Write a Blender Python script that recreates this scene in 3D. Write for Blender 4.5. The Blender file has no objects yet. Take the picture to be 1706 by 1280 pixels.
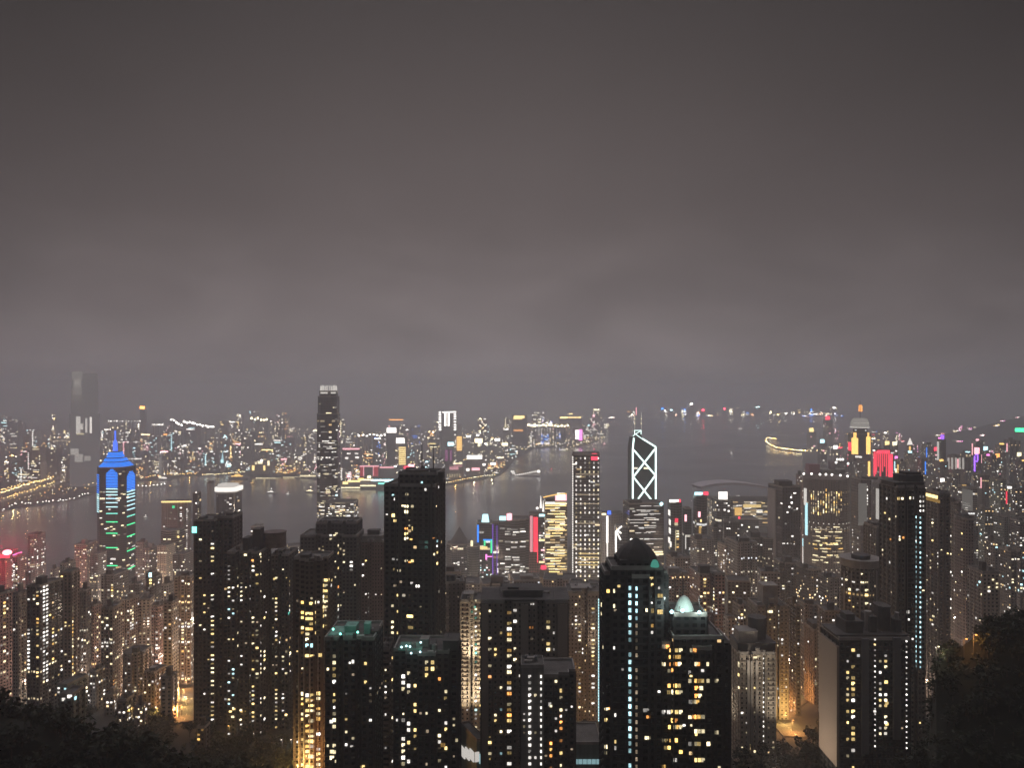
import bpy, math, random
from math import radians as R
from mathutils import Vector
random.seed(11)
S = bpy.context.scene
C = S.collection

# ---------------------------------------------------------------- camera, sky, exposure
F, CX, HY, CZ = 1340.0, 853.0, 652.4, 400.0        # focal length and horizon of a 1706 px wide picture, eye height in metres
cam = bpy.data.cameras.new('camera'); co = bpy.data.objects.new('camera', cam); C.objects.link(co)
co.location = (0, 0, CZ); co.rotation_euler = (R(90), 0, 0)
cam.sensor_width = 36.0; cam.lens = F/1706*36; cam.shift_y = 12.4/1706
cam.clip_start = 1.0; cam.clip_end = 60000
S.camera = co
HZ = 0.00022                                       # haze density per metre
W = bpy.data.worlds.new('World'); S.world = W; W.use_nodes = True
def world_sky():
    nt = W.node_tree; n = nt.nodes; L = nt.links; n.clear()
    out = n.new('ShaderNodeOutputWorld'); bg = n.new('ShaderNodeBackground'); tc = n.new('ShaderNodeTexCoord')
    sep = n.new('ShaderNodeSeparateXYZ'); L.new(tc.outputs['Generated'], sep.inputs[0])
    cr = n.new('ShaderNodeValToRGB'); L.new(sep.outputs[2], cr.inputs[0])
    e = cr.color_ramp.elements
    pts = [(0.0, (.178, .154, .160)), (.035, (.204, .176, .181)), (.085, (.172, .146, .147)), (.20, (.122, .1005, .0985)), (.33, (.085, .070, .0675)), (.44, (.056, .0465, .045)), (.51, (.98, .89, .93)), (.76, (1.85, 1.66, 1.74)), (1.0, (.62, .57, .58))]  # the bright band above the view is added to light the haze
    e[0].position, e[0].color = pts[0][0], pts[0][1]+(1,)
    e[1].position, e[1].color = pts[-1][0], pts[-1][1]+(1,)
    for p, c in pts[1:-1]:
        q = e.new(p); q.color = c+(1,)
    def math_(op, a, b=None, c=None):
        m = n.new('ShaderNodeMath'); m.operation = op
        for i, v in enumerate((a, b, c)):
            if v is None: continue
            if isinstance(v, (int, float)): m.inputs[i].default_value = v
            else: L.new(v, m.inputs[i])
        return m.outputs[0]
    mp = n.new('ShaderNodeMapping'); mp.inputs['Scale'].default_value = (1.8, 1.8, 3.6); mp.inputs['Location'].default_value = (.3, .1, .35); L.new(tc.outputs['Generated'], mp.inputs[0])
    nz = n.new('ShaderNodeTexNoise'); nz.inputs['Scale'].default_value = 3.2; nz.inputs['Detail'].default_value = 4.5; nz.inputs['Roughness'].default_value = .48; nz.inputs['Distortion'].default_value = .5
    L.new(mp.outputs[0], nz.inputs['Vector'])
    # low clouds: strongest just above the city, fading upward
    band = math_('SUBTRACT', 1.0, math_('MULTIPLY', math_('ABSOLUTE', math_('SUBTRACT', sep.outputs[2], .07)), 4.5)); band = math_('MAXIMUM', band, .16)
    cl = math_('ADD', 1.0, math_('MULTIPLY', math_('MULTIPLY', math_('SUBTRACT', nz.outputs[0], .5), .95), band))
    right = math_('SUBTRACT', 1.0, math_('MULTIPLY', math_('MAXIMUM', math_('SUBTRACT', sep.outputs[0], .02), 0), .62))   # the city glow is weaker to the east
    m = n.new('ShaderNodeMath'); m.operation = 'MULTIPLY'; L.new(sep.outputs[0], m.inputs[0]); m.inputs[1].default_value = -1
    lf = math_('SUBTRACT', 1.0, math_('MULTIPLY', math_('MAXIMUM', math_('SUBTRACT', m.outputs[0], .18), 0), .55))
    back = n.new('ShaderNodeMapRange'); back.inputs['From Min'].default_value = .40; back.inputs['From Max'].default_value = -.12; back.inputs['To Min'].default_value = 1; back.inputs['To Max'].default_value = .22
    L.new(sep.outputs[1], back.inputs[0])
    far = math_('SUBTRACT', 1.0, math_('MULTIPLY', math_('MULTIPLY', math_('MULTIPLY', sep.outputs[0], sep.outputs[0]), math_('MINIMUM', math_('MAXIMUM', math_('SUBTRACT', sep.outputs[2], .08), 0), .36)), 5.0)); far = math_('MAXIMUM', far, .45)
    cl = math_('MULTIPLY', cl, far)
    k = math_('MULTIPLY', math_('MULTIPLY', cl, right), math_('MULTIPLY', lf, back.outputs[0]))
    down = n.new('ShaderNodeMapRange'); down.inputs['From Min'].default_value = -.12; down.inputs['From Max'].default_value = 0; down.inputs['To Min'].default_value = .1; down.inputs['To Max'].default_value = 1
    L.new(sep.outputs[2], down.inputs[0])
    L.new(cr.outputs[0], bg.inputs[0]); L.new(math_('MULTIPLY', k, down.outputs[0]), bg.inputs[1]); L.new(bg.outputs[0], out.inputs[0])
world_sky()
V = S.view_settings; V.view_transform = 'Standard'; V.look = 'None'; V.exposure = 0; V.gamma = 1; V.use_curve_mapping = False
cy = S.cycles
cy.max_bounces = 5; cy.diffuse_bounces = 2; cy.glossy_bounces = 2; cy.volume_bounces = 2; cy.transmission_bounces = 2; cy.transparent_max_bounces = 4
cy.sample_clamp_indirect = 2.0; cy.use_denoising = True; cy.use_adaptive_sampling = False; cy.filter_width = 1.55
try: cy.use_light_tree = True
except Exception: pass

# ---------------------------------------------------------------- helpers
def P(px, py, Y): return Vector(((px-CX)*Y/F, Y, CZ-(py-HY)*Y/F))
def pxof(x, y): return CX+F*x/y
def lerp(tab, x):
    if x <= tab[0][0]: return tab[0][1]
    for (a, b), (c, d) in zip(tab, tab[1:]):
        if x <= c: return b+(d-b)*(x-a)/(c-a)
    return tab[-1][1]
class MB:
    def __init__(s): s.v, s.f, s.m, s.uv = [], [], [], []
    def quad(s, pts, mi=0, uv=None):
        b = len(s.v); s.v += [tuple(p) for p in pts]; s.f.append(tuple(range(b, b+len(pts)))); s.m.append(mi)
        s.uv += uv if uv else [(.02, .02)]*len(pts)
    def box(s, x0, x1, y0, y1, z0, z1, mi=0, bottom=True):
        p = [(x0, y0, z0), (x1, y0, z0), (x1, y1, z0), (x0, y1, z0), (x0, y0, z1), (x1, y0, z1), (x1, y1, z1), (x0, y1, z1)]
        b = len(s.v); s.v += p
        fs = [(0, 1, 5, 4), (1, 2, 6, 5), (2, 3, 7, 6), (3, 0, 4, 7), (4, 5, 6, 7)]+([(3, 2, 1, 0)] if bottom else [])
        for f in fs: s.f.append(tuple(b+i for i in f)); s.m.append(mi); s.uv += [(.02, .02)]*4
    def prism(s, pts, z0, z1, mi=0, top=1.0, cap=True):
        n = len(pts); cx = sum(p[0] for p in pts)/n; cy_ = sum(p[1] for p in pts)/n
        tp = [(cx+(p[0]-cx)*top, cy_+(p[1]-cy_)*top) for p in pts]; b = len(s.v)
        s.v += [(p[0], p[1], z0) for p in pts]+[(p[0], p[1], z1) for p in tp]
        for i in range(n):
            j = (i+1) % n; s.f.append((b+i, b+j, b+n+j, b+n+i)); s.m.append(mi); s.uv += [(.02, .02)]*4
        if cap: s.f.append(tuple(b+n+i for i in range(n))); s.m.append(mi); s.uv += [(.02, .02)]*n
    def bar(s, a, b, r, mi=0, n=6):
        a, b = Vector(a), Vector(b); d = (b-a).normalized(); u = d.orthogonal().normalized(); w = d.cross(u); k = len(s.v)
        for c in (a, b):
            for i in range(n):
                t = 2*math.pi*i/n; s.v.append(tuple(c+(u*math.cos(t)+w*math.sin(t))*r))
        for i in range(n):
            j = (i+1) % n; s.f.append((k+i, k+j, k+n+j, k+n+i)); s.m.append(mi); s.uv += [(.02, .02)]*4
        s.f.append(tuple(k+n+i for i in range(n))); s.m.append(mi); s.uv += [(.02, .02)]*n
        s.f.append(tuple(k+n-1-i for i in range(n))); s.m.append(mi); s.uv += [(.02, .02)]*n
    def ball(s, c, r, mi=0, nu=8, nv=5, sq=1.0, half=False):
        k = len(s.v); lo = 0 if half else -math.pi/2
        for j in range(nv+1):
            t = lo+(math.pi/2-lo)*j/nv
            for i in range(nu):
                a = 2*math.pi*i/nu; q = max(math.cos(t), .02)
                s.v.append((c[0]+r*q*math.cos(a), c[1]+r*q*math.sin(a), c[2]+r*sq*math.sin(t)))
        for j in range(nv):
            for i in range(nu):
                i2 = (i+1) % nu; s.f.append((k+j*nu+i, k+j*nu+i2, k+(j+1)*nu+i2, k+(j+1)*nu+i)); s.m.append(mi); s.uv += [(.02, .02)]*4
    def mesh(s, name, mats):
        me = bpy.data.meshes.new(name); me.from_pydata(s.v, [], s.f)
        for m in mats: me.materials.append(m)
        me.polygons.foreach_set('material_index', s.m)
        ul = me.uv_layers.new(name='UVMap'); flat = [c for uv in s.uv for c in uv]; ul.data.foreach_set('uv', flat)
        me.update(); return me
    def build(s, name, mats, parent=None, loc=(0, 0, 0)):
        if not isinstance(mats, (list, tuple)): mats = [mats]
        return link(name, s.mesh(name, mats), parent, loc)
def link(name, me, parent=None, loc=(0, 0, 0)):
    o = bpy.data.objects.new(name, me); C.objects.link(o); o.location = loc
    if parent: o.parent = parent
    return o
def tag(o, label, cat, group=None):
    o['label'] = label; o['category'] = cat
    if group: o['group'] = group
    return o
def thing(name, label, cat, loc, group=None):
    o = bpy.data.objects.new(name, None); C.objects.link(o); o.location = loc; o.empty_display_size = 2
    return tag(o, label, cat, group)
def setting(o, kind='structure'): o['kind'] = kind; return o

# ---------------------------------------------------------------- materials
def mat(name):
    m = bpy.data.materials.new(name); m.use_nodes = True; m.node_tree.nodes.clear(); return m, m.node_tree.nodes, m.node_tree.links
def emat(name, col, strength, rnd=True):
    m, n, L = mat(name); out = n.new('ShaderNodeOutputMaterial'); e = n.new('ShaderNodeEmission'); e.inputs[0].default_value = tuple(col)+(1,)
    e.inputs[1].default_value = strength; L.new(e.outputs[0], out.inputs[0])
    if rnd:      # rooms differ in brightness, and curtains and furniture break up each pane
        oi = n.new('ShaderNodeObjectInfo'); mr = n.new('ShaderNodeMapRange'); mr.inputs['To Min'].default_value = strength*.10; mr.inputs['To Max'].default_value = strength*1.5
        pw = n.new('ShaderNodeMath'); pw.operation = 'POWER'; pw.inputs[1].default_value = 1.5; L.new(oi.outputs['Random'], pw.inputs[0]); L.new(pw.outputs[0], mr.inputs[0])
        tc = n.new('ShaderNodeTexCoord'); nz = n.new('ShaderNodeTexNoise'); nz.inputs['Scale'].default_value = 2.2; nz.inputs['Detail'].default_value = 1
        ad = n.new('ShaderNodeVectorMath'); ad.operation = 'ADD'; sc = n.new('ShaderNodeVectorMath'); sc.operation = 'SCALE'; sc.inputs[0].default_value = (31, 17, 53); L.new(oi.outputs['Random'], sc.inputs['Scale'])
        L.new(tc.outputs['Object'], ad.inputs[0]); L.new(sc.outputs[0], ad.inputs[1]); L.new(ad.outputs[0], nz.inputs['Vector'])
        mu = n.new('ShaderNodeMath'); mu.operation = 'MULTIPLY'; m2 = n.new('ShaderNodeMapRange'); m2.inputs['From Min'].default_value = .3; m2.inputs['From Max'].default_value = .7; m2.inputs['To Min'].default_value = .5; m2.inputs['To Max'].default_value = 1.3
        L.new(nz.outputs[0], m2.inputs[0]); L.new(m2.outputs[0], mu.inputs[0]); L.new(mr.outputs[0], mu.inputs[1]); L.new(mu.outputs[0], e.inputs[1])
    m.cycles.emission_sampling = 'NONE'; return m
PAL = {'y': (1, .72, .28), 'p': (1, .85, .52), 'w': (1, .94, .86), 'c': (.55, .93, 1), 'o': (1, .40, .10), 'a': (1, .58, .16), 'b': (.06, .16, 1), 'z': (.016, .23, 1), 't': (.18, .80, .62),
       'g': (.05, .9, .35), 'r': (1, .05, .10), 'm': (1, .25, .75), 'v': (.35, .12, 1), 'k': (1, .45, .5), 'd': (.8, .62, .42)}
_em = {}
def EM(ch, Y=500, k=1.0, rnd=True):
    """light of one palette colour; a lamp seen far through the haze is a stronger lamp"""
    step = 0 if Y < 1000 else 1 if Y < 1800 else 2 if Y < 2800 else 3 if Y < 4200 else 4 if Y < 6000 else 5 if Y < 9000 else 6
    s = {0: 2.5, 1: 2.4, 2: 2.8, 3: 3.4, 4: 4.6, 5: 8.0, 6: 26.0}[step]*k*(.3 if ch == 'd' else 1)
    key = (ch, round(s, 2), rnd)
    if key not in _em: _em[key] = emat('light_'+ch, PAL[ch], s, rnd)
    return _em[key]
def pmat(name, col, rough=.8, metal=0, noise=.0, scale=.05, spec=.3, bump=0):
    m, n, L = mat(name); out = n.new('ShaderNodeOutputMaterial'); b = n.new('ShaderNodeBsdfPrincipled'); L.new(b.outputs[0], out.inputs[0])
    b.inputs['Base Color'].default_value = tuple(col)+(1,); b.inputs['Roughness'].default_value = rough; b.inputs['Metallic'].default_value = metal; b.inputs['Specular IOR Level'].default_value = spec
    if noise:
        tc = n.new('ShaderNodeTexCoord'); nz = n.new('ShaderNodeTexNoise'); nz.inputs['Scale'].default_value = scale; nz.inputs['Detail'].default_value = 5; L.new(tc.outputs['Object'], nz.inputs['Vector'])
        mr = n.new('ShaderNodeMapRange'); mr.inputs['From Min'].default_value = .3; mr.inputs['From Max'].default_value = .7; mr.inputs['To Min'].default_value = 1-noise; mr.inputs['To Max'].default_value = 1+noise; L.new(nz.outputs[0], mr.inputs[0])
        mx = n.new('ShaderNodeVectorMath'); mx.operation = 'SCALE'; mx.inputs[0].default_value = col; L.new(mr.outputs[0], mx.inputs['Scale']); L.new(mx.outputs[0], b.inputs['Base Color'])
        if bump:
            bp = n.new('ShaderNodeBump'); bp.inputs['Strength'].default_value = bump; L.new(nz.outputs[0], bp.inputs['Height']); L.new(bp.outputs[0], b.inputs['Normal'])
    return m
def wallmat(name, wx, wz, glass=(.012, .014, .016), grough=.12, row=1):
    """walls with one window per bay and floor (UV counts bays and storeys); tint from the object's colour, share of lit rooms from its «lit» property"""
    m, n, L = mat(name); out = n.new('ShaderNodeOutputMaterial'); b = n.new('ShaderNodeBsdfPrincipled'); L.new(b.outputs[0], out.inputs[0])
    uv = n.new('ShaderNodeUVMap'); sp = n.new('ShaderNodeSeparateXYZ'); L.new(uv.outputs[0], sp.inputs[0])
    def M(op, a, c=None):
        q = n.new('ShaderNodeMath'); q.operation = op
        for i, v in enumerate((a, c)):
            if v is None: continue
            if isinstance(v, (int, float)): q.inputs[i].default_value = v
            else: L.new(v, q.inputs[i])
        return q.outputs[0]
    u, v = sp.outputs[0], sp.outputs[1]
    inx = M('LESS_THAN', M('ABSOLUTE', M('SUBTRACT', M('FRACT', u), .5)), wx); inz = M('LESS_THAN', M('ABSOLUTE', M('SUBTRACT', M('FRACT', v), .52)), wz)
    win = M('MULTIPLY', inx, inz)
    oi = n.new('ShaderNodeObjectInfo')
    tc = n.new('ShaderNodeTexCoord'); mp = n.new('ShaderNodeMapping'); mp.inputs['Scale'].default_value = (.5, .5, .04); L.new(tc.outputs['Object'], mp.inputs[0])
    nz = n.new('ShaderNodeTexNoise'); nz.inputs['Scale'].default_value = 1; nz.inputs['Detail'].default_value = 5; L.new(mp.outputs[0], nz.inputs['Vector'])
    mr = n.new('ShaderNodeMapRange'); mr.inputs['From Min'].default_value = .3; mr.inputs['From Max'].default_value = .7; mr.inputs['To Min'].default_value = .72; mr.inputs['To Max'].default_value = 1.2; L.new(nz.outputs[0], mr.inputs[0])
    slab = M('SUBTRACT', 1.0, M('MULTIPLY', M('LESS_THAN', M('FRACT', v), .10), .22))
    sc = n.new('ShaderNodeVectorMath'); sc.operation = 'SCALE'; L.new(oi.outputs['Color'], sc.inputs[0]); L.new(M('MULTIPLY', mr.outputs[0], slab), sc.inputs['Scale'])
    mx = n.new('ShaderNodeMix'); mx.data_type = 'RGBA'; L.new(win, mx.inputs['Factor']); L.new(sc.outputs[0], mx.inputs['A']); mx.inputs['B'].default_value = glass+(1,); L.new(mx.outputs['Result'], b.inputs['Base Color'])
    rr = n.new('ShaderNodeMix'); L.new(win, rr.inputs[0]); rr.inputs[2].default_value = .75; rr.inputs[3].default_value = grough; L.new(rr.outputs[0], b.inputs['Roughness'])
    cv = n.new('ShaderNodeCombineXYZ'); L.new(M('FLOOR', M('DIVIDE', u, float(row))), cv.inputs[0]); L.new(M('FLOOR', v), cv.inputs[1]); L.new(M('MULTIPLY', oi.outputs['Random'], 917.0), cv.inputs[2])
    wn = n.new('ShaderNodeTexWhiteNoise'); wn.noise_dimensions = '3D'; L.new(cv.outputs[0], wn.inputs[0])
    at = n.new('ShaderNodeAttribute'); at.attribute_type = 'OBJECT'; at.attribute_name = 'lit'
    lit = M('MULTIPLY', M('LESS_THAN', wn.outputs[0], at.outputs['Fac']), win)
    ws = n.new('ShaderNodeSeparateXYZ'); L.new(wn.outputs[1], ws.inputs[0])
    cr = n.new('ShaderNodeValToRGB'); cr.color_ramp.elements[0].color = (1, .62, .24, 1); cr.color_ramp.elements[1].color = (.95, .97, 1, 1); q = cr.color_ramp.elements.new(.5); q.color = (1, .84, .55, 1); L.new(ws.outputs[1], cr.inputs[0])
    L.new(cr.outputs[0], b.inputs['Emission Color'])
    at2 = n.new('ShaderNodeAttribute'); at2.attribute_type = 'OBJECT'; at2.attribute_name = 'glow'
    L.new(M('MULTIPLY', lit, M('MULTIPLY', at2.outputs['Fac'], M('ADD', M('MULTIPLY', ws.outputs[2], 1.1), .25))), b.inputs['Emission Strength'])
    m.cycles.emission_sampling = 'NONE'; return m
WM = {'res': wallmat('wall_concrete_punched_windows', .27, .25), 'slot': wallmat('wall_concrete_narrow_windows', .17, .22), 'band': wallmat('wall_ribbon_windows', .49, .24, row=2), 'glass': wallmat('wall_curtain_glass', .455, .40, (.016, .019, .022), .08, 3),
      'blank': wallmat('wall_plain_concrete', -1, -1)}
ROOF = pmat('roof_felt', (.10, .095, .09), .9, noise=.3, scale=.2)
CONC = pmat('concrete', (.26, .245, .23), .85, noise=.25, scale=.15)
DARKC = pmat('dark_concrete', (.075, .07, .068), .85, noise=.3, scale=.2)
METAL = pmat('steel', (.18, .18, .19), .45, .7)
TEALROOF = pmat('green_roof_paint', (.16, .36, .30), .7, noise=.4, scale=.25)
ASPH = pmat('asphalt', (.05, .05, .05), .85, noise=.3, scale=.3)
SOIL = pmat('city_ground', (.035, .033, .031), .95, noise=.5, scale=.02)
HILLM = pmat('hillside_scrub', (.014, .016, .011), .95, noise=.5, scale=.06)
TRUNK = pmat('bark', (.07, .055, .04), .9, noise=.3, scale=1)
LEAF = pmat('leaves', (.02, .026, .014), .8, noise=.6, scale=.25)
# ---------------------------------------------------------------- the setting: hillside, city ground, harbour, far shore
BASE = [(-400, 392), (0, 384), (60, 366), (150, 296), (250, 236), (350, 203), (450, 175), (600, 150), (800, 108), (1000, 68), (1200, 38), (1400, 16), (1600, 5), (1750, 3), (30000, 3)]
SPUR_L = [(-300, 1100), (-60, 1128), (0, 1150), (60, 1160), (110, 1186), (190, 1208), (250, 1230), (330, 1262), (420, 1262), (480, 1300), (600, 1420), (900, 1700), (3000, 2600)]
SPUR_R = [(-2000, 2600), (1250, 1700), (1400, 1470), (1450, 1330), (1490, 1264), (1515, 1236), (1545, 1220), (1552, 1150), (1556, 1085), (1575, 1062), (1600, 1044), (1640, 1014), (1706, 998), (1800, 975), (2100, 940), (2600, 930)]
COAST = [(-600, 1760), (0, 1780), (160, 1700), (340, 1650), (560, 1880), (640, 1950), (800, 2050), (1000, 2080), (1120, 2250), (1170, 2850), (1290, 2980), (1325, 3200), (1338, 4300), (1350, 5600), (1420, 5900), (1500, 9000), (1600, 13000), (2400, 13000)]
def ground(x, y):
    h = lerp(BASE, y)
    if y > 20:
        p = pxof(x, y)
        for tab, Y0 in ((SPUR_L, 300.0), (SPUR_R, 335.0)):
            r = CZ-(lerp(tab, p)-HY)*Y0/F-9
            d = y-Y0
            r -= (.62*d if d > 0 else -d*1.02)
            h = max(h, r)
        if y > 2600 and p > 1440: h = max(h, min((p-1440)*.9, 330)*max(0, 1-abs(y-5200)/2600.0))
    return h
def on_ground(px, py):
    Y = 120.0
    while Y < 9000:
        if ground((px-CX)*Y/F, Y) >= CZ-(py-HY)*Y/F: break
        Y += 2
    return Vector(((px-CX)*Y/F, Y, ground((px-CX)*Y/F, Y)))
def build_island():
    ys = [-380, -200, -80, 8, 20, 40, 70, 100, 130, 160, 190, 215, 235, 255, 270, 285, 295, 305, 315, 325, 335, 345, 358, 375, 395, 420, 450, 490, 530, 580, 640, 700, 780, 880, 1000, 1150, 1300]+list(range(1450, 3300, 50))+[3600, 4000, 4600, 5200, 5600, 5900, 6500, 7500, 9000, 13000, 18000]
    us = [-1500, -900, -500]+list(range(-300, 1400, 25))+list(range(1400, 1640, 8))+list(range(1640, 2100, 25))+[2400, 3000, 4200]
    mb = MB(); nu = len(us)
    for y in ys:
        for u in us:
            x = (u-CX)*max(y, 60)/F*(1 if y > 60 else 3); z = ground(x, y)
            if y > lerp(COAST, u): z = -2.5
            mb.v.append((x, y, z))
    for j in range(len(ys)-1):
        for i in range(nu-1):
            a = j*nu+i; mb.f.append((a, a+1, a+1+nu, a+nu)); mb.m.append(1 if ys[j] < 520 else 0); mb.uv += [(0, 0)]*4
    o = mb.build('hillside_terrain', [SOIL, HILLM]); setting(o)
build_island()
def water_mat():
    m, n, L = mat('harbour_water'); out = n.new('ShaderNodeOutputMaterial'); b = n.new('ShaderNodeBsdfPrincipled'); L.new(b.outputs[0], out.inputs[0])
    b.inputs['Base Color'].default_value = (.016, .026, .046, 1); b.inputs['Roughness'].default_value = .16; b.inputs['IOR'].default_value = 1.33
    tc = n.new('ShaderNodeTexCoord'); mp = n.new('ShaderNodeMapping'); mp.inputs['Scale'].default_value = (.05, .09, .05); L.new(tc.outputs['Object'], mp.inputs[0])
    nz = n.new('ShaderNodeTexNoise'); nz.inputs['Scale'].default_value = 1; nz.inputs['Detail'].default_value = 3; L.new(mp.outputs[0], nz.inputs['Vector'])
    bp = n.new('ShaderNodeBump'); bp.inputs['Strength'].default_value = .22; bp.inputs['Distance'].default_value = 4; L.new(nz.outputs[0], bp.inputs['Height']); L.new(bp.outputs[0], b.inputs['Normal'])
    # calmer and ruffled patches
    n2 = n.new('ShaderNodeTexNoise'); n2.inputs['Scale'].default_value = .0022; n2.inputs['Detail'].default_value = 4; L.new(tc.outputs['Object'], n2.inputs['Vector'])
    mr = n.new('ShaderNodeMapRange'); mr.inputs['From Min'].default_value = .35; mr.inputs['From Max'].default_value = .65; mr.inputs['To Min'].default_value = .10; mr.inputs['To Max'].default_value = .26; L.new(n2.outputs[0], mr.inputs[0]); L.new(mr.outputs[0], b.inputs['Roughness'])
    return m
mb = MB(); mb.quad([(-18500, 1200, 0), (18500, 1200, 0), (18500, 18500, 0), (-18500, 18500, 0)]); setting(mb.build('harbour_water', water_mat()))
KC = [(-900, 2500), (-200, 2560), (0, 2690), (30, 2760), (62, 2830), (100, 2930), (130, 3020), (165, 3190), (200, 3420), (232, 3560), (300, 3720), (360, 3900), (420, 3800), (470, 3760), (530, 3640), (572, 3400), (600, 3330), (640, 3300), (690, 3330), (745, 3420), (800, 3640), (830, 3800), (845, 4100), (858, 4700), (890, 5600), (930, 5750), (962, 5700), (985, 6050), (1010, 7200), (1012, 9500), (1020, 11400), (1120, 12300), (1250, 12900), (1345, 12600), (1420, 12200), (1500, 12500), (1800, 13500)]
def far_shore():
    mb = MB(); a = [P(p, HY, Y) for p, Y in KC]; n = len(a)
    mb.v = [(q.x, q.y, 3) for q in a]+[(q.x, q.y, -2) for q in a]+[((p-CX)*17800/F, 17800, 3) for p, Y in KC]
    for i in range(n-1):
        mb.f += [(n+i, n+i+1, i+1, i), (i, i+1, 2*n+i+1, 2*n+i)]; mb.m += [1, 0]; mb.uv += [(0, 0)]*8
    setting(mb.build('far_shore_ground', [SOIL, CONC]))
far_shore()
# the air: one closed box of even haze round everything
def haze():
    m, n, L = mat('haze'); out = n.new('ShaderNodeOutputMaterial'); v = n.new('ShaderNodeVolumePrincipled'); L.new(v.outputs[0], out.inputs['Volume'])
    v.inputs['Density'].default_value = HZ; v.inputs['Color'].default_value = (.905, .93, .985, 1); v.inputs['Anisotropy'].default_value = .58
    for k in ('Density Attribute', 'Temperature Attribute', 'Color Attribute'):
        if k in v.inputs: v.inputs[k].default_value = ''
    mb = MB(); mb.box(-19500, 19500, -700, 19000, -4, 540); o = mb.build('haze', m); o['kind'] = 'stuff'
haze()

# ---------------------------------------------------------------- plans and towers
def plan(kind, w, d):
    a, b = w/2, d/2
    if kind == 'rect': return [(-a, -b), (a, -b), (a, b), (-a, b)]
    if kind == 'notch':   # one slot in the front and the back
        s, t = .09*w, .28*d
        return [(-a, -b), (-s, -b), (-s, -b+t), (s, -b+t), (s, -b), (a, -b), (a, b), (s, b), (s, b-t), (-s, b-t), (-s, b), (-a, b)]
    if kind == 'comb':    # two slots: three projecting bays
        t = .25*d; x = [-.5, -.24, -.14, .14, .24, .5]; p = []
        for i, q in enumerate(x): p.append((q*w, -b))
        f = [(-a, -b), (x[1]*w, -b), (x[1]*w, -b+t), (x[2]*w, -b+t), (x[2]*w, -b*.92), (x[3]*w, -b*.92), (x[3]*w, -b+t), (x[4]*w, -b+t), (x[4]*w, -b), (a, -b)]
        return f+[(a, b), (-a, b)]
    if kind == 'cross':
        s, t = .24*w, .24*d
        return [(-s, -b), (s, -b), (s, -t), (a, -t), (a, t), (s, t), (s, b), (-s, b), (-s, t), (-a, t), (-a, -t), (-s, -t)]
    if kind == 'oct':
        s, t = a*.55, b*.55
        return [(-s, -b), (s, -b), (a, -t), (a, t), (s, b), (-s, b), (-a, t), (-a, -t)]
    if kind == 'step':    # front face in three setbacks
        return [(-a, -b*.5), (-a*.6, -b*.5), (-a*.6, -b*.8), (-a*.2, -b*.8), (-a*.2, -b), (a*.35, -b), (a*.35, -b*.75), (a*.75, -b*.75), (a*.75, -b*.4), (a, -b*.4), (a, b), (-a, b)]
    if kind == 'round': return [(a*math.cos(2*math.pi*i/28-1.57), b*math.sin(2*math.pi*i/28-1.57)) for i in range(28)]
    if kind == 'bow':     # curved front
        return [(a*math.sin(t), -b*(.55+.45*math.cos(t*1.0))) for t in [-1.5+.25*i for i in range(13)]]+[(a, b), (-a, b)]
    if kind == 'tri': return [(-a, -b), (a, -b), (0, b)]
    raise ValueError(kind)
def fit(kind, xl, xr, Y, d, rot):
    """a footprint that spans the picture columns xl..xr at depth Y, turned by rot degrees"""
    c, s = math.cos(R(rot)), math.sin(R(rot)); w = (xr-xl)*Y/F; d = d or w*.95; cx = ((xl+xr)/2-CX)*(Y+d*.3)/F; k = 1.0
    for _ in range(7):
        pts = [(cx+x*c-y*s, Y+d*.5+x*s+y*c) for x, y in plan(kind, w*k, d)]
        q = [pxof(*p) for p in pts]; lo, hi = min(q), max(q)
        k *= (xr-xl)/max(hi-lo, 1e-3); cx += ((xl+xr)/2-(lo+hi)/2)*Y/F
    my = min(p[1] for p in pts)
    return [(x, y) for x, y in pts]
def area2(pts): return sum(a[0]*b[1]-b[0]*a[1] for a, b in zip(pts, pts[1:]+pts[:1]))
_wm = {}
def window_mesh(m, v=0):
    """a lit window: one pane, two or three panes between mullions, a drawn blind, a half curtain"""
    if (m.name, v) not in _wm:
        mb = MB(); B = {0: [(-.5, .5, -.5, .5)], 1: [(-.5, -.05, -.5, .5), (.05, .5, -.5, .5)], 2: [(-.5, -.2, -.5, .5), (-.14, .24, -.5, .5), (.30, .5, -.5, .5)], 3: [(-.5, .5, -.05, .5), (-.5, .1, -.5, -.1)], 4: [(-.5, -.04, -.5, .5), (.04, .5, -.1, .5)]}[v]
        for a, b, c, d in B: mb.box(a, b, -1, 0, c, d)
        _wm[m.name, v] = mb.mesh('window', [m])
    return _wm[m.name, v]
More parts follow.
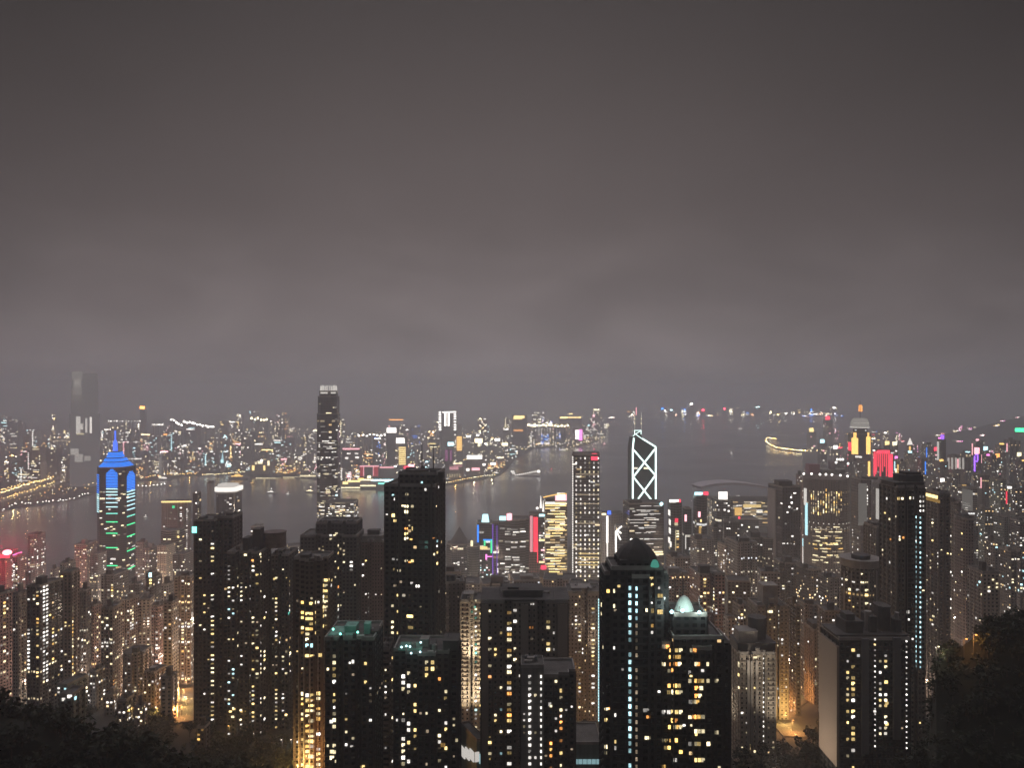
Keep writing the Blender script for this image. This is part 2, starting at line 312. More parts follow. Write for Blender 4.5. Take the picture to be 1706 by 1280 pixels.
class T:
    """a tower: an Empty at its foot, a wall mesh, roof, and everything fixed to them"""
    def __init__(s, name, label, Y, xl, xr, yt, plan='rect', d=None, rot=0, col=(.2, .19, .18), wall='res', bay=3.2, fl=3.05, lit=.02, glow=1.0, cat='building', group=None, zb=None, roof=True, top=1.0, part='wall'):
        s.Y = Y; s.bay, s.fl = bay, fl; s.kind = plan
        pts = fit(plan, xl, xr, Y, d, rot); s.blocks = []; s.n = 0; s.wins = []
        cxm = sum(p[0] for p in pts)/len(pts); cym = sum(p[1] for p in pts)/len(pts)
        if zb is None: zb = min(ground(*p) for p in pts)-4
        s.zb = zb; s.base = Vector((cxm, cym, zb)); s.root = thing(name, label, cat, s.base, group)
        s.col, s.wall, s.lit, s.glow = col, wall, lit, glow
        s.block(xl, xr, yt, pts=pts, part=part, top=top, roof=roof)
        s.xl, s.xr, s.yt, s.front = xl, xr, yt, min(p[1] for p in pts)
    def L(s, p): return (p[0]-s.base.x, p[1]-s.base.y, p[2]-s.base.z)
    def zt(s, py, Y=None): return CZ-(py-HY)*(Y or s.Y)/F
    def block(s, xl, xr, yt, plan=None, d=None, rot=0, dy=0, pts=None, part='wing', top=1.0, roof=True, z0=None, col=None, wall=None, lit=None):
        Y = s.Y+dy
        if pts is None: pts = fit(plan or 'rect', xl, xr, Y, d, rot)
        if area2(pts) < 0: pts = pts[::-1]
        z0 = s.zb if z0 is None else z0; z1 = s.zt(yt, Y); mb = MB(); n = len(pts)
        cx = sum(p[0] for p in pts)/n; cy_ = sum(p[1] for p in pts)/n
        tp = [(cx+(p[0]-cx)*top, cy_+(p[1]-cy_)*top) for p in pts]
        for i in range(n):
            a, b = pts[i], pts[(i+1) % n]; c, e = tp[(i+1) % n], tp[i]; ln = math.dist(a, b); k = round(ln/s.bay); v = (z1-z0)/s.fl
            uv = [(.02, 0), (.03, 0), (.03, v), (.02, v)] if k < 1 else [(0, 0), (k, 0), (k, v), (0, v)]
            mb.quad([s.L((*a, z0)), s.L((*b, z0)), s.L((*c, z1)), s.L((*e, z1))], 0, uv)
        if s.Y < 700 and top == 1 and (wall or s.wall) != 'blank':     # storey ledges and bay piers stand out from the wall
            for i in range(n):
                a, b = pts[i], pts[(i+1) % n]; ln = math.dist(a, b)
                if ln < 1.5: continue
                ux, uy = (b[0]-a[0])/ln, (b[1]-a[1])/ln; nx, ny = uy, -ux; k = max(1, round(ln/s.bay))
                def Q(t, o, z): return s.L((a[0]+ux*t+nx*o, a[1]+uy*t+ny*o, z))
                if ny > .3: continue
                for f in range(1, int((z1-z0)/s.fl)):
                    z = z0+f*s.fl; t0, t1, o_ = .06, ln-.06, .42; mb.quad([Q(t0, o_, z-.12), Q(t1, o_, z-.12), Q(t1, o_, z+.10), Q(t0, o_, z+.10)]); mb.quad([Q(t0, o_, z+.10), Q(t1, o_, z+.10), Q(t1, .0, z+.10), Q(t0, .0, z+.10)]); mb.quad([Q(t0, 0, z-.12), Q(t1, 0, z-.12), Q(t1, o_, z-.12), Q(t0, o_, z-.12)])
                for f in range(0, k+1, 2):
                    t = min(max(f*ln/k, .3), ln-.3); o_ = .60; h0, h1 = z0+.2, z1-.7; mb.quad([Q(t-.22, o_, h0), Q(t+.22, o_, h0), Q(t+.22, o_, h1), Q(t-.22, o_, h1)]); mb.quad([Q(t+.22, o_, h0), Q(t+.22, 0, h0), Q(t+.22, 0, h1), Q(t+.22, o_, h1)]); mb.quad([Q(t-.22, 0, h0), Q(t-.22, o_, h0), Q(t-.22, o_, h1), Q(t-.22, 0, h1)])
        mb.quad([s.L((*p, z1)) for p in tp], 0)
        o = mb.build(part, [WM[wall or s.wall]], s.root); o.color = (col or s.col)+(1,); o['lit'] = float(s.lit if lit is None else lit); o['glow'] = float(s.glow)
        s.blocks.append((pts, z0, z1, top, cx, cy_))
        if roof:               # parapet and a sheet of roofing, both standing 3 mm and more off the wall top
            mb = MB(); q1 = [(cx+(p[0]-cx)*1.006, cy_+(p[1]-cy_)*1.006) for p in tp]; q2 = [(cx+(p[0]-cx)*.96, cy_+(p[1]-cy_)*.96) for p in tp]
            for i in range(n):
                j = (i+1) % n
                mb.quad([s.L((*q1[i], z1-.6)), s.L((*q1[j], z1-.6)), s.L((*q1[j], z1+1.2)), s.L((*q1[i], z1+1.2))], 0)
                mb.quad([s.L((*q1[i], z1+1.2)), s.L((*q1[j], z1+1.2)), s.L((*q2[j], z1+1.2)), s.L((*q2[i], z1+1.2))], 0)
                mb.quad([s.L((*q2[j], z1+.1)), s.L((*q2[i], z1+.1)), s.L((*q2[i], z1+1.2)), s.L((*q2[j], z1+1.2))], 0)
            mb.quad([s.L((*p, z1+.1)) for p in q2], 1)
            mb.build('roof', [CONC, ROOF], s.root)
        return o
    def hit(s, px, py):
        """the wall point seen at (px, py): (point, wall angle, edge length, how far along, base z)"""
        best = None; dx = (px-CX)/F
        for pts, z0, z1, top, cx, cy_ in s.blocks:
            n = len(pts)
            for i in range(n):
                (ax, ay), (bx, by) = pts[i], pts[(i+1) % n]
                ex, ey = bx-ax, by-ay; den = ex-dx*ey
                if abs(den) < 1e-6: continue
                t = (dx*ay-ax)/den
                if not 0 <= t <= 1: continue
                Y = ay+t*ey
                z = CZ-(py-HY)*Y/F
                if not z0 <= z <= z1+1e-3 or (best and Y >= best[0]): continue
                best = (Y, Vector((dx*Y, Y, z)), math.atan2(ey, ex), math.hypot(ex, ey), t, z0, (ax, ay, ex, ey))
        return best
    def win(s, px, py, ch='p', w=None, h=None, snap=True, name='window', k=1.0, proud=None):
        g = s.hit(px, py)
        if not g: return None
        Y, p, ang, ln, t, z0, e = g
        nb = max(1, round(ln/s.bay)); w = w or min(s.bay*.5, ln*.8)
        if snap:
            t = (min(int(t*nb), nb-1)+.5)/nb; p = Vector((e[0]+e[2]*t, e[1]+e[3]*t, z0+(math.floor((p.z-z0)/s.fl)+.52)*s.fl))
        w = min(w*(.72 if s.Y < 700 else .9), ln*.96); lo = w/2/ln; t = min(max(t, lo), 1-lo); p = Vector((e[0]+e[2]*t, e[1]+e[3]*t, p.z))
        key = (round(p.x, 1), round(p.y, 1), round(p.z, 1))
        if key in s.wins: return None
        s.wins.append(key)
        proud = proud or (.46 if s.Y < 700 else .15); h = (h or 1.45)*(.76 if s.Y < 700 else .95)
        if s.n >= 100 and name == 'window':
            s.extra.append((p, ang, w, h, ch, k)); return None
        s.n += name == 'window'; s.extra = getattr(s, 'extra', [])
        o = link(name, window_mesh(EM(ch, s.Y, k), random.choice((0, 1, 1, 2, 3, 4)) if name == 'window' and s.Y < 700 and w > 1.1 else 0), s.root, s.L(p)); o.rotation_euler.z = ang; o.scale = (w, proud, h); return o
    def close(s):
        if s.root.get('group') == 'apartment towers on the slope':
            for _ in range(18 if s.col[0] > .06 else 8): s.win(random.uniform(s.xl+1, s.xr-1), random.uniform(s.yt+8, 1285), random.choice('wwppydd'), random.uniform(.9, 1.7), random.uniform(.8, 1.5), k=.8)
            rooftop(s)
        ex = getattr(s, 'extra', [])
        if not ex: return s
        mats = []; mb = MB()
        for p, ang, w, h, ch, k in ex:
            m = EM(ch, s.Y, k, False)
            if m not in mats: mats.append(m)
            ux, uy = math.cos(ang)*w/2, math.sin(ang)*w/2; pr = .46 if s.Y < 700 else .15; nx, ny = math.sin(ang)*pr, -math.cos(ang)*pr; b = s.L(p)
            f = [(b[0]+sx*ux+nx, b[1]+sx*uy+ny, b[2]+sz*h/2) for sx, sz in ((-1, -1), (1, -1), (1, 1), (-1, 1))]; r = [(q[0]-nx, q[1]-ny, q[2]) for q in f]
            mi = mats.index(m); mb.quad(f, mi)
            for i in range(4): j = (i+1) % 4; mb.quad([f[j], f[i], r[i], r[j]], mi)
        o = mb.build('window_lights', mats, s.root); o['kind'] = 'stuff'; return s
    def c(s, px, y0, y1, step, prob, pal='yp', w=None, h=None, jit=0, k=1.0):
        y = y0
        while y <= y1:
            if random.random() < (prob if prob >= .9 else prob*.72): s.win(px+random.uniform(-jit, jit), y, random.choice(pal), w, h, k=k)
            y += step
        return s
    def rnd(s, n, pal='yppww', y1=1300, y0=None, x0=None, x1=None, w=None, h=None, k=1.0):
        for _ in range(n): s.win(random.uniform(x0 or s.xl+1, x1 or s.xr-1), random.uniform(y0 or s.yt+6, y1), random.choice(pal), w, h, k=k)
        return s
    def pts(s, l, ch='p', w=None, h=None, k=1.0):
        for a in l: s.win(a[0], a[1], a[2] if len(a) > 2 else ch, a[3] if len(a) > 3 else w, a[4] if len(a) > 4 else h, k=k, snap=False)
        return s
    def panel(s, x0, x1, y0, y1, ch, name='light_band', k=1.0, m=None, proud=.75):
        """a luminous (or plain) panel fixed to the wall over these picture columns and rows"""
        xm, ym = (x0+x1)/2, (y0+y1)/2; g = s.hit(xm, ym)
        if not g: return None
        Y, p, ang, ln, t, z0, e = g
        w = min(max((x1-x0)*Y*Y/(F*max(abs(math.cos(ang)*Y-p.x*math.sin(ang)), .2*Y)), .6), ln*1.02); h = max((y1-y0)*Y/F, .5)
        o = link(name, window_mesh(m or EM(ch, s.Y, k, False)), s.root, s.L(p)); o.rotation_euler.z = ang; o.scale = (w, proud, h); return o
    def roofbox(s, xl, xr, yt, dy=3, kind='rect', d=None, m=None, rot=0, top=1.0, z0=None, name='roof_house', lip=True):
        """a lift house or tank room standing on the roof"""
        Y = s.Y+dy; pts = fit(kind, xl, xr, Y, d, rot)
        if area2(pts) < 0: pts = pts[::-1]
        if z0 is None: z0 = s.blocks[0][2]+.1
        z1 = s.zt(yt, Y); mb = MB(); l = [(p[0]-s.base.x, p[1]-s.base.y) for p in pts]
        mb.prism(l, z0-s.base.z, z1-s.base.z, 0, top)
        if lip and top == 1:
            cx = sum(p[0] for p in l)/len(l); cy_ = sum(p[1] for p in l)/len(l)
            mb.prism([(cx+(p[0]-cx)*1.05, cy_+(p[1]-cy_)*1.05) for p in l], z1-s.base.z-.5, z1-s.base.z+.003, 0)
        return mb.build(name, [m or DARKC], s.root)
    def roofpyramid(s, xl, xr, y0, y1, dy=0, kind='rect', d=None, m=None, top=.03, name='roof', rot=0):
        pts = fit(kind, xl, xr, s.Y+dy, d, rot)
        if area2(pts) < 0: pts = pts[::-1]
        Y = s.Y+dy; mb = MB(); mb.prism([(p[0]-s.base.x, p[1]-s.base.y) for p in pts], s.zt(y0, Y)-s.base.z, s.zt(y1, Y+(d or 10)/2)-s.base.z, 0, top)
        return mb.build(name, [m or DARKC], s.root)
    def mast(s, px, y0, y1, r=.35, dy=6, m=None, name='mast', ch=None, cap=None):
        a = P(px, y0, s.Y+dy); b = P(px, y1, s.Y+dy); mb = MB(); mb.bar(s.L(a), s.L(a.lerp(b, .6)), r); mb.bar(s.L(a.lerp(b, .6)), s.L(b), r*.6)
        o = mb.build(name, [m or (EM(ch, s.Y, .8, False) if ch else METAL)], s.root)
        if cap:
            q = MB(); q.ball(s.L(b), r*2.2); q.build('beacon', [EM(cap, s.Y, 1, False)], s.root)
        return o
    def clutter(s, seed=None):
        """lift house, tanks and an aerial on a plain roof"""
        rg = random.Random(seed if seed is not None else s.xl*7+s.yt); w = s.xr-s.xl; x = s.xl+w*rg.uniform(.15, .4); bw = w*rg.uniform(.25, .45)
        hh = rg.uniform(4, 9)*F/s.Y; s.roofbox(x, x+bw, s.yt-hh, 4, m=rg.choice([DARKC, CONC, DARKC]), d=bw*s.Y/F*.8)
        if rg.random() < .6:
            x2 = min(x+bw+w*.06, s.xr-w*.22); s.roofbox(x2, x2+w*.16, s.yt-hh*rg.uniform(.3, .6), 5, d=w*.16*s.Y/F, m=CONC, name='water_tank', kind=rg.choice(['rect', 'round']))
        if rg.random() < .45: s.mast(x+bw*.5, s.yt-hh+.5, s.yt-hh-rg.uniform(5, 10)*F/s.Y*.8, .16)
        return s
def rooftop(t, n=6):
    """tanks, plant boxes, aerials and dishes on a near roof"""
    rg = random.Random(int(t.xl*3+t.yt)); pts, z0, z1, _, cx, cy_ = t.blocks[-1]; xs = [p[0] for p in pts]; ys = [p[1] for p in pts]; w, d = max(xs)-min(xs), max(ys)-min(ys)
    for i in range(n):
        x, y = cx+rg.uniform(-.36, .36)*w, cy_+rg.uniform(-.36, .36)*d; b = t.L((x, y, z1+.1)); k = i % 3; mb = MB()
        if k == 0: r, h = rg.uniform(.8, 1.5), rg.uniform(1.6, 3.2); mb.prism([(b[0]+r*math.cos(a*.63), b[1]+r*math.sin(a*.63)) for a in range(10)], b[2], b[2]+h); mb.prism([(b[0]+r*.4*math.cos(a*.63), b[1]+r*.4*math.sin(a*.63)) for a in range(10)], b[2]+h+.003, b[2]+h+.4); mb.build('water_tank', [rg.choice([CONC, METAL])], t.root)
        elif k == 1: q = rg.uniform(.9, 2.2); mb.box(b[0]-q, b[0]+q, b[1]-q*.6, b[1]+q*.6, b[2], b[2]+rg.uniform(1.2, 2.4)); mb.build('plant_box', [rg.choice([CONC, DARKC])], t.root)
        else:
            h = rg.uniform(4, 9); mb.bar(b, (b[0], b[1], b[2]+h), .10, 0, 5)
            for q in range(3): mb.bar((b[0]-.7+q*.1, b[1], b[2]+h*(.6+q*.15)), (b[0]+.7-q*.1, b[1], b[2]+h*(.6+q*.15)), .05, 0, 4)
            mb.build('aerial', [METAL], t.root)
# ---------------------------------------------------------------- lamps, trees, boats
def lampmesh(ch, Y, tall=9, r=1.1):
    mb = MB(); mb.bar((0, 0, 0), (0, 0, tall), .12, 0, 5); mb.bar((0, 0, tall-.1), (0, -1.6, tall+.5), .09, 0, 5); mb.ball((0, -1.8, tall+.4), r, 1, 8, 4, .55)
    return mb.mesh('street_lamp', [METAL, EM(ch, Y, 1.1 if Y < 2000 else 3.2, False)])
_lm = {}
LAMPS = []
def light_face(t, px, py, e, col=(1, .82, .6), off=14, size=1.25, up=60):
    """a floodlight at a tower's foot, aimed up its face"""
    g = t.hit(px, py); nx, ny = math.sin(g[2]), -math.cos(g[2]); p = g[1]+Vector((nx, ny, 0))*off; d = bpy.data.lights.new('added_face_light', 'SPOT'); d.energy = e; d.color = col; d.spot_size = size; d.spot_blend = 1; d.shadow_soft_size = .6
    l = bpy.data.objects.new('added_face_light', d); C.objects.link(l); l.parent = t.root; l.location = t.L(p); aim = Vector((-nx*off, -ny*off, up)); l.rotation_euler = aim.to_track_quat('-Z', 'Y').to_euler()
LAMP_STUFF = {}
def lamp(p, ch, label, group, r=1.1, tall=9, power=0, pc=None, at=None):
    key = (ch, round(r, 1), tall, EM(ch, p[1], 1.1 if p[1] < 2000 else 3.2, False).name)
    if key not in _lm: _lm[key] = lampmesh(ch, p[1], tall, r)
    if len(LAMPS) % 9 in (2, 5, 8) and not power and p[1] > 2400 or len(LAMPS) > 292 and not power:   # past three hundred lamps in view the smallest are kept as one mass
        LAMPS.append(None); LAMP_STUFF.setdefault((ch, p[1] > 4500), []).append((p, r, tall)); return None
    o = link('street_lamp', _lm[key], None, p); tag(o, label, 'street lamp', group); LAMPS.append(o)
    if power:
        d = bpy.data.lights.new('lamp_light', 'POINT'); d.energy = power; d.color = pc or PAL[ch]; d.shadow_soft_size = 1.5
        l = bpy.data.objects.new('lamp_light', d); C.objects.link(l); l.parent = o; l.location = (0, -1.8, tall-1.2)
    return o
def crown_faces(mb, c, r, n, size, rg, mi=0):
    """leaf clumps through a crown's volume: uneven outline and gaps"""
    lobes = [(Vector((rg.gauss(0, .45)*r, rg.gauss(0, .45)*r, rg.uniform(-.3, .55)*r)), rg.uniform(.38, .62)*r) for _ in range(6)]
    for _ in range(n):
        o, q = rg.choice(lobes); d = Vector((rg.gauss(0, 1), rg.gauss(0, 1), rg.gauss(0, 1))).normalized()*q*rg.uniform(.55, 1.08); p = Vector(c)+o+d
        u = Vector((rg.gauss(0, 1), rg.gauss(0, 1), rg.gauss(0, .6))).normalized(); v = u.orthogonal().normalized(); v.rotate(__import__('mathutils').Quaternion(u, rg.uniform(0, 6.28))); s = size*rg.uniform(.6, 1.3)
        k = len(mb.v); mb.v += [tuple(p-u*s), tuple(p-v*s*.5), tuple(p+u*s), tuple(p+v*s*.5)]; mb.f.append((k, k+1, k+2, k+3)); mb.m.append(mi); mb.uv += [(0, 0)]*4
_trees = []
def make_tree(seed, r=4.5, h=9):
    rg = random.Random(seed); t = MB(); t.bar((0, 0, -1), (0, 0, h*.45), .35); t.bar((0, 0, h*.45), (.3, .2, h*.75), .2)
    for k in range(4):
        a = k*1.6+rg.random(); t.bar((0, 0, h*.4), (math.cos(a)*r*.5, math.sin(a)*r*.5, h*.72), .13, 0, 5)
    c = MB(); crown_faces(c, (0, 0, h*.74), r, 460, .62, rg)
    return t.mesh('trunk', [TRUNK]), c.mesh('crown', [LEAF])
def tree(p, label, s=1.0, group=None):
    if not _trees: _trees.extend(make_tree(k) for k in range(5))
    i = len([o for o in bpy.data.objects if o.name.startswith('hillside_tree')]); t, c = _trees[i % 5]
    r = thing('hillside_tree', label, 'tree', p, group); r.scale = (s, s, s*random.uniform(.9, 1.15)); r.rotation_euler.z = random.uniform(0, 6)
    link('trunk', t, r); link('crown', c, r); return r
TOWERSPOTS = [(522, 40, 495, 28), (590, 54, 408, 28), (648, 14, 450, 24), (712, 60, 410, 28), (1442, 80, 455, 28), (1254, 46, 515, 30), (1503, 42, 515, 30), (790, 40, 470, 30), (690, 55, 485, 30)]
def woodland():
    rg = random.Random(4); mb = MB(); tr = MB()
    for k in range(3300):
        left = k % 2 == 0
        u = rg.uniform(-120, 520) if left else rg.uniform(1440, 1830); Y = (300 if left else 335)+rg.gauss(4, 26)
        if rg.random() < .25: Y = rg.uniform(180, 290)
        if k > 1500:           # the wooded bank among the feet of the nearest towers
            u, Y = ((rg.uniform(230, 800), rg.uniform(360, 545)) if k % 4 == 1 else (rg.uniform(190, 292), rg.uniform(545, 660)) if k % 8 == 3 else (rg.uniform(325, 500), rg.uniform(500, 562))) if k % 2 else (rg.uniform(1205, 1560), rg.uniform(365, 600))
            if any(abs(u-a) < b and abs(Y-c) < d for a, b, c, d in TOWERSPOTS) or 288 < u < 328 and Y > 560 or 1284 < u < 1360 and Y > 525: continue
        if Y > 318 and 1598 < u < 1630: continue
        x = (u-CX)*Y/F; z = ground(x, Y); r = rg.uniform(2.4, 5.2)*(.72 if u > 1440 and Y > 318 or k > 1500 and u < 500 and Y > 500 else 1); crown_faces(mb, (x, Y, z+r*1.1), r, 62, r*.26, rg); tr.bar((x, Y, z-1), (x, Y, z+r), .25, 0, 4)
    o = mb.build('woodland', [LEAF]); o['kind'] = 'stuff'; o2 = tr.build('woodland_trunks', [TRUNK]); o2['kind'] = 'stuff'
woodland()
def boat(px, py, label, length=24, ch='w', rot=0, lit=2):
    Y = CZ*F/(py-HY); p = P(px, HY, Y); p.z = 0; t = thing('boat', label, 'boat', p, None); t.rotation_euler.z = R(rot); l = length; w = l*.24; mb = MB()
    hull = [(-l/2, -w/2), (l*.32, -w/2), (l/2, 0), (l*.32, w/2), (-l/2, w/2)]; mb.prism([(x*.94, y*.8) for x, y in hull], -1, l*.09, 0, 1.08); mb.build('hull', [pmat('boat_paint', (.6, .6, .58), .4)], t)
    h0 = l*.09+.004; mb = MB(); mb.box(-l*.36, l*.22, -w*.36, w*.36, h0, h0+l*.08); mb.box(-l*.2, l*.1, -w*.28, w*.28, h0+l*.08+.003, h0+l*.15); mb.build('cabin', [CONC], t)
    for k in range(lit):
        mb = MB(); z = h0+l*.045+k*l*.065; mb.box(-l*.34+k*l*.16, l*.2-k*l*.11, -w*.36-.25+k*w*.08, -w*.36-.02+k*w*.08, z-l*.018, z+l*.018); mb.build('window', [EM(ch, Y, 1.1, False)], t)
    mb = MB(); mb.bar((0, 0, h0+l*.15), (0, 0, h0+l*.32), .15, 0, 5); mb.build('mast', [METAL], t)
    mb = MB(); mb.ball((0, 0, h0+l*.33), max(1, l*.04), 0); mb.build('beacon', [EM(ch, Y, 1.3, False)], t); return t
# ---------------------------------------------------------------- the front row of apartment towers on the slope
BR, GR, DK, PALE, PINK = (.17, .14, .125), (.15, .15, .15), (.092, .087, .086), (.40, .36, .31), (.27, .22, .20)
GN = 'apartment towers on the slope'
def near(label, Y, xl, xr, yt, **k): return T('apartment_tower', label, Y, xl, xr, yt, **{'group': GN, 'cat': 'apartment tower', 'lit': .006, **k})
# dark pair with a stair column
t = near('dark twin-roofed apartment tower with one long column of stair lights, beside the orange street', 600, 324, 378, 868, plan='rect', d=26, col=DK, fl=3.2)
t.block(356, 404, 863, plan='rect', d=22, dy=6, col=(.10, .085, .08)); t.mast(365, 863, 851, .3); t.roofbox(330, 346, 863, 4, d=8)
t.c(352, 904, 1200, 7.2, .7, 'ypywp', 2.9, 1.3).c(331.5, 900, 1062, 7.2, .28, 'ypp', 2.4, 1.3).c(344, 985, 1075, 7.2, .3, 'wy', 1.8, 1.2).c(354, 905, 915, 7, 1, 'y', 3, 1.4)
t.panel(320.5, 327.5, 878, 888, 't', 'sign_panel', 1.6); t.close()
t = near('dark broad apartment tower thick with small mixed windows, beside the tower with the stair-light column', 570, 378, 452, 922, plan='comb', d=28, col=DK)
t.roofbox(404, 421, 897, 8, d=12, m=DARKC); t.roofbox(421, 440, 882, 10, d=10, m=DARKC); t.roofbox(438, 477, 889, 16, 'round', d=16, m=pmat('brown_render', (.16, .125, .12), .85, noise=.3, scale=.2))
t.c(384, 943, 1240, 7.1, .5, 'wpwc', 1.9, 1.2).c(391, 950, 1240, 7.1, .28, 'cwp', 2, 1.3).c(398, 943, 1240, 7.1, .62, 'ypwpo', 3.2, 1.6, .4).c(406, 975, 1240, 7.1, .35, 'wp', 1.7, 1.2).c(416, 940, 1240, 7.1, .38, 'wwp', 1.8, 1.2).c(422, 945, 1240, 7.1, .45, 'wyp', 2.1, 1.4, .5).c(428, 922, 1240, 7.1, .35, 'ypyp', 3, 1.6).c(434, 925, 1235, 7.1, .3, 'wp', 2.2, 1.5).c(440, 995, 1230, 7.1, .25, 'pyw', 2.8, 1.5)
t.pts([(409, 925), (420, 934, 'o'), (433, 924, 'p', 3, 1.6), (400, 1200, 'p'), (388, 1195, 'p'), (384, 1186, 'y'), (392, 1182, 'y'), (401, 1184, 'p')], 'p', 2.6, 1.6); t.close()
t = near('dark slab apartment tower with two sparse window columns, beside the tower with yellow office floors', 590, 452, 496, 926, plan='notch', d=26, col=DK)
t.c(459, 958, 1220, 7, .6, 'ypwp', 2.6, 1.4).c(474, 1080, 1200, 7, .35, 'wpd', 2, 1.3).c(480.5, 955, 1200, 7, .42, 'pywpw', 3, 1.7, .5).pts([(481, 1022, 't', 3.4, 2.2), (458, 965, 'y', 3, 1.7), (491, 1007, 'w'), (490, 1051, 'y', 2.6, 2), (491, 1148, 'w', 4, 2.4), (465, 1071, 'w'), (478, 1086, 'p', 2.6, 2.2), (483, 1089, 'p', 2.6, 2.2)])
t.roofbox(458, 476, 918, 6, d=10); t.close()
t = near('wide dark stepped apartment block with bright scattered windows, in front of the tall notched-crown tower', 645, 500, 606, 894, plan='comb', d=30, col=(.10, .09, .085))
t.block(527, 603, 872, plan='comb', d=24, dy=8, part='upper_wall', col=(.085, .08, .085)); t.roofbox(533, 590, 868, 12, d=12); t.mast(575, 868, 860, .3, 12)
t.c(505, 915, 1010, 6.5, .25, 'wpo', 2, 1.3).c(550, 895, 1030, 6.4, .45, 'wwyp', 2.6, 1.7).c(557, 895, 960, 6.4, .5, 'wpc', 2.6, 1.6).c(563, 888, 1030, 6.4, .55, 'wypo', 3, 2).c(570, 890, 1000, 6.4, .35, 'pw', 2, 1.5).c(587, 890, 960, 6.4, .7, 'yypw', 3, 1.8).c(540, 910, 990, 6.4, .2, 'pyd', 2.2, 1.4); t.close()
t = near('brownish tower with whole floors of yellow windows over an orange-lit scaffold-like base', 480, 490, 556, 935, plan='step', d=24, col=(.11, .09, .08), bay=2.8)
for y in (967, 976, 985, 995, 1003, 1012): t.pts([(538, y, random.choice('py'), 4, 2), (544, y, random.choice('yp'), 3, 2)])
t.pts([(547, 967, 'y', 4, 2), (552, 967, 'y', 2.4, 2), (551, 976, 'w', 2.2, 2)])
for y in (1005, 1022, 1031, 1040, 1049, 1057):
    for x, w in ((502, 2), (510, 3.6), (517, 3.4), (524, 3.6), (537, 3)):
        if random.random() < .78: t.win(x, y, random.choice('yypa'), w, 2)
t.pts([(511, 1066, 'p', 3, 2.2), (511, 1076, 'c', 3, 2.4), (520, 1076, 'c', 2.6, 2.8), (511, 1093, 'y', 4, 2), (522, 1093, 'y', 4, 1.4), (535, 1092, 'y', 3.4, 2.6)])
for y in range(1156, 1290, 9):
    for x, w in ((503, 2), (511, 3.6), (523, 4.4), (536, 2.8)):
        if random.random() < .62: t.win(x, y, random.choice('ypypwa'), w, random.choice((1.6, 2, 2.6)))
for x in (498, 506.5, 516.5, 530, 541): t.panel(x-.5, x+.5, 1060, 1300, 'a', 'mullion', m=CONC)
t.roofbox(500, 520, 925, 4, d=8); t.close()
# tower with a teal roof garden
t = near('near-black apartment tower with a teal-lit roof garden and pale windows down one edge', 390, 541, 638, 1066, plan='comb', d=28, col=(.075, .07, .07), fl=3.1)
t.c(553, 1083, 1280, 10.5, .62, 'pwyp', 2, 2).c(547, 1085, 1280, 10.5, .3, 'wp', 1.2, 1.4).c(559, 1085, 1200, 10.5, .22, 'w', 1, 1.3).pts([(609, 1106, 'y'), (609, 1137, 'y'), (609, 1065, 'w'), (601, 1270, 'y', 2.6, 2), (602, 1278, 'y', 2.6, 1.6), (588, 1103, 'w', 1.4, 2), (583, 1105, 'w', 1, 1), (586, 1244, 'w', 1.8, 1), (552, 1203, 'w', 2, 2), (553, 1253, 'p', 2.4, 2), (553, 1263, 'p', 2.6, 2.4), (560, 1269, 'p', 1.4, 1.6)], 'y', 1.6, 1.6)
t.roofbox(546, 596, 1058, 6, d=14, m=TEALROOF, name='roof_garden'); t.roofbox(574, 598, 1044, 10, d=8, m=TEALROOF); t.roofbox(606, 619, 1040, 8, d=5, m=TEALROOF, name='water_tank'); t.roofbox(618, 634, 1052, 8, d=8)
for x, y in ((567, 1057), (555, 1049), (596, 1054)):
    mb = MB(); q = P(x, y, 388); mb.ball(t.L(q), .55); mb.build('flood_lamp', [EM('t', 500, 2.2, False)], t.root)
t.close(); TEAL1 = P(572, 1040, 386)
t = near('slim dark tower with pale ribbed balconies, just behind the tower with the teal roof garden', 440, 637, 656, 1082, plan='rect', d=18, col=(.22, .19, .17), wall='band', bay=3, lit=.03)
t.c(653, 1090, 1280, 9.1, .25, 'pyd', 1.4, 1.4).c(646, 1140, 1160, 6, .8, 'w', 1.2, 1); t.close()
t = near('near-black apartment tower with teal rooftop floodlights, standing before the tower with two masts', 392, 656, 767, 1092, plan='step', d=28, col=(.07, .066, .066), fl=3.1)
t.c(670, 1120, 1280, 10.5, .5, 'wpp', 2.2, 2, .6).c(682, 1105, 1280, 10.6, .45, 'wwpy', 1.8, 2, .6).c(687, 1108, 1280, 10.6, .4, 'ypp', 1.6, 1.8).c(712, 1100, 1130, 10.6, .8, 'py', 2, 2.2).c(725, 1100, 1125, 10.6, .9, 'yp', 2, 2.2).c(730, 1118, 1140, 10.6, .8, 'yo', 1.6, 1.8).c(742, 1130, 1280, 10.6, .3, 'wyp', 1.6, 1.8).c(730, 1215, 1280, 10, .6, 'pw', 1.8, 1.8).c(675, 1235, 1280, 9, .5, 'wp', 1.8, 1.6).pts([(726, 1238, 'a', 2.2, 2.4), (738, 1242, 'a', 3, 2.4), (761, 1234, 'p', 1.6, 1.8), (742, 1164, 'y'), (712, 1219, 'd')], 'p', 1.8, 1.8)
t.roofbox(664, 706, 1083, 6, d=12, m=TEALROOF, name='roof_garden'); t.roofbox(716, 728, 1074, 8, d=8); t.roofbox(738, 766, 1068, 6, d=12, m=DARKC); t.roofbox(700, 716, 1066, 12, d=6, m=CONC, name='water_tank')
for x, y in ((669, 1079), (677, 1077), (683, 1078), (685, 1089), (700, 1087), (701, 1071)):
    mb = MB(); q = P(x, y, 390); mb.ball(t.L(q), .5); mb.build('flood_lamp', [EM('c', 500, 1.5, False)], t.root)
t.close(); TEAL2 = P(688, 1068, 388)
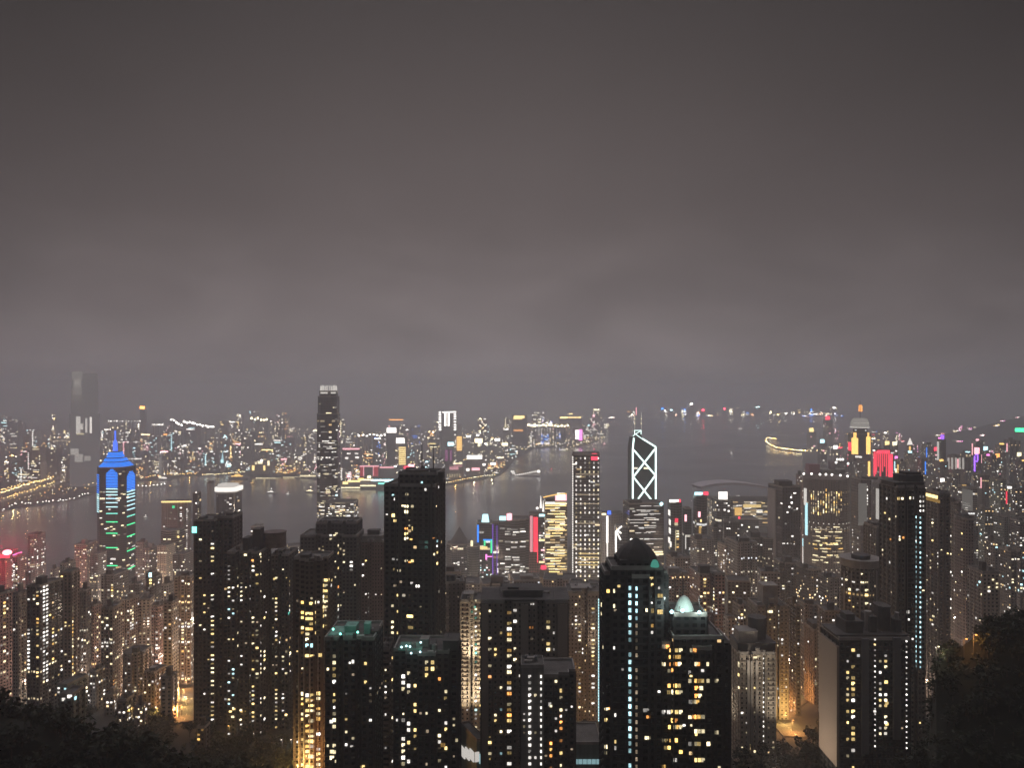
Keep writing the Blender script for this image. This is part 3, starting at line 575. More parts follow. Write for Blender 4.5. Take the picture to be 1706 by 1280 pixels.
# the tall tower with masts
t = near('tallest dark tower, square with a stepped roof and two thin masts, sparse yellow windows', 470, 640, 742, 810, plan='rect', d=30, rot=-7, col=(.085, .078, .074), fl=3.15)
t.block(664, 741, 790, plan='rect', d=24, dy=5, rot=-7, part='upper_wall', col=(.085, .078, .074), z0=t.zb); t.roofbox(676, 714, 784, 8, 'round', d=13, m=DARKC); t.mast(703, 786, 738, .33, 14); t.mast(722, 788, 742, .36, 12); t.roofbox(727, 739, 787, 8, d=6)
t.panel(663.6, 666, 795, 1060, 'w', 'corner_fin', m=DARKC); t.panel(718, 721, 800, 1060, 'w', 'corner_fin', m=DARKC)
t.pts([(678, 824, 'p', 2.6, 1.7), (655, 825, 'c', 1.6, 1), (658, 832, 'w', 1.2, 1.8), (677, 844, 'p', 3.4, 1.8), (671, 843, 'p', 1.6, 1.2), (687, 844, 'p', 2, 1.8), (677, 853, 'p', 2.8, 2.2), (656, 859, 'y', 3, 2.4), (658, 868, 'y', 2.2, 1.8), (677, 881, 'o', 2.4, 1.4), (677, 890, 'y', 2.8, 2), (677, 898, 'p', 3, 2), (685, 899, 'a', 2, 1), (687, 881, 'y', .6, 3), (726, 844, 'p', 2.4, 1), (728, 902, 'c', 2.4, 1.6), (724, 897, 'o', 2, .8), (728, 921, 'y', 1.8, 1.6), (724, 924, 'p', 1, 1.6), (728, 939, 'y', 2.6, 1.6), (656, 932, 'w', 2.6, 1.6), (663, 933, 'w', 2.4, 1), (677, 935, 'p', 2.6, 1.4), (687, 935, 'y', 2, 1.8), (683, 937, 'o', 2, 1), (657, 949, 'y', 1.8, 1.8), (665, 951, 'p', 2.8, 1.6), (703, 804, 'c', 1.4, 1.4), (709, 816, 'w', 1.2, 1.8), (730, 812, 'w', .8, 1.6), (686, 972, 'w'), (696, 977, 'w', 3, 1.8), (668, 970, 'd'), (658, 976, 'd')], 'w', 1.8, 1.6)
t.c(657, 990, 1060, 9, .6, 'wyp', 1.8, 1.6).c(665, 990, 1060, 9, .55, 'py', 1.8, 1.6).pts([(683, 1027, 'y', 5, 2.2), (684, 1046, 'y', 4, 2)]); t.close()
t = near('reddish brown ribbed apartment tower with few lights, between the stepped block and the two-mast tower', 660, 566, 646, 903, plan='comb', d=26, col=(.23, .17, .15), wall='slot', bay=2.6)
t.roofbox(600, 640, 893, 6, d=12, m=CONC); t.roofbox(612, 634, 884, 10, d=8); t.c(580, 995, 1025, 7, .6, 'wp', 2, 1.6).c(608, 990, 1022, 7.4, .7, 'w', 1.8, 1.4).c(613, 990, 1022, 7.4, .7, 'w', 2.4, 1.4).c(606, 930, 960, 7, .5, 'pw', 1.8, 1.6).c(612, 930, 965, 7, .5, 'wy', 1.8, 1.6).c(635, 945, 965, 7, .6, 'wp', 1.6, 1.6).c(646, 960, 1040, 7, .15, 'p', 1.8, 1.6); t.close()
t = near('grey balcony tower with a bright stacked window column, below the two-mast tower', 560, 690, 737, 986, plan='notch', d=22, col=(.17, .15, .145), bay=3)
t.c(702, 1000, 1055, 7.2, .35, 'oyp', 2.2, 2).c(713, 1020, 1060, 7, .6, 'w', 2.4, 1.3).c(726, 984, 1055, 7.2, .75, 'pypw', 2.4, 2).pts([(728, 995, 'c', 3.4, 2.4), (703, 1015, 'a', 2.2, 2.6), (713, 1034, 'w', 2.4, 1.2)]); t.close()
t = near('plain grey windowless-looking slab tower beside the bright stacked window column', 590, 736, 774, 972, plan='rect', d=20, rot=8, col=(.17, .145, .14), wall='slot'); t.clutter(3)
t.c(760, 1045, 1055, 7, .7, 'y', 1.4, 2); t.close()
t = near('pale floodlit tower with a rib of dark openings and teal lights, above a glass-lit podium', 560, 767, 806, 1002, plan='notch', d=22, col=(.62, .54, .43), wall='slot', bay=2.7, lit=.03)
t.c(790, 1004, 1214, 7.2, .75, 'wcpwt', 1.8, 1.5, 1).c(796, 1004, 1214, 7.2, .45, 'pyw', 1.6, 1.5, 1).c(799, 1000, 1214, 7.2, .3, 'y', 1, 1.4).pts([(790, 1012, 't'), (787, 1020, 't')], 't', 2, 1.6)
t.roofbox(772, 790, 990, 5, d=10, m=CONC); t.close(); light_face(t, 776, 1212, 1.1e5); light_face(t, 798, 1212, 1.1e5, up=90); light_face(t, 785, 1110, 6e4)
t = T('podium_building', 'low podium with a green roof and a bluish glass-lit edge at the pale tower\'s foot', 455, 768, 808, 1236, plan='rect', d=26, rot=24, col=(.2, .24, .2), wall='blank', cat='podium')
for i in range(5): t.panel(769+i*7.4, 775.5+i*7.4, 1246+i*2.6, 1262+i*2.6, random.choice('cwc'), 'window', .24)
t.close()
# two-tone tower with the cornice
t = near('grey-brown apartment tower with a flat cornice roof, orange window column and dark slot', 447, 802, 946, 1004, plan='comb', wall='slot', d=30, col=(.21, .18, .155), bay=2.9)
for x0, x1, cc in ((803, 813, (.26, .22, .19)), (868, 880, (.24, .21, .185)), (929, 945, (.27, .225, .19))): t.panel(x0, x1, 1008, 1290, 'w', 'wall_pier', m=pmat('pier_render', cc, .85, noise=.15, scale=.1), proud=.9)
t.roofbox(838, 904, 984, 6, d=16, m=DARKC); t.roofbox(846, 864, 979, 8, d=6); t.roofbox(804, 946, 999, 1, d=26, m=DARKC, name='cornice', z0=t.zt(1004)+.15)
for y in (1019, 1037, 1045, 1055, 1064, 1081, 1091, 1108, 1117, 1135, 1145, 1153, 1171, 1180, 1190, 1198, 1215, 1244, 1252, 1270): t.win(849, y, random.choice('pyoaww'), 4.2, 2)
t.c(861, 1017, 1110, 9, .55, 'wcwp', 2.4, 1.6).c(837, 1055, 1280, 9, .35, 'wpyc', 1.6, 1.5).c(829, 1055, 1280, 9, .35, 'pwy', 1.6, 1.5).c(818, 1055, 1280, 9, .25, 'ypo', 2.4, 1.6).c(909, 1030, 1110, 9, .5, 'yp', 2.6, 2).c(916, 1035, 1090, 9, .5, 'pw', 1.4, 1.6).c(921, 1035, 1090, 9, .35, 'w', 1.2, 1.6).pts([(885, 1046, 'o', 3, 1.6), (886, 1065, 'd'), (887, 1007, 'w', 2.6, 1)], 'w'); t.close()
t = near('lower brown tower with two straight columns of white stair lights, before the cornice-roofed tower', 395, 868, 958, 1128, plan='step', d=24, col=(.12, .105, .095), bay=2.8)
t.block(868, 906, 1112, plan='rect', d=14, dy=-2, part='stair_tower', col=(.16, .15, .145), wall='blank')
t.c(886, 1124, 1285, 10.45, 1, 'w', 1.7, 1.6).c(898.5, 1128, 1285, 10.45, 1, 'w', .9, 1.5).c(916, 1205, 1285, 10, .6, 'ao', 1.6, 1.6).c(931, 1150, 1285, 10, .4, 'ypo', 2, 1.6).c(938, 1165, 1285, 10, .45, 'pw', 1.2, 1.4).c(925, 1200, 1220, 10, .8, 'w', 1.4, 1.2).pts([(932, 1151, 'y', 2.6, 2.4), (916, 1174, 'w', 1.8, 2), (932, 1194, 'o', 2, 1.8)]); t.close()
t = near('pale pinkish tower with a blue-white light strip down its edge, beside the black gabled tower', 620, 941, 1003, 988, plan='notch', d=26, col=(.36, .30, .27), wall='slot', bay=2.8, lit=.03)
t.c(987, 1000, 1222, 6.8, .7, 'wpwy', 3, 1.5, 1).c(965, 1012, 1222, 6.8, .3, 'ywp', 2.2, 1.5, 2).c(972, 1020, 1222, 6.8, .25, 'w', 1.8, 1.4, 2).c(957, 1010, 1200, 6.8, .25, 'wp', 1.8, 1.4)
y = 998
while y < 1228: t.panel(997, 999.4, y, y+3.2, 'c', 'light_strip', .9); y += 4.6
t.roofbox(950, 985, 980, 6, d=14, m=CONC); t.close(); light_face(t, 956, 1200, 7e4, up=80); light_face(t, 985, 1110, 4e4)
# black gabled tower and the tower with the pale dome
t = near('black apartment tower with a steep dark gabled cap and two lines of cyan stair lights', 352, 1000, 1112, 962, plan='step', d=24, col=(.05, .05, .052), fl=3.25)
t.block(1025, 1096, 934, plan='rect', d=18, dy=2, part='upper_wall', z0=t.blocks[0][1], col=(.05, .05, .052), roof=False); t.block(1010, 1104, 948, plan='rect', d=20, dy=1, part='upper_wall', col=(.05, .05, .052))
pr = [(934, 1.0), (929, .95), (923, .84), (917, .68), (911, .47), (906, .26), (902, .05)]; mb = MB(); q0 = fit('oct', 1026, 1095, 354, 16, 0); q0 = q0 if area2(q0) > 0 else q0[::-1]; gx = sum(p[0] for p in q0)/8; gy = sum(p[1] for p in q0)/8
for (ya, ka), (yb, kb) in zip(pr, pr[1:]): mb.prism([(gx+(p[0]-gx)*ka-t.base.x, gy+(p[1]-gy)*ka-t.base.y) for p in q0], t.zt(ya, 354)-t.base.z, t.zt(yb, 354)-t.base.z, 0, kb/ka, yb == 902)
mb.build('roof', [DARKC], t.root)
t.mast(1058, 912, 884, .22, 10); 
y = 980
while y < 1290: t.win(1045, y, 'c', 1.5, 2.2); y += 13.2
y = 980
while y < 1290: t.win(1058.5, y, 'c' if y < 1045 else 'd', 1.1, 2, k=1 if y < 1045 else .8); y += 13.2
t.pts([(1085, 964, 'y', 2.4, 1.6), (1085, 975, 'y', 2.4, 1.6), (1103, 993, 'y', 3, 2), (1085, 1018, 'y', 3, 2.4), (1103, 1020, 'y', 3.2, 2.4), (1083, 1043, 'a', 4, 1.8), (1077, 1017, 'p', 1, 1.8), (1013, 985, 'a', 1.8, 2), (1023, 985, 'p', .9, 2), (1031, 977, 'y', 1.6, 1.2), (1003, 1008, 'p', 1.3, 2.2), (1003, 1023, 'p', 1.3, 2), (1023, 1010, 'p', 1, 2), (1006, 1079, 'p', 1.2, 1.8), (1023, 1080, 'w', 1, 1.6), (1007, 1167, 'p', 1.4, 1.8), (1010, 1182, 'p', 3, 1.2), (1016, 1181, 'o', 2, 1), (1007, 1190, 'p', 1.6, 1.8), (1025, 1192, 'w', 1, 1.8), (1008, 1200, 'y', 1.6, 1.8), (1025, 1236, 'y', 1, 2), (1008, 1245, 'p', 1.6, 2), (1008, 1255, 'p', 1.4, 1.8), (1025, 1247, 'w', 1, 2), (1080, 1184, 'w', 4, 1.8), (1081, 1195, 'o', 2, 1.4), (1081, 1230, 'p', 3, 1.6)])
mb = MB(); q = P(1091, 945, 351); mb.ball(t.L(q), 1.9, 0, 10, 6, 1.7, True); mb.build('roof_light', [EM('t', 500, .13, False)], t.root); t.close()
t = near('black stepped apartment tower under a glowing pale green dome, amber living-room windows', 346, 1090, 1216, 1082, plan='step', d=26, col=(.048, .047, .048), fl=3.05)
t.block(1106, 1204, 1064, plan='rect', d=22, dy=2, part='upper_wall', z0=t.blocks[0][1], col=(.048, .047, .048)); t.block(1110, 1178, 1026, plan='rect', d=18, dy=4, part='upper_wall', z0=t.blocks[0][1], col=(.048, .047, .048))
rows = {1078: [(1112, 'o'), (1105, 'd')], 1084: [(1118, 'a'), (1127, 'y'), (1134, 'p'), (1152, 'p'), (1156, 'o')], 1095: [(1117, 'a'), (1124, 'a'), (1131, 'a')], 1107: [(1104, 'p'), (1118, 'o'), (1125, 'o'), (1132, 'p'), (1160, 'p'), (1163, 'o'), (1178, 'p')], 1118: [(1115, 'p'), (1121, 'o')], 1121: [(1148, 'w')], 1135: [(1149, 'p'), (1158, 'a'), (1165, 'a'), (1170, 'y'), (1179, 'p'), (1194, 'p')], 1143: [(1115, 'a'), (1123, 'a'), (1131, 'y')], 1147: [(1160, 'o'), (1168, 'p')], 1154: [(1114, 'y'), (1121, 'p'), (1128, 'y'), (1134, 'p')], 1160: [(1160, 'o'), (1166, 'p')], 1170: [(1150, 'w'), (1156, 'p'), (1162, 'a')], 1187: [(1105, 'w'), (1114, 'w'), (1120, 'y'), (1127, 'y'), (1134, 'p')], 1195: [(1149, 'p'), (1157, 'o'), (1164, 'a'), (1171, 'p')], 1201: [(1120, 'a'), (1126, 'o')], 1212: [(1116, 'a'), (1123, 'p'), (1129, 'a'), (1134, 'p')], 1219: [(1158, 'p'), (1164, 'p'), (1171, 'p')], 1221: [(1096, 'y'), (1194, 'p')], 1234: [(1104, 'p'), (1110, 'y'), (1118, 'a'), (1126, 'a')], 1240: [(1149, 'w'), (1158, 'p'), (1164, 'y'), (1180, 'p')], 1246: [(1109, 'y'), (1115, 'a'), (1206, 'p')], 1253: [(1134, 'a')], 1267: [(1094, 'p'), (1124, 'w'), (1158, 'y'), (1165, 'y'), (1171, 'p')], 1278: [(1092, 'p'), (1100, 'p'), (1106, 'a')]}
for y, l in rows.items():
    for x, ch in l: t.win(x, y, ch, 1.95, 2.0, snap=False)
t.close()
def dome(t):
    c = P(1140, 1024, 359); mb = MB(); r = 26*359/F; prof = [(1.12, 0), (.92, .18), (.80, .55), (.66, .95), (.47, 1.3), (.27, 1.52), (.10, 1.62), (.02, 1.66)]; k = 0; nu = 20
    for q, z in prof:
        for i in range(nu): a = 6.2832*i/nu; mb.v.append((c.x-t.base.x+q*r*.72*math.cos(a), c.y-t.base.y+q*r*.72*math.sin(a), c.z-t.base.z+z*r*.74))
    for j in range(len(prof)-1):
        for i in range(nu): mb.f.append((j*nu+i, j*nu+(i+1) % nu, (j+1)*nu+(i+1) % nu, (j+1)*nu+i)); mb.m.append(0); mb.uv += [(0, 0)]*4
    d = mb.build('dome', [pmat('dome_paint', (.60, .72, .68), .5, noise=.1, scale=.3)], t.root)
    for x, y in ((1119, 1020), (1137, 1018), (1165, 1021)):
        m2 = MB(); q = t.L(P(x, y, 345 if x == 1137 else 350)); m2.ball(q, .8); m2.build('flood_lamp', [EM('c', 500, 1.6, False)], t.root)
        L = bpy.data.lights.new('dome_light', 'POINT'); L.energy = 2600; L.color = (.8, 1, .93); L.shadow_soft_size = .8; lo = bpy.data.objects.new('dome_light', L); C.objects.link(lo); lo.parent = t.root; lo.location = (q[0], q[1]-1.0, q[2]+1.2)
    return d
dome(t)
# pale towers on the right of the dome
t = near('pale concrete tower, ribbed balconies between slabs under a heavy dark roof, one dotted light line', 500, 1215, 1292, 1090, plan='comb', d=24, col=(.36, .32, .27), wall='slot', bay=2.6, lit=.03)
t.roofbox(1216, 1292, 1072, 3, d=18, m=DARKC); t.roofbox(1222, 1262, 1052, 5, d=12, m=CONC); t.roofbox(1246, 1276, 1032, 9, 'round', d=12, m=DARKC)
y = 1090
while y < 1236: t.win(1272.5, y, 'w', 1.1, 1.1, snap=False, k=1.2); y += 8.1
for x in (1246, 1252, 1260): t.panel(x-2, x+2, 1100, 1240, 'w', 'balcony_stack', m=CONC, proud=1.2)
t.c(1232, 1105, 1240, 8, .35, 'pyw', 2, 1.5).c(1240, 1150, 1240, 8, .25, 'w', 1.6, 1.2).c(1247, 1110, 1240, 9, .3, 'dw', 1.8, 1).pts([(1231, 1109, 'p', 3.6, 2.4), (1231, 1125, 'y', 3, 2), (1258, 1096, 'p', 3, 1.4), (1263, 1094, 'p', 2, 1.4)]); t.close(); light_face(t, 1222, 1235, 6e4, (1, .85, .66)); light_face(t, 1286, 1235, 6e4, (1, .85, .66)); light_face(t, 1255, 1160, 4e4, (1, .85, .66))
t = near('pale tower with an open white roof frame and white lights down its middle bay', 620, 1246, 1313, 1012, plan='comb', d=24, col=(.34, .32, .28), wall='slot', bay=2.7, lit=.03)
t.roofbox(1262, 1296, 976, 6, d=14, m=CONC); t.roofbox(1278, 1290, 998, 2, d=6, m=CONC); t.c(1285, 1010, 1060, 6.7, .5, 'ypp', 5, 2).c(1298, 1008, 1210, 6.7, .7, 'wwp', 2, 1.6, 1.2).c(1303, 1020, 1180, 6.7, .3, 'w', 1.8, 1.4); t.close()
t = near('dark balcony tower with ladder-like ledges, beside the pale tower with the white roof frame', 640, 1313, 1332, 1010, plan='rect', d=20, col=(.17, .155, .14), wall='band', lit=.02); t.c(1321, 1020, 1160, 6.6, .35, 'pwd', 2.4, 1.4).clutter(5); t.close()
t = near('small pinkish lit block with tiny windows, behind the ladder-like balcony tower', 760, 1320, 1340, 1022, plan='notch', d=20, col=(.34, .29, .26), wall='slot', lit=.05); t.c(1322, 1030, 1070, 5.5, .8, 'w', 2, 1.6); t.clutter(8); t.close()
t = near('pale brown tower with narrow dark windows, its foot glowing from an orange lane', 690, 1341, 1376, 1052, plan='notch', d=22, col=(.30, .255, .22), wall='slot', bay=2.6)
t.roofbox(1344, 1372, 1040, 6, d=14, m=DARKC); t.pts([(1347, 1070, 'w'), (1363, 1099, 'p', 6, 3), (1363, 1140, 'p', 5, 3), (1364, 1127, 'w', 2, 2)]); t.close()
t = near('tower of bare concrete slabs and black bays with yellow rooms and dotted light lines', 440, 1368, 1516, 1066, plan='rect', d=26, rot=0, col=(.04, .04, .041), bay=2.9)
t.panel(1368, 1398, 1066, 1262, 'w', 'end_slab', m=pmat('bare_concrete', (.30, .25, .205), .85, noise=.12, scale=.1), proud=1.4); t.panel(1434, 1446, 1064, 1256, 'w', 'slab_fin', m=pmat('grey_concrete', (.15, .15, .155), .85, noise=.15, scale=.1), proud=1.6); t.panel(1487, 1499, 1062, 1232, 'w', 'slab_fin', m=pmat('dark_grey_concrete', (.12, .12, .125), .85, noise=.15, scale=.1), proud=1.6)
t.roofbox(1372, 1512, 1058, 2, d=20, m=DARKC); t.roofbox(1392, 1438, 1036, 5, d=14, m=DARKC); t.roofbox(1434, 1460, 1028, 6, 'rect', d=12, m=DARKC); t.roofbox(1455, 1484, 1012, 9, 'oct', d=11, m=DARKC); t.roofbox(1480, 1502, 1034, 6, d=9, m=DARKC); t.roofbox(1440, 1452, 1020, 8, 'round', d=4, m=CONC, name='water_tank'); t.roofbox(1490, 1498, 1022, 8, 'round', d=3, m=CONC, name='water_tank'); t.roofbox(1400, 1424, 1024, 7, d=8, m=DARKC)
for y in (1064, 1082, 1116, 1128, 1136, 1146, 1155, 1164, 1182, 1190, 1200, 1210, 1219, 1228, 1236, 1255): t.win(1422.5, y, random.choice('yyypw'), 2.4, 2.1)
for y in (1065, 1119, 1127, 1155, 1164, 1182, 1190, 1228, 1262): t.win(1413, y, random.choice('ypp'), 1.7, 1.8)
t.c(1408, 1060, 1240, 9, .35, 'pyw', 1.1, 1.5)
y = 1066
while y < 1246: t.win(1457.5, y, 'w', .75, .9, snap=False, k=1.2); t.win(1510, y+3, 'w', .75, .9, snap=False, k=1.2); y += 8.9
t.c(1467, 1076, 1240, 9, .5, 'wyp', 1.5, 1.6).c(1477, 1076, 1240, 9, .5, 'ypw', 1.8, 1.7).pts([(1476, 1137, 'y', 2.4, 2), (1477, 1172, 'y', 2.4, 2), (1477, 1207, 'y', 2.4, 2.2), (1368, 1124, 'w', 1, 2.2), (1398, 1208, 'w', 1, 2), (1446, 1208, 'w', 1, 2)]); t.close(); light_face(t, 1383, 1290, 6e4, (1, .8, .62), 34, 2.7, 60); light_face(t, 1470, 1290, 5e4, (.9, .92, 1), 34, 2.7, 70)
t = near('tall tower with dark rounded roof cap, twin lines of blue-white lights down one edge', 500, 1466, 1541, 812, plan='comb', d=24, col=(.14, .125, .11), bay=2.9)
t.roofbox(1468, 1540, 804, 2, d=18, m=DARKC); t.roofbox(1488, 1538, 792, 5, 'oct', d=14, m=DARKC); t.roofbox(1497, 1534, 787, 7, d=9, m=DARKC); t.mast(1516, 788, 780, .2)
t.panel(1500, 1524, 818, 1130, 'w', 'window_bay', m=pmat('bronze_glass', (.03, .025, .02), .2), proud=.10)
t.c(1508, 872, 1052, 8.1, .72, 'pwpyw', 3.2, 1.7, .3).pts([(1478, 831, 'w', 1.2, 1.8), (1496, 831, 'y', 1.2, 2.2), (1503, 831, 'p', 1.6, 1.6), (1510, 831, 'p', 2, 1.8), (1516, 830, 'p', 1, 2), (1522, 830, 'w', 1, 2), (1508, 852, 'c', 4.4, 2.6), (1484, 899, 'o', 1.4, 1.4), (1498, 899, 'p', 1.8, 2), (1506, 896, 'o', 2, 1.6)])
y = 828
while y < 858: t.win(1533, y, 'w', .8, 1.6, snap=False); t.win(1538, y, 'w', .8, 1.6, snap=False); y += 7.7
y = 862
while y < 1112: t.win(1527.5, y, 'c', 1.1, 1.6, snap=False, k=1.1); t.win(1533, y+1, 'c', .9, 1.4, snap=False, k=.9); y += 8.3
t.pts([(1509, 1002, 'w'), (1512, 1020, 'w', 2, 2.4)]); t.c(1509, 1030, 1140, 9, .9, 'w', .9, .9); t.close()
t = near('brown tower with an orange-topped roof sign and warm lights growing denser to its foot', 690, 1541, 1582, 822, plan='notch', d=24, col=(.20, .165, .14), bay=2.9)
t.panel(1542, 1562, 824, 829, 'y', 'roof_sign', 1.1); t.panel(1544, 1566, 831, 836, 'a', 'lit_parapet', .12); t.c(1553, 862, 1045, 6, .5, 'ypwp', 3, 1.6, 1).c(1563, 880, 1045, 6, .35, 'wp', 2, 1.4, 1).c(1546, 895, 1045, 6, .3, 'pw', 2, 1.4).pts([(1556, 1028, 'p', 6, 2), (1552, 1034, 'y', 6, 2)]); t.close()
t = near('curved-top reddish brown tower with a thin column of white lights, above the dark hill', 760, 1590, 1622, 866, plan='oct', d=24, col=(.16, .125, .12), bay=2.9); t.c(1603, 880, 980, 6, .6, 'pwy', 2, 1.6).c(1590, 880, 990, 6, .3, 'w', 2, 1.4).roofpyramid(1592, 1620, 866, 856, 4, 'oct', 16, top=.6); t.close()
t = near('dim brown tower with sparse lights behind the tower with the twin blue-white light lines', 800, 1578, 1600, 838, plan='notch', d=22, col=(.17, .145, .13)); t.c(1584, 850, 1020, 6, .35, 'wp', 2.2, 1.6).c(1592, 860, 1000, 6, .25, 'wp', 2, 1.4).clutter(9); t.close()
t = near('drum-shaped tower with a projecting ring roof and dark window bays framed by white piers', 605, 1402, 1464, 948, plan='round', d=28, col=(.16, .15, .14), bay=4, fl=3.2)
t.roofbox(1398, 1468, 936, -1, 'round', d=32, m=CONC, name='ring_roof'); t.roofbox(1418, 1450, 927, 4, 'round', d=14, m=DARKC)
for x in (1408, 1419, 1433, 1447, 1459): t.panel(x-.7, x+.7, 952, 1020, 'w', 'pier', m=CONC, proud=1.0)
t.pts([(1412, 967, 'p', 3.4, 1.6), (1422, 970, 'w', 3, 1.2), (1438, 971, 'p', 3.4, 1.6), (1445, 971, 'p', 3.4, 1.6), (1414, 982, 'p', 4, 2.2), (1426, 983, 'w', 3.4, 1.8), (1445, 984, 'p', 3.4, 2.2), (1415, 989, 'a', 4, 1.8), (1445, 992, 'y', 3.6, 2.4), (1415, 1001, 'a', 4, 1.6), (1445, 1006, 'p', 3.4, 2), (1404, 965, 'w', 2.4, 1.4), (1404, 975, 'w', 2, 1.4), (1458, 977, 'd', 2, 2)]); t.close()
t = near('plain pale grey tower with vertical ribs, beside the drum-shaped tower', 640, 1440, 1468, 880, plan='comb', d=24, col=(.22, .205, .19), wall='slot', bay=2.4); t.roofbox(1446, 1466, 872, 6, d=12); t.pts([(1457, 990, 'w'), (1484, 1008, 'w')]); t.close()
t = T('podium_building', 'low podium with a green roof and pale teal-lit front, below the blue-edged pinkish tower', 505, 950, 1001, 1240, plan='rect', d=30, col=(.12, .16, .15), wall='blank', cat='podium')
for i in range(6): t.panel(956+i*7.5, 962.5+i*7.5, 1266, 1282, 'c', 'window', .16)
t.roofbox(966, 990, 1236, 8, d=8, m=TEALROOF); t.close()
# ---------------------------------------------------------------- landmarks of the harbour front
def lm(name, label, Y, xl, xr, yt, **k): return T(name, label, Y, xl, xr, yt, **{'wall': 'glass', 'lit': .05, 'glow': 1.5, 'cat': 'office tower', 'bay': 3.4, 'fl': 3.9, 'roof': True, **k})
OFF = 'office_tower'
# blue-lit tower with the stepped crown
t = lm(OFF, 'office tower crowned by blue-lit stepped pyramids and mast, blue-to-green light bands down it', 1450, 162, 226, 780, plan='oct', d=66, col=(.07, .075, .08), lit=.035)
q = t.blocks[0]
def tier(xl, xr, y0, y1, top, ch, k):
    pts = fit('oct', xl, xr, t.Y+4, (xr-xl)*t.Y/F, 0); pts = pts if area2(pts) > 0 else pts[::-1]; mb = MB(); l = [(p[0]-t.base.x, p[1]-t.base.y) for p in pts]; z0, z1 = t.zt(y0, t.Y)-t.base.z, t.zt(y1, t.Y)-t.base.z
    n = 4
    for i in range(n):
        a, b = i/n, (i+.62)/n; s0, s1 = 1-(1-top)*a, 1-(1-top)*b; cx = sum(p[0] for p in l)/len(l); cy_ = sum(p[1] for p in l)/len(l); ll = [(cx+(p[0]-cx)*s0, cy_+(p[1]-cy_)*s0) for p in l]
        mb.prism(ll, z0+(z1-z0)*a, z0+(z1-z0)*b, 0, s1/s0)
    mb.build('crown_tier', [EM(ch, 1450, k, False)], t.root)
    mb = MB(); mb.prism([(p[0]*.97, p[1]*.97) for p in l], z0, z1+.2, 0, top*.97); mb.build('crown_core', [DARKC], t.root)
tier(164, 223, 779.5, 772, .72, 'z', .75); tier(172, 214, 770, 765, .85, 'z', .75); tier(177, 208, 763, 754, .75, 'z', .75)
mb = MB(); a = t.L(P(192, 755, 1480)); b = t.L(P(192, 734, 1480)); c = t.L(P(192, 718, 1480)); mb.bar(a, b, 2.6); mb.bar(b, c, 1.3); mb.bar((a[0]-4, a[1], a[2]), (a[0]-3, a[1], a[2]+20), .8); mb.bar((a[0]+4, a[1], a[2]), (a[0]+3, a[1], a[2]+20), .8); mb.build('mast', [EM('b', 1450, .8, False)], t.root)
for x in (188, 196):
    m2 = MB(); m2.ball(t.L(P(x, 713, 1480)), 1.2); m2.build('beacon', [EM('p', 1450, 1, False)], t.root)
rowy = [(783, 'z'), (785.6, 'z'), (788.2, 'z'), (790.8, 'z'), (793.4, 'z'), (796, 'z'), (798.6, 'z'), (801.2, 'z'), (803.8, 'z'), (806.4, 'z'), (809, 'z'), (812, 'z'), (815, 'c'), (820, 'c'), (825, 'c'), (831, 'c'), (838, 'c'), (845, 'c'), (856, 't'), (870, 'g'), (889, 'g'), (913, 'g'), (943, 'g')]
for y, ch in rowy:
    nr = max(0, (789-y)/8)
    t.panel(177+nr*9, 196-nr*9, y-.75, y+.75, ch, k=.8)
for y, ch in rowy: 
    y2 = y+3.4; nr = max(0, (793-y2)/9); t.panel(211.5+nr*5, 224.5-nr*5, y2-.75, y2+.75, ch, k=.8)
for i in range(18): t.panel(161.9, 165, 791+i*3.6, 792.6+i*3.6, 'z' if i < 9 else 'c', k=.6)
t.pts([(x, y, 'p', 5, 2) for x, y in ((180, 880), (186, 884), (190, 882), (204, 876), (208, 879), (170, 874), (167, 852), (206, 855), (203, 823), (207, 824), (168, 820), (214, 905), (219, 904), (206, 786), (200, 790), (204, 809), (168, 910), (190, 893), (196, 916))]); t.win(183, 827, 'k', 6, 5, k=1.4)
t.rnd(45, 'pwwd', 965, 815, w=5, h=1.6); t.close()
# tall tower with the notched crown
t = lm(OFF, 'tallest island office tower, tapered with a claw-notched pale crown, rows of white office lights', 1720, 528, 567, 690, plan='oct', d=52, col=(.16, .165, .175), lit=.05, bay=3, wall='glass')
z1 = t.blocks[0][2]; t.block(529.5, 565.5, 661, plan='oct', d=49, dy=2, z0=z1, part='upper_wall'); t.block(532, 563, 652, plan='oct', d=44, dy=4, z0=t.blocks[1][2], part='upper_wall')
pts = fit('oct', 533, 562, 1726, 42, 0)
n = len(pts)
for i in range(n):
    for k in range(4):
        f = (k+.5)/4; x = pts[i][0]+(pts[(i+1) % n][0]-pts[i][0])*f; y = pts[i][1]+(pts[(i+1) % n][1]-pts[i][1])*f
        mb = MB(); a = t.L((x, y, t.zt(652))); hgt = 11 if k in (1, 2) else 13; mb.bar(a, (a[0]*.93, a[1]*.93, a[2]+hgt), .8, 0, 4); mb.build('crown_fin', [EM('w', 900, .3, False)], t.root)
t.panel(534, 546, 653.5, 656, 'w', k=.35); t.panel(548, 562, 653.5, 656, 'w', k=.35)
for y in (674, 679, 687, 700, 712, 719, 735, 737, 739, 741, 745, 748, 753, 763, 765, 776, 779, 783, 785, 789, 792, 796, 811, 814, 818, 821, 826, 835, 838, 844, 847, 852, 858, 863):
    for _ in range(4 if y > 730 else 2): t.win(random.uniform(529, 566), y, random.choice('wwwp'), random.uniform(4, 13), 1.7, k=random.uniform(.5, 1))
for x, y in ((564, 711), (561, 718), (566, 718), (533, 727), (536, 764), (544, 764), (563, 816), (562, 825), (558, 831), (538, 845), (534, 845)): t.win(x, y, 'w', 4.5, 2.4)
t.win(562, 826, 'c', 6, 4); t.close()
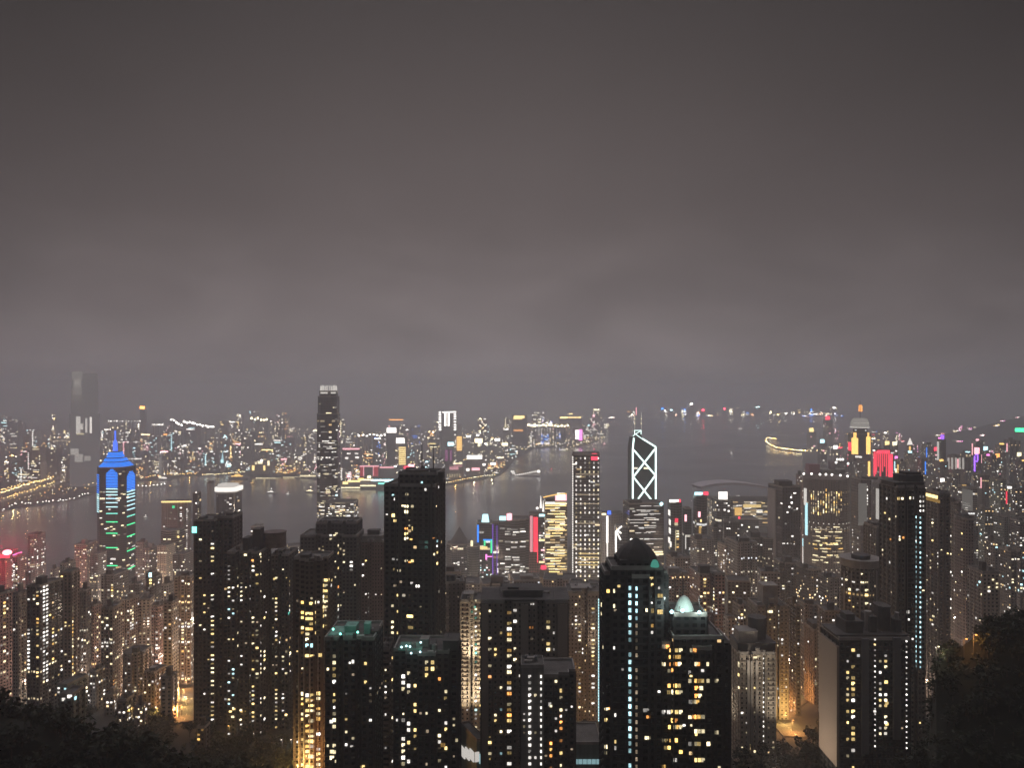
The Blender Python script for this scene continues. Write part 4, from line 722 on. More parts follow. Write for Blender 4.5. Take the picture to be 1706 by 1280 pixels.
t = lm(OFF, 'low glass office block thick with tiny white lights, at the foot of the notched-crown tower', 1640, 541, 597, 838, plan='rect', d=50, col=(.12, .12, .13), lit=.22, glow=1.6); t.rnd(55, 'wwp', 870, 842, w=4, h=1.6); t.c(590, 838, 862, 4, 1, 'w', 6, 2).c(552, 842, 870, 5, .8, 'w', 5, 2); t.close()
# white-topped tower, slim grey shaft, gold-edged tower
t = lm(OFF, 'grey office tower with a brilliantly white-lit flared roof, over the dark twin-roofed apartment tower', 1540, 360, 403, 823, plan='bow', d=44, col=(.14, .14, .145), lit=.05)
mb = MB(); pts = fit('bow', 357.5, 405, 1538, 46, 0); pts = pts if area2(pts) > 0 else pts[::-1]; mb.prism([(p[0]-t.base.x, p[1]-t.base.y) for p in pts], t.zt(820)-t.base.z, t.zt(813)-t.base.z, 0); mb.build('lit_roof', [EM('w', 1500, .62, False)], t.root)
mb = MB(); l = [(p[0]-t.base.x, p[1]-t.base.y) for p in pts]; mb.prism([(q[0]*.82, q[1]*.82) for q in l], t.zt(812.9)-t.base.z, t.zt(808)-t.base.z, 0, .85); mb.build('roof_cap', [EM('w', 1500, .3, False)], t.root)
for x, y, w in ((375, 833, 6), (383, 832, 16), (395, 830, 8), (384, 842, 16), (380, 838, 5), (390, 852, 10), (372, 853, 14), (398, 851, 12), (372, 856, 12), (395, 854, 8), (385, 846, 6), (363, 826, 3), (359, 819, 4)): t.win(x, y, 'w', w, 2)
t.close()
t = lm(OFF, 'slender plain pale-grey shaft tower beside the white-topped tower', 1500, 345, 357, 806, plan='rect', d=16, col=(.36, .36, .37), wall='blank', lit=0); t.roofbox(346, 356, 802, 4, d=8, m=CONC)
t = lm(OFF, 'pinkish tower with a gold light line along its roof and one dotted corner', 1500, 269, 319, 838, plan='step', d=40, rot=8, col=(.34, .29, .27), wall='slot', lit=.04)
t.roofbox(268.5, 319, 835.4, -1, d=3, rot=5, m=EM('y', 1500, .75, False), name='light_band', lip=False, z0=t.zt(837.6)); t.panel(287, 291, 843, 847, 'g', 'sign_panel', .5)
t.c(312, 848, 930, 3.4, .9, 'w', 1.6, 1.6).c(300, 846, 870, 4, .8, 'w', 4, 2); t.rnd(14, 'wwp', 930, w=3, h=2); t.close()
t = lm(OFF, 'low banded block with cream-lit storeys at the foot of the gold-lined pinkish tower', 1380, 268, 308, 886, plan='step', d=34, col=(.2, .18, .17), wall='band', lit=.12)
t.pts([(276, 899, 'p', 12, 2), (284, 899, 'p', 6, 2), (298, 887, 'p', 7, 6), (297, 895, 'y', 5, 4), (300, 902, 'p', 10, 2), (297, 911, 'p', 14, 2), (302, 909, 'p', 8, 2), (267, 911, 'w', 5, 2), (279, 904, 'p', 5, 2), (300, 919, 'p', 10, 2)]); t.rnd(14, 'wp', 960, 915, w=4, h=2); t.close()
t = lm(OFF, 'thin dark block with a ladder of white specks, beside the gold-lined pinkish tower', 1460, 321, 335, 822, plan='rect', d=18, col=(.13, .12, .125), lit=.05); t.c(325, 818, 860, 4, .6, 'w', 3, 2).c(331, 818, 935, 4.2, .6, 'wp', 3, 2); t.close()
t = lm(OFF, 'low office slab sprinkled with lights, half hidden behind the drum roof of the dark apartments', 1350, 418, 440, 878, plan='rect', d=24, col=(.16, .15, .155), lit=.1); t.rnd(12, 'wwp', 890, w=4, h=2); t.close()
t = lm(OFF, 'bright white glass-fronted block peeping out beside the stepped apartment block', 1150, 478, 502, 912, plan='rect', d=26, rot=20, col=(.3, .3, .3), lit=.2); t.panel(480.5, 482.5, 915, 922, 'w', k=.8); t.c(488, 918, 922, 2.5, 1, 'w', 5, 2).c(495, 914, 922, 2.5, 1, 'w', 5, 2); t.close()
# pyramid roof, neon corner, sign blocks
t = lm(OFF, 'hazy grey office tower with a tall pointed pyramid roof, next to the two-mast tower', 1380, 744, 786, 908, plan='oct', d=44, col=(.20, .20, .21), lit=.02)
t.roofpyramid(748, 782, 909, 878, 6, 'oct', 34, pmat('slate_roof', (.13, .13, .14), .7), top=.02); t.c(763, 938, 941, 3, 1, 'w', 4, 2).pts([(757, 939, 'w', 3, 1.6), (761, 939, 'w', 3, 1.6), (771, 938, 'w', 2, 1.6), (776, 937, 'w', 4, 1.6), (784, 935, 'w', 4, 1.6), (770, 930, 'w', 4, 1.6)]); t.rnd(12, 'dw', 985, 940, w=4, h=1.6); t.close()
t = lm(OFF, 'dark office tower outlined by blue then green neon with a glowing cyan shield sign', 1330, 795, 821, 872, plan='rect', d=30, col=(.10, .11, .13), lit=.05)
t.roofbox(802, 815, 858, 4, d=8, m=EM('c', 1330, .8, False), name='sign_panel', lip=False, top=.7); t.panel(795, 797.6, 875, 904, 'z', 'neon_strip', .8); t.panel(805, 819, 899, 901, 'z', 'neon_strip', .8); t.panel(817.2, 820, 899, 922, 'g', 'neon_strip', .6); t.panel(806, 809, 900, 910, 'g', 'neon_strip', .5); t.panel(795, 812, 911, 915, 'y', 'light_band', .6)
t.panel(820, 822.6, 922, 942, 'k', 'neon_strip', .8); t.panel(809, 811.5, 924, 933, 'm', 'neon_strip', .9); t.panel(811, 820, 927, 928.5, 'm', 'neon_strip', .8); t.panel(793, 812, 963, 969, 't', 'light_band', 1.3); t.rnd(30, 'wwck', 985, 930, w=3, h=2); t.close()
t = lm(OFF, 'low curved pavilion roof with a cream lamp, between the pyramid roof and the neon-outlined tower', 1300, 778, 800, 912, plan='round', d=24, col=(.2, .2, .2), lit=.05); t.panel(781, 792, 906.5, 910.5, 'p', k=.8); t.roofbox(784, 788, 902, 6, 'round', d=5, m=EM('p', 1300, .7, False), name='roof_lamp', lip=False); t.close()
t = lm(OFF, 'narrow tower edged with faint violet light and loose white sparkles to its foot', 1290, 820, 831, 872, plan='rect', d=14, col=(.15, .13, .24), lit=.03); t.panel(820, 822, 874, 960, 'v', 'neon_strip', .22); t.panel(827, 829, 876, 960, 'v', 'neon_strip', .15); t.c(823, 945, 990, 5, .8, 'wk', 3, 4).c(829, 940, 990, 5, .8, 'w', 2, 4); t.close()
t = lm(OFF, 'broad dark office block with a cyan and pink rooftop sign and striped white floors', 1240, 831, 882, 868, plan='step', d=44, col=(.10, .10, .11), lit=.06, wall='band')
t.roofbox(832, 843, 860.5, 2, d=2, m=EM('c', 1240, .8, False), name='sign_panel', lip=False); t.roofbox(844, 853, 857, 2, 'round', d=8, m=EM('k', 1240, 1, False), name='sign_panel', lip=False)
for y in (883, 888, 892, 904, 911, 914, 930, 933, 940, 947, 954):
    for _ in range(4): t.win(random.uniform(838, 876), y, 'w', random.uniform(4, 12), 1.8, k=random.uniform(.4, .9))
t.pts([(856, 954, 'w', 4, 3), (868, 952, 'w', 5, 3)]); t.rnd(40, 'wwd', 982, 958, w=5, h=2); t.close()
t = lm(OFF, 'tower faced with a crimson and pink glowing LED strip, before the twin white spires', 1220, 881, 898, 858, plan='rect', d=26, col=(.3, .12, .14), lit=0)
t.panel(888.5, 896, 862, 920, 'r', 'led_screen', .55); t.panel(883, 887.5, 860, 920, 'k', 'led_screen', .35); t.c(884.5, 876, 920, 2.6, .9, 'o', 2, 1.6); t.panel(895, 896.4, 905, 938, 'r', 'led_strip', .6); t.close()
t = lm(OFF, 'dark office slab with a cyan roof sign, behind the crimson LED strip tower', 1300, 897, 912, 858, plan='rect', d=24, col=(.13, .13, .14), lit=.09); t.panel(897, 912, 857, 861, 'c', 'sign_panel', .9); t.panel(898, 911, 899, 901.5, 'y'); t.rnd(22, 'wwk', 935, w=4, h=2.4); t.close()
t = lm(OFF, 'slim tower topped by twin curving white-lit spires, behind the gold-floored tower', 1430, 893, 911, 856, plan='rect', d=20, col=(.2, .2, .22))
for x0, x1, ya, yb in ((899.5, 901, 826, 847), (908, 905, 834, 856)):
    mb = MB(); a, b = t.L(P(x1, yb, 1436)), t.L(P(x0, ya, 1436)); mb.prism([(a[0]-2, a[1]-2), (a[0]+2, a[1]-2), (a[0]+2, a[1]+2), (a[0]-2, a[1]+2)], a[2], b[2], 0, .12); mb.build('spire', [EM('w', 1436, .7, False)], t.root)
m2 = MB(); m2.ball(t.L(P(895, 847, 1434)), 2.4); m2.build('lamp', [EM('w', 1436, .9, False)], t.root); t.close()
t = lm(OFF, 'gold-glowing office tower of lit floors with a curved crown and a white-pink roof sign', 1170, 907, 945, 836, plan='rect', d=34, col=(.24, .2, .13), wall='band', lit=.35, glow=1.2)
y = 842
while y < 982:
    if not 896 < y < 908:
        for _ in range(3): x0 = random.uniform(908, 930); t.panel(x0, min(x0+random.uniform(6, 18), 944), y, y+random.uniform(1.2, 2.2), random.choice('ypy'), k=random.uniform(.45, .85))
    y += 4.6
t.panel(908, 944, 838.5, 841, 'p', k=.8); t.panel(911, 938, 957, 960, 'y', k=.9); t.panel(912, 932, 965, 972, 'y', k=.6); t.panel(934, 944, 962, 969, 'y', k=.4)
mb = MB(); A, B_ = t.L(P(905, 829, 1172)), t.L(P(944, 836, 1172))
for i in range(12):
    f, g_ = i/12, (i+1)/12; za, zb_ = math.sin(f*1.5)*9, math.sin(g_*1.5)*9
    mb.bar((A[0]+(B_[0]-A[0])*f, A[1], A[2]+za*.6), (A[0]+(B_[0]-A[0])*g_, A[1], A[2]+zb_*.6), 1.0, 0, 5)
mb.build('crown_arc', [EM('a', 1170, .6, False)], t.root); t.roofbox(925, 944, 825, 4, d=3, m=EM('k', 1170, .95, False), name='sign_panel', lip=False); t.roofbox(928, 941, 822, 3, d=2.4, m=EM('w', 1170, .9, False), name='sign_panel', lip=False, z0=t.blocks[0][2]+2); t.roofbox(908, 942, 832, 8, d=18); t.close()
t = lm('clock_tower_building', 'small cream floodlit building with a red-lit cupola, at the foot of the gold-glowing tower', 1010, 894, 917, 962, plan='rect', d=18, col=(.46, .38, .27), wall='slot', cat='building', lit=.1, glow=1); t.panel(893.5, 917, 957, 961, 'p', k=.45); t.roofbox(898, 914, 950, 4, d=10, m=CONC); t.roofbox(901, 910, 944, 6, 'round', d=6, m=EM('r', 1000, .9, False), name='cupola', lip=False)
t.panel(894.5, 897, 964, 984, 'y', k=.4); t.panel(914.5, 917, 964, 984, 'y', k=.4); t.pts([(903, 975, 'p'), (907, 966, 'k'), (908, 974, 'w')]); t.close()
# grid of lights
t = lm(OFF, 'square office tower dotted all over by a grid of white lights, red sign on top', 1240, 953, 999, 758, plan='rect', d=46, rot=-6, col=(.13, .12, .12), wall='band', lit=.05)
y = 764
while y < 980:
    for i in range(6):
        if random.random() < .94: t.win(960+i*7.35, y, random.choice('wwp'), 2.4, 3.2, snap=False, k=random.choice((.5, .65, .8)))
    y += 7.55
y = 762
while y < 985: t.win(954.2, y, 'w', 1.6, 3, snap=False, k=.6); y += 4
for y in (790, 824, 839, 872, 915, 932): t.panel(959, 998, y, y+1, 'd', k=.9)
for y in (922, 928, 936, 941): t.panel(964, 996, y, y+1.6, 'y', k=.35)
t.panel(985, 996, 761, 767, 'r', 'sign_panel', .9); t.roofbox(986, 995, 756, 2, d=2, m=EM('r', 1240, .9, False), name='sign_panel', lip=False); t.mast(990, 757, 749, .3, 20, cap='r'); t.close()
# blue-white edged block and truss front
t = lm(OFF, 'pale banking tower with glowing white corner line and blue-cornered roof, beside the light-grid tower', 1190, 1000, 1038, 858, plan='step', d=34, col=(.34, .33, .35), wall='slot', lit=.03)
t.panel(1010, 1013.4, 860, 905, 'w', 'light_strip', .9); t.panel(1010.6, 1012.8, 905, 940, 'w', 'light_strip', .6); t.panel(1001, 1011, 855.5, 858.5, 'p', k=.9); t.roofbox(1012, 1018, 852, 1, d=3, m=EM('b', 1190, .9, False), name='light_band', lip=False); t.panel(1017, 1037, 856, 859.5, 'w', k=.9); t.panel(1019, 1024, 948, 954, 'b', 'sign_panel', .8); t.close()
def truss(t, segs, Y, r, m, name='truss_bar', off=1.5):
    for a, b in segs:
        mb = MB(); mb.bar(t.L(P(a[0], a[1], Y-off)), t.L(P(b[0], b[1], Y-off)), r, 0, 6); mb.build(name, [m], t.root)
t = lm(OFF, 'bank block hung on white-lit exterior trusses, partly hidden by the dark gabled tower', 1120, 1024, 1046, 878, plan='rect', d=26, col=(.2, .2, .22), lit=.08)
truss(t, [((1026, 886), (1026, 932)), ((1026, 886), (1036, 877)), ((1027, 886), (1034, 900)), ((1027, 924), (1035, 918)), ((1026, 931), (1033, 931)), ((1028, 884), (1035, 889))], 1119, 1.1, EM('w', 1120, .9, False)); t.close()
# lattice tower
def lattice():
    Y = 1400; t = T('lattice_tower', 'angular glass tower outlined by bold white-green diagonal crosses, two masts on its sloping top', Y, 1053, 1094, 846, plan='rect', d=52, col=(.06, .075, .075), wall='glass', lit=.012, cat='office tower', fl=3.9, roof=False)
    z0, zr, zl = t.zt(846), t.zt(746), t.zt(730); x0, x1 = P(1053, 0, Y).x, P(1094, 0, Y).x; xm = P(1066, 0, Y).x; d = 52
    f = [(x0, z0), (x1, z0), (x1, zr), (xm, zl), (P(1056, 0, Y).x, zl), (x0, t.zt(748))]; mb = MB(); n = len(f)
    fr = [t.L((x, Y+1, z)) for x, z in f]; bk = [t.L((x, Y+d, z)) for x, z in f]
    mb.quad(fr, 0, [((x-x0)/3.4, (z-z0)/3.9) for x, z in f]); mb.quad(bk[::-1], 0)
    for i in range(n): j = (i+1) % n; mb.quad([fr[j], fr[i], bk[i], bk[j]], 0)
    o = mb.build('shaft', [WM['glass']], t.root); o.color = (.06, .075, .075, 1); o['lit'] = .012; o['glow'] = 1.4
    E = EM('t', 1400, .95, False); E2 = emat('light_mint', (.74, .98, .92), 2.6, False)
    S_ = [((1054.2, 748), (1054.2, 868)), ((1092.5, 745), (1092.5, 868)), ((1056, 730), (1054.2, 748)), ((1070, 731), (1092.5, 745)), ((1056, 750), (1091.5, 792)), ((1091.5, 748), (1056, 794)), ((1056, 796), (1086, 834)), ((1091.5, 793), (1063, 832))]
    truss(t, S_, Y, 1.4, E2, 'light_truss')
    truss(t, [((1057, 717.5), (1068, 717.5)), ((1057, 717.5), (1057.5, 724)), ((1068, 717.5), (1068, 724)), ((1057.5, 724), (1068, 718)), ((1058, 723), (1069, 731)), ((1054.5, 727), (1058, 724))], Y+10, .6, E2, 'cap_frame')
    mb = MB(); a = t.L(P(1057, 730, Y+12)); b = t.L(P(1069, 718, Y+12)); mb.box(a[0], b[0], a[1], a[1]+14, a[2], b[2], 0); o = mb.build('cap', [DARKC], t.root)
    for x in (1057.5, 1068.5):
        mb = MB(); mb.bar(t.L(P(x, 718, Y+18)), t.L(P(x, 688, Y+18)), .8, 0, 5); mb.build('mast', [EM('w', 1400, .13, False)], t.root)
        for y in (706, 698): mb = MB(); mb.ball(t.L(P(x, y, Y+16)), .9); mb.build('beacon', [EM('p', 1400, .8, False)], t.root)
    mb = MB(); mb.bar(t.L(P(1060, 692, Y+18)), t.L(P(1060, 679, Y+18)), 1.0, 0, 5); mb.build('beacon', [EM('k', 1400, .5, False)], t.root)
    t.pts([(1066, 754, 'd', 8, 2), (1065, 790, 'd', 4, 2), (1080, 790, 'd', 8, 2), (1062, 814, 'd', 8, 2)]); t.close(); return t
lattice()
t = lm(OFF, 'dark office slab ruled by thin white floor lines, in front of the lattice tower', 1130, 1038, 1106, 840, plan='rect', d=40, rot=5, col=(.06, .06, .065), wall='band', lit=.10, glow=1.0)
for y in (843, 850, 852, 856, 858, 863, 866, 871, 876, 879, 886, 888, 898, 906):
    for _ in range(3): x0 = random.uniform(1044, 1090); t.panel(x0, min(x0+random.uniform(3, 18), 1104), y, y+.8, 'w', k=random.uniform(.25, .6))
t.panel(1080, 1104, 919, 921.4, 'p', k=.8); t.panel(1084, 1105, 923, 925, 'p', k=.8); t.panel(1085, 1100, 837.5, 839.5, 't', k=1.1); m2 = MB(); m2.ball(t.L(P(1102, 840, 1128)), 2.6); m2.build('beacon', [EM('c', 1130, 1.1, False)], t.root); m2 = MB(); m2.ball(t.L(P(1052, 900, 1120)), 2.2); m2.build('lamp', [EM('w', 1130, 1.1, False)], t.root); t.roofbox(1046, 1070, 834, 6, d=16, m=DARKC); t.close()
# column of small lit towers east of it
t = lm(OFF, 'slim tower with a white-red roof sign, zigzag white edge and cream-lit lower half', 1180, 1112, 1136, 838, plan='step', d=30, col=(.2, .18, .19), lit=.05)
t.roofbox(1115, 1131, 833, 2, d=2, m=EM('w', 1180, .9, False), name='sign_panel', lip=False); t.roofbox(1131, 1134, 832.5, 2, d=2, m=EM('r', 1180, .9, False), name='sign_panel', lip=False); t.panel(1120, 1134, 864, 871, 'r', 'sign_panel', .5); t.panel(1119, 1134, 871, 876, 'p', k=.3)
for y0, x in ((850, 1115), (866, 1116), (880, 1116), (896, 1115), (903, 1117)): t.panel(x-1, x+1.6, y0, y0+9, 'w', 'light_strip', .6)
t.panel(1120, 1132, 884, 940, 'p', 'lit_facade', .22); t.c(1128, 884, 940, 4, .6, 'pya', 4, 2); t.close()
t = lm(OFF, 'dark narrow tower with a long pink drop of light, between two red-signed towers', 1230, 1137, 1152, 848, plan='rect', d=20, col=(.12, .11, .12), lit=.03); t.panel(1140.6, 1144, 858, 869, 'k', 'sign_panel', 1); t.panel(1141.5, 1143, 893, 915, 'w', 'light_strip', .35); t.pts([(1150, 915, 'w', 4, 4), (1150, 922, 'w', 3, 3), (1152, 935, 'c', 5, 4), (1149, 845, 'w', 2, 3), (1153, 829, 'w', 2, 2)]); t.close()
t = lm(OFF, 'tower with a cyan and red roof sign above a pink starburst sign and amber-lit shaft', 1200, 1155, 1178, 826, plan='step', d=28, col=(.2, .14, .15), lit=.05)
t.roofbox(1157, 1171, 820.5, 2, d=2, m=EM('c', 1200, .9, False), name='sign_panel', lip=False); t.roofbox(1172, 1180, 820, 2, d=2, m=EM('r', 1200, .9, False), name='sign_panel', lip=False); t.panel(1160, 1170, 853, 862, 'k', 'sign_panel', 1.1); t.panel(1165, 1172, 866, 870, 'y', 'light_band', 1); t.panel(1161, 1171, 878, 942, 'a', 'lit_facade', .2); t.c(1166, 880, 930, 6, .7, 'ypa', 6, 2.4); t.close()
t = lm(OFF, 'pale tower with white lozenge roof sign and a row of lamps over dark glass', 1260, 1186, 1221, 834, plan='bow', d=34, col=(.24, .22, .22), lit=.04)
t.roofbox(1197, 1212, 820, 3, d=2, m=EM('w', 1260, .95, False), name='sign_panel', lip=False); t.panel(1188, 1220, 852, 884, 'w', 'dark_glass', m=pmat('dark_glass', (.03, .035, .04), .1), proud=.3); t.panel(1192, 1221, 875, 877, 'w', k=.5); t.pts([(1189, 850, 'w', 4, 3), (1198, 850, 'w', 4, 3), (1208, 850, 'w', 4, 3), (1214, 852, 'w', 4, 3), (1189, 829, 'w', 4, 3), (1198, 868, 'w', 4, 3)]); t.rnd(10, 'dw', 848, 836, w=6, h=1.5); t.close()
t = lm('exhibition_hall', 'wide harbourside hall with a pale sweeping roof, cream-lit glass front and amber glow', 2350, 1172, 1296, 836, plan='rect', d=120, col=(.36, .30, .24), wall='band', cat='exhibition hall', lit=.55, glow=1.2, zb=1, bay=9, fl=6)
def wing_roof():
    mb = MB(); k = 14; A = [(1168+i*9.4, 812-9*math.sin(3.1*(i/k)**.8)+3.5*(i/k)) for i in range(k+1)]
    for (xa, ya), (xb, yb) in zip(A, A[1:]):
        a, b = P(xa, ya, 2345), P(xb, yb, 2345); a2, b2 = P(xa, ya, 2345)+Vector((0, 130, -6)), P(xb, yb, 2345)+Vector((0, 130, -6)); dn = Vector((0, 0, -7))
        mb.quad([t.L(v) for v in (a, b, b2, a2)]); mb.quad([t.L(v) for v in (b+dn, a+dn, a2+dn, b2+dn)]); mb.quad([t.L(v) for v in (a+dn, b+dn, b, a)]); mb.quad([t.L(v) for v in (b2+dn, a2+dn, a2, b2)])
    mb.build('sweeping_roof', [pmat('aluminium_roof', (.45, .42, .46), .5)], t.root)
wing_roof()
for i in range(26): x0 = random.uniform(1222, 1286); y = random.choice((826, 830, 834, 838, 842, 847, 852)); t.panel(x0, x0+random.uniform(4, 10), y, y+1.3, random.choice('pyw'), k=random.uniform(.4, .8))
t.panel(1224, 1236, 846, 866, 'a', 'lit_facade', .4); t.panel(1238, 1268, 841, 846, 'y', 'lit_facade', .4); t.pts([(1229, 828, 'w', 12, 7), (1245, 844, 'g', 6, 5), (1250, 846, 'w', 6, 5), (1255, 861, 'w', 7, 5), (1260, 862, 'p', 7, 5), (1243, 853, 'w', 7, 5), (1252, 838, 'w', 6, 4)]); t.close()
t = lm(OFF, 'low dark roof dotted with lamps and a red beacon, before the sweeping-roofed hall', 1500, 1222, 1264, 866, plan='rect', d=40, col=(.12, .12, .12), lit=.05); t.roofbox(1230, 1233, 862, 4, 'round', d=3, m=EM('r', 1500, 1.2, False), name='beacon', lip=False); t.rnd(18, 'wwp', 935, w=3, h=2.4); t.close()
t = lm('hotel_tower', 'dark hotel tower with a full-height pale end slab and white lights curling round one bay', 1000, 1280, 1334, 812, plan='rect', d=36, rot=10, col=(.11, .105, .115), wall='slot', cat='hotel', lit=.008)
t.panel(1280.5, 1293, 814, 946, 'w', 'end_slab', m=pmat('pale_slab', (.34, .33, .34), .8), proud=1.5); t.pts([(1324, 822, 'w', 4, 1.4), (1318, 829, 'w', 2.4, 2.4), (1302, 839, 'w', 5, 1.4), (1319, 838, 'w', 2.6, 2.4), (1315, 845, 'w', 2.4, 2), (1319, 847, 'w', 2.6, 2.2), (1324, 850, 'w', 4, 1.4), (1328, 848, 'w', 2, 2), (1312, 854, 'w', 2.4, 2), (1298, 863, 'p', 3.4, 2.4), (1309, 873, 'w', 2.4, 2), (1320, 894, 'w', 3, 2), (1300, 904, 'd', 5, 1.4), (1305, 906, 'w', 4, 1.4), (1312, 906, 'w', 1.6, 1.4), (1318, 906, 'w', 1.6, 1.4), (1323, 907, 'w', 1.6, 1.4), (1324, 931, 'w', 4.4, 2.4), (1309, 949, 'w', 5, 2.4)]); t.panel(1333, 1337, 870, 889, 'a', 'sign_panel', .9); t.roofbox(1290, 1320, 802, 6, d=18, m=DARKC); t.close()
def drum_hotel():
    t = lm('hotel_tower', 'large cylindrical hotel ringed by roof lamps with gold-lit rooms and glowing lower floors', 1130, 1338, 1416, 800, plan='round', d=66, col=(.19, .16, .155), wall='slot', cat='hotel', lit=.05, glow=1.1, fl=3.4)
    t.roofbox(1336, 1418, 793, -1, 'round', d=68, m=pmat('pale_cornice', (.28, .25, .26), .8), name='ring_roof', lip=False); t.roofbox(1356, 1408, 783, 14, 'round', d=30, m=CONC); t.roofbox(1380, 1392, 770, 18, 'rect', d=10, m=pmat('pinkish_render', (.3, .25, .27), .8)); t.roofbox(1342, 1366, 774, 20, 'rect', d=14, m=pmat('rose_render', (.34, .2, .24), .8))
    for x, y in ((1339, 791), (1352, 791), (1366, 792), (1376, 792), (1386, 792.5), (1400, 793.5), (1412, 795), (1393, 772), (1413, 774), (1395, 767), (1400, 767), (1404, 767)):
        m2 = MB(); m2.ball(t.L(P(x, y-1.2, 1122)), 1.7); m2.build('roof_lamp', [EM('w', 1130, 1.1, False)], t.root)
    for i in range(20):
        x = 1352+i*2.55
        y = 816+random.uniform(0, 8)
        while y < 858:
            if random.random() < .5: t.win(x, y, random.choice('yapd'), 1.5, random.uniform(2, 5))
            y += 4
    t.panel(1340, 1344, 814, 842, 'w', 'light_strip', .35); t.panel(1342, 1345.5, 838, 892, 'c', 'light_strip', .55); t.panel(1335, 1341, 898, 910, 'c', 'light_strip', .8); t.panel(1336, 1340, 912, 950, 'w', 'light_strip', .5)
    for y, l in ((878, 'd'), (882, 'd'), (886, 'p'), (893, 'd'), (896, 'y'), (901, 'd'), (907, 'y'), (914, 'a'), (919, 'd'), (925, 'y'), (928, 'd'), (933, 'p'), (937, 'd')):
        for _ in range(5): x0 = random.uniform(1348, 1398); t.panel(x0, x0+random.uniform(4, 12), y, y+1.4, random.choice(l+'p'), k=random.uniform(.4, .8))
    for i in range(10): t.win(1350+i*5.6, 907, 'y', 3.2, 2.2)
    t.close()
drum_hotel()
t = lm(OFF, 'plain tower with one tall milky glass panel, beside the cylindrical hotel', 1080, 1418, 1452, 800, plan='rect', d=30, col=(.16, .145, .15), wall='slot', lit=.02); t.panel(1430, 1444, 806, 876, 'w', 'glass_panel', .05); t.c(1443, 812, 874, 5, .7, 'w', 1.4, 2.4).c(1433, 812, 874, 6, .5, 'wd', 2, 2); t.panel(1460, 1466, 812, 868, 'w', k=.1); t.c(1420, 885, 930, 5, .7, 'w', 2, 2).c(1430, 890, 920, 4, .5, 'w', 2.6, 2).c(1441, 890, 920, 4, .5, 'w', 2.4, 2); t.roofbox(1436, 1462, 796, 5, d=16); t.close()
t = lm(OFF, 'grey slab block with a bright white vertical light, by the milky-panelled tower', 1120, 1453, 1470, 808, plan='rect', d=20, col=(.2, .185, .19), wall='slot', lit=.02); t.panel(1460, 1467, 815, 866, 'w', 'light_strip', .22); t.close()
# east: the orange-shouldered tower, the red facade
t = lm(OFF, 'tower with amber-lit shoulders under a rounded glass crown and an orange mast light', 2050, 1413, 1452, 724, plan='oct', d=60, col=(.13, .13, .14), lit=.03)
t.block(1421, 1445, 713, plan='oct', d=40, dy=4, z0=t.blocks[0][2], part='crown_neck', col=(.12, .12, .13), lit=.1)
GLD = EM('w', 1500, .13, False); t.roofpyramid(1416.5, 1448.5, 713, 704, 2, 'round', 46, GLD, top=.96, name='crown_drum'); t.roofpyramid(1417, 1448, 704, 697, 2, 'round', 45, GLD, top=.72, name='crown_dome'); t.roofpyramid(1415.5, 1449.5, 713.4, 711.6, 1, 'round', 50, EM('w', 1500, .45, False), top=1, name='light_band'); t.roofpyramid(1417, 1448, 705.4, 704.4, 1, 'round', 48, EM('w', 1500, .35, False), top=1, name='light_band')
t.panel(1418.5, 1430, 730, 757, 'a', 'lit_panel', .8); t.panel(1443, 1450, 728, 757, 'a', 'lit_panel', .8); t.panel(1446, 1449.6, 769, 798, 'a', 'lit_panel', .8); t.panel(1413.5, 1418, 737, 751, 'r', 'lit_panel', .7); t.panel(1422, 1427, 721, 730, 'a', 'lit_panel', .7); t.panel(1445, 1448, 721, 728, 'a', 'lit_panel', .7)
t.mast(1433, 697, 668, .7, 20); t.roofpyramid(1430, 1437, 686, 675, 20, 'oct', 8, EM('o', 2050, .7, False), top=.8, name='mast_light'); t.panel(1421, 1440, 760, 763, 'w', k=.5); t.close()
t = lm(OFF, 'office block with a whole facade lit in crimson vertical stripes', 1900, 1455, 1489, 750, plan='rect', d=44, col=(.2, .15, .16), lit=.03)
for i in range(8): t.panel(1456+i*3.3, 1458+i*3.3, 752, 794-8*(i % 3), 'r', 'light_strip', .5)
t.panel(1456, 1488, 750.5, 756, 'r', 'light_band', .75); t.panel(1480, 1487, 757, 795, 'r', 'light_strip', .75); t.panel(1455.5, 1460, 757, 790, 'r', 'light_strip', .6); t.mast(1466, 751, 734, .6, 14); t.roofbox(1454, 1458, 752, 1, d=3, m=EM('w', 1900, 1, False), name='lamp', lip=False); t.close()
# ---------------------------------------------------------------- the crowded middle distance
LMK = [('the blue-crowned tower', 193), ('the tall notched-crown tower', 547), ('the two-mast tower', 702), ('the pointed pyramid roof', 765), ('the crimson LED strip tower', 889), ('the light-grid tower', 976), ('the lattice tower', 1073), ('the pale domed tower', 1140), ('the sweeping-roofed hall', 1240), ('the cylindrical hotel', 1378), ('the amber-shouldered tower', 1432), ('the crimson facade', 1472), ('the rounded-cap tower', 1503), ('the gold-lined pinkish tower', 294), ('the red rooftop beacon', 10), ('the stair-light tower', 352), ('the ladder-ledged block', 1322), ('the white-topped tower', 381), ('the drum-shaped tower', 1433), ('the orange lane', 1345)]
USED = set()
def key(l): return ' '.join(l.lower().split())
def label_for(desc, px, extra=()):
    near_ = sorted(LMK, key=lambda a: abs(a[1]-px))
    c = []
    for nm, x in near_[:3]:
        rel = 'under' if abs(x-px) < 8 else 'beside'
        c.append(f'{desc}, {rel} {nm}')
    lo = [a for a in near_ if a[1] <= px][:2]; hi = [a for a in near_ if a[1] > px][:2]
    for a in lo:
        for b in hi: c.append(f'{desc}, between {a[0]} and {b[0]}')
    for e in extra: c += [f'{e} {x}' for x in c[:6]]
    for l in c:
        if len(l.split()) <= 16 and key(l) not in USED: USED.add(key(l)); return l
    return c[0]
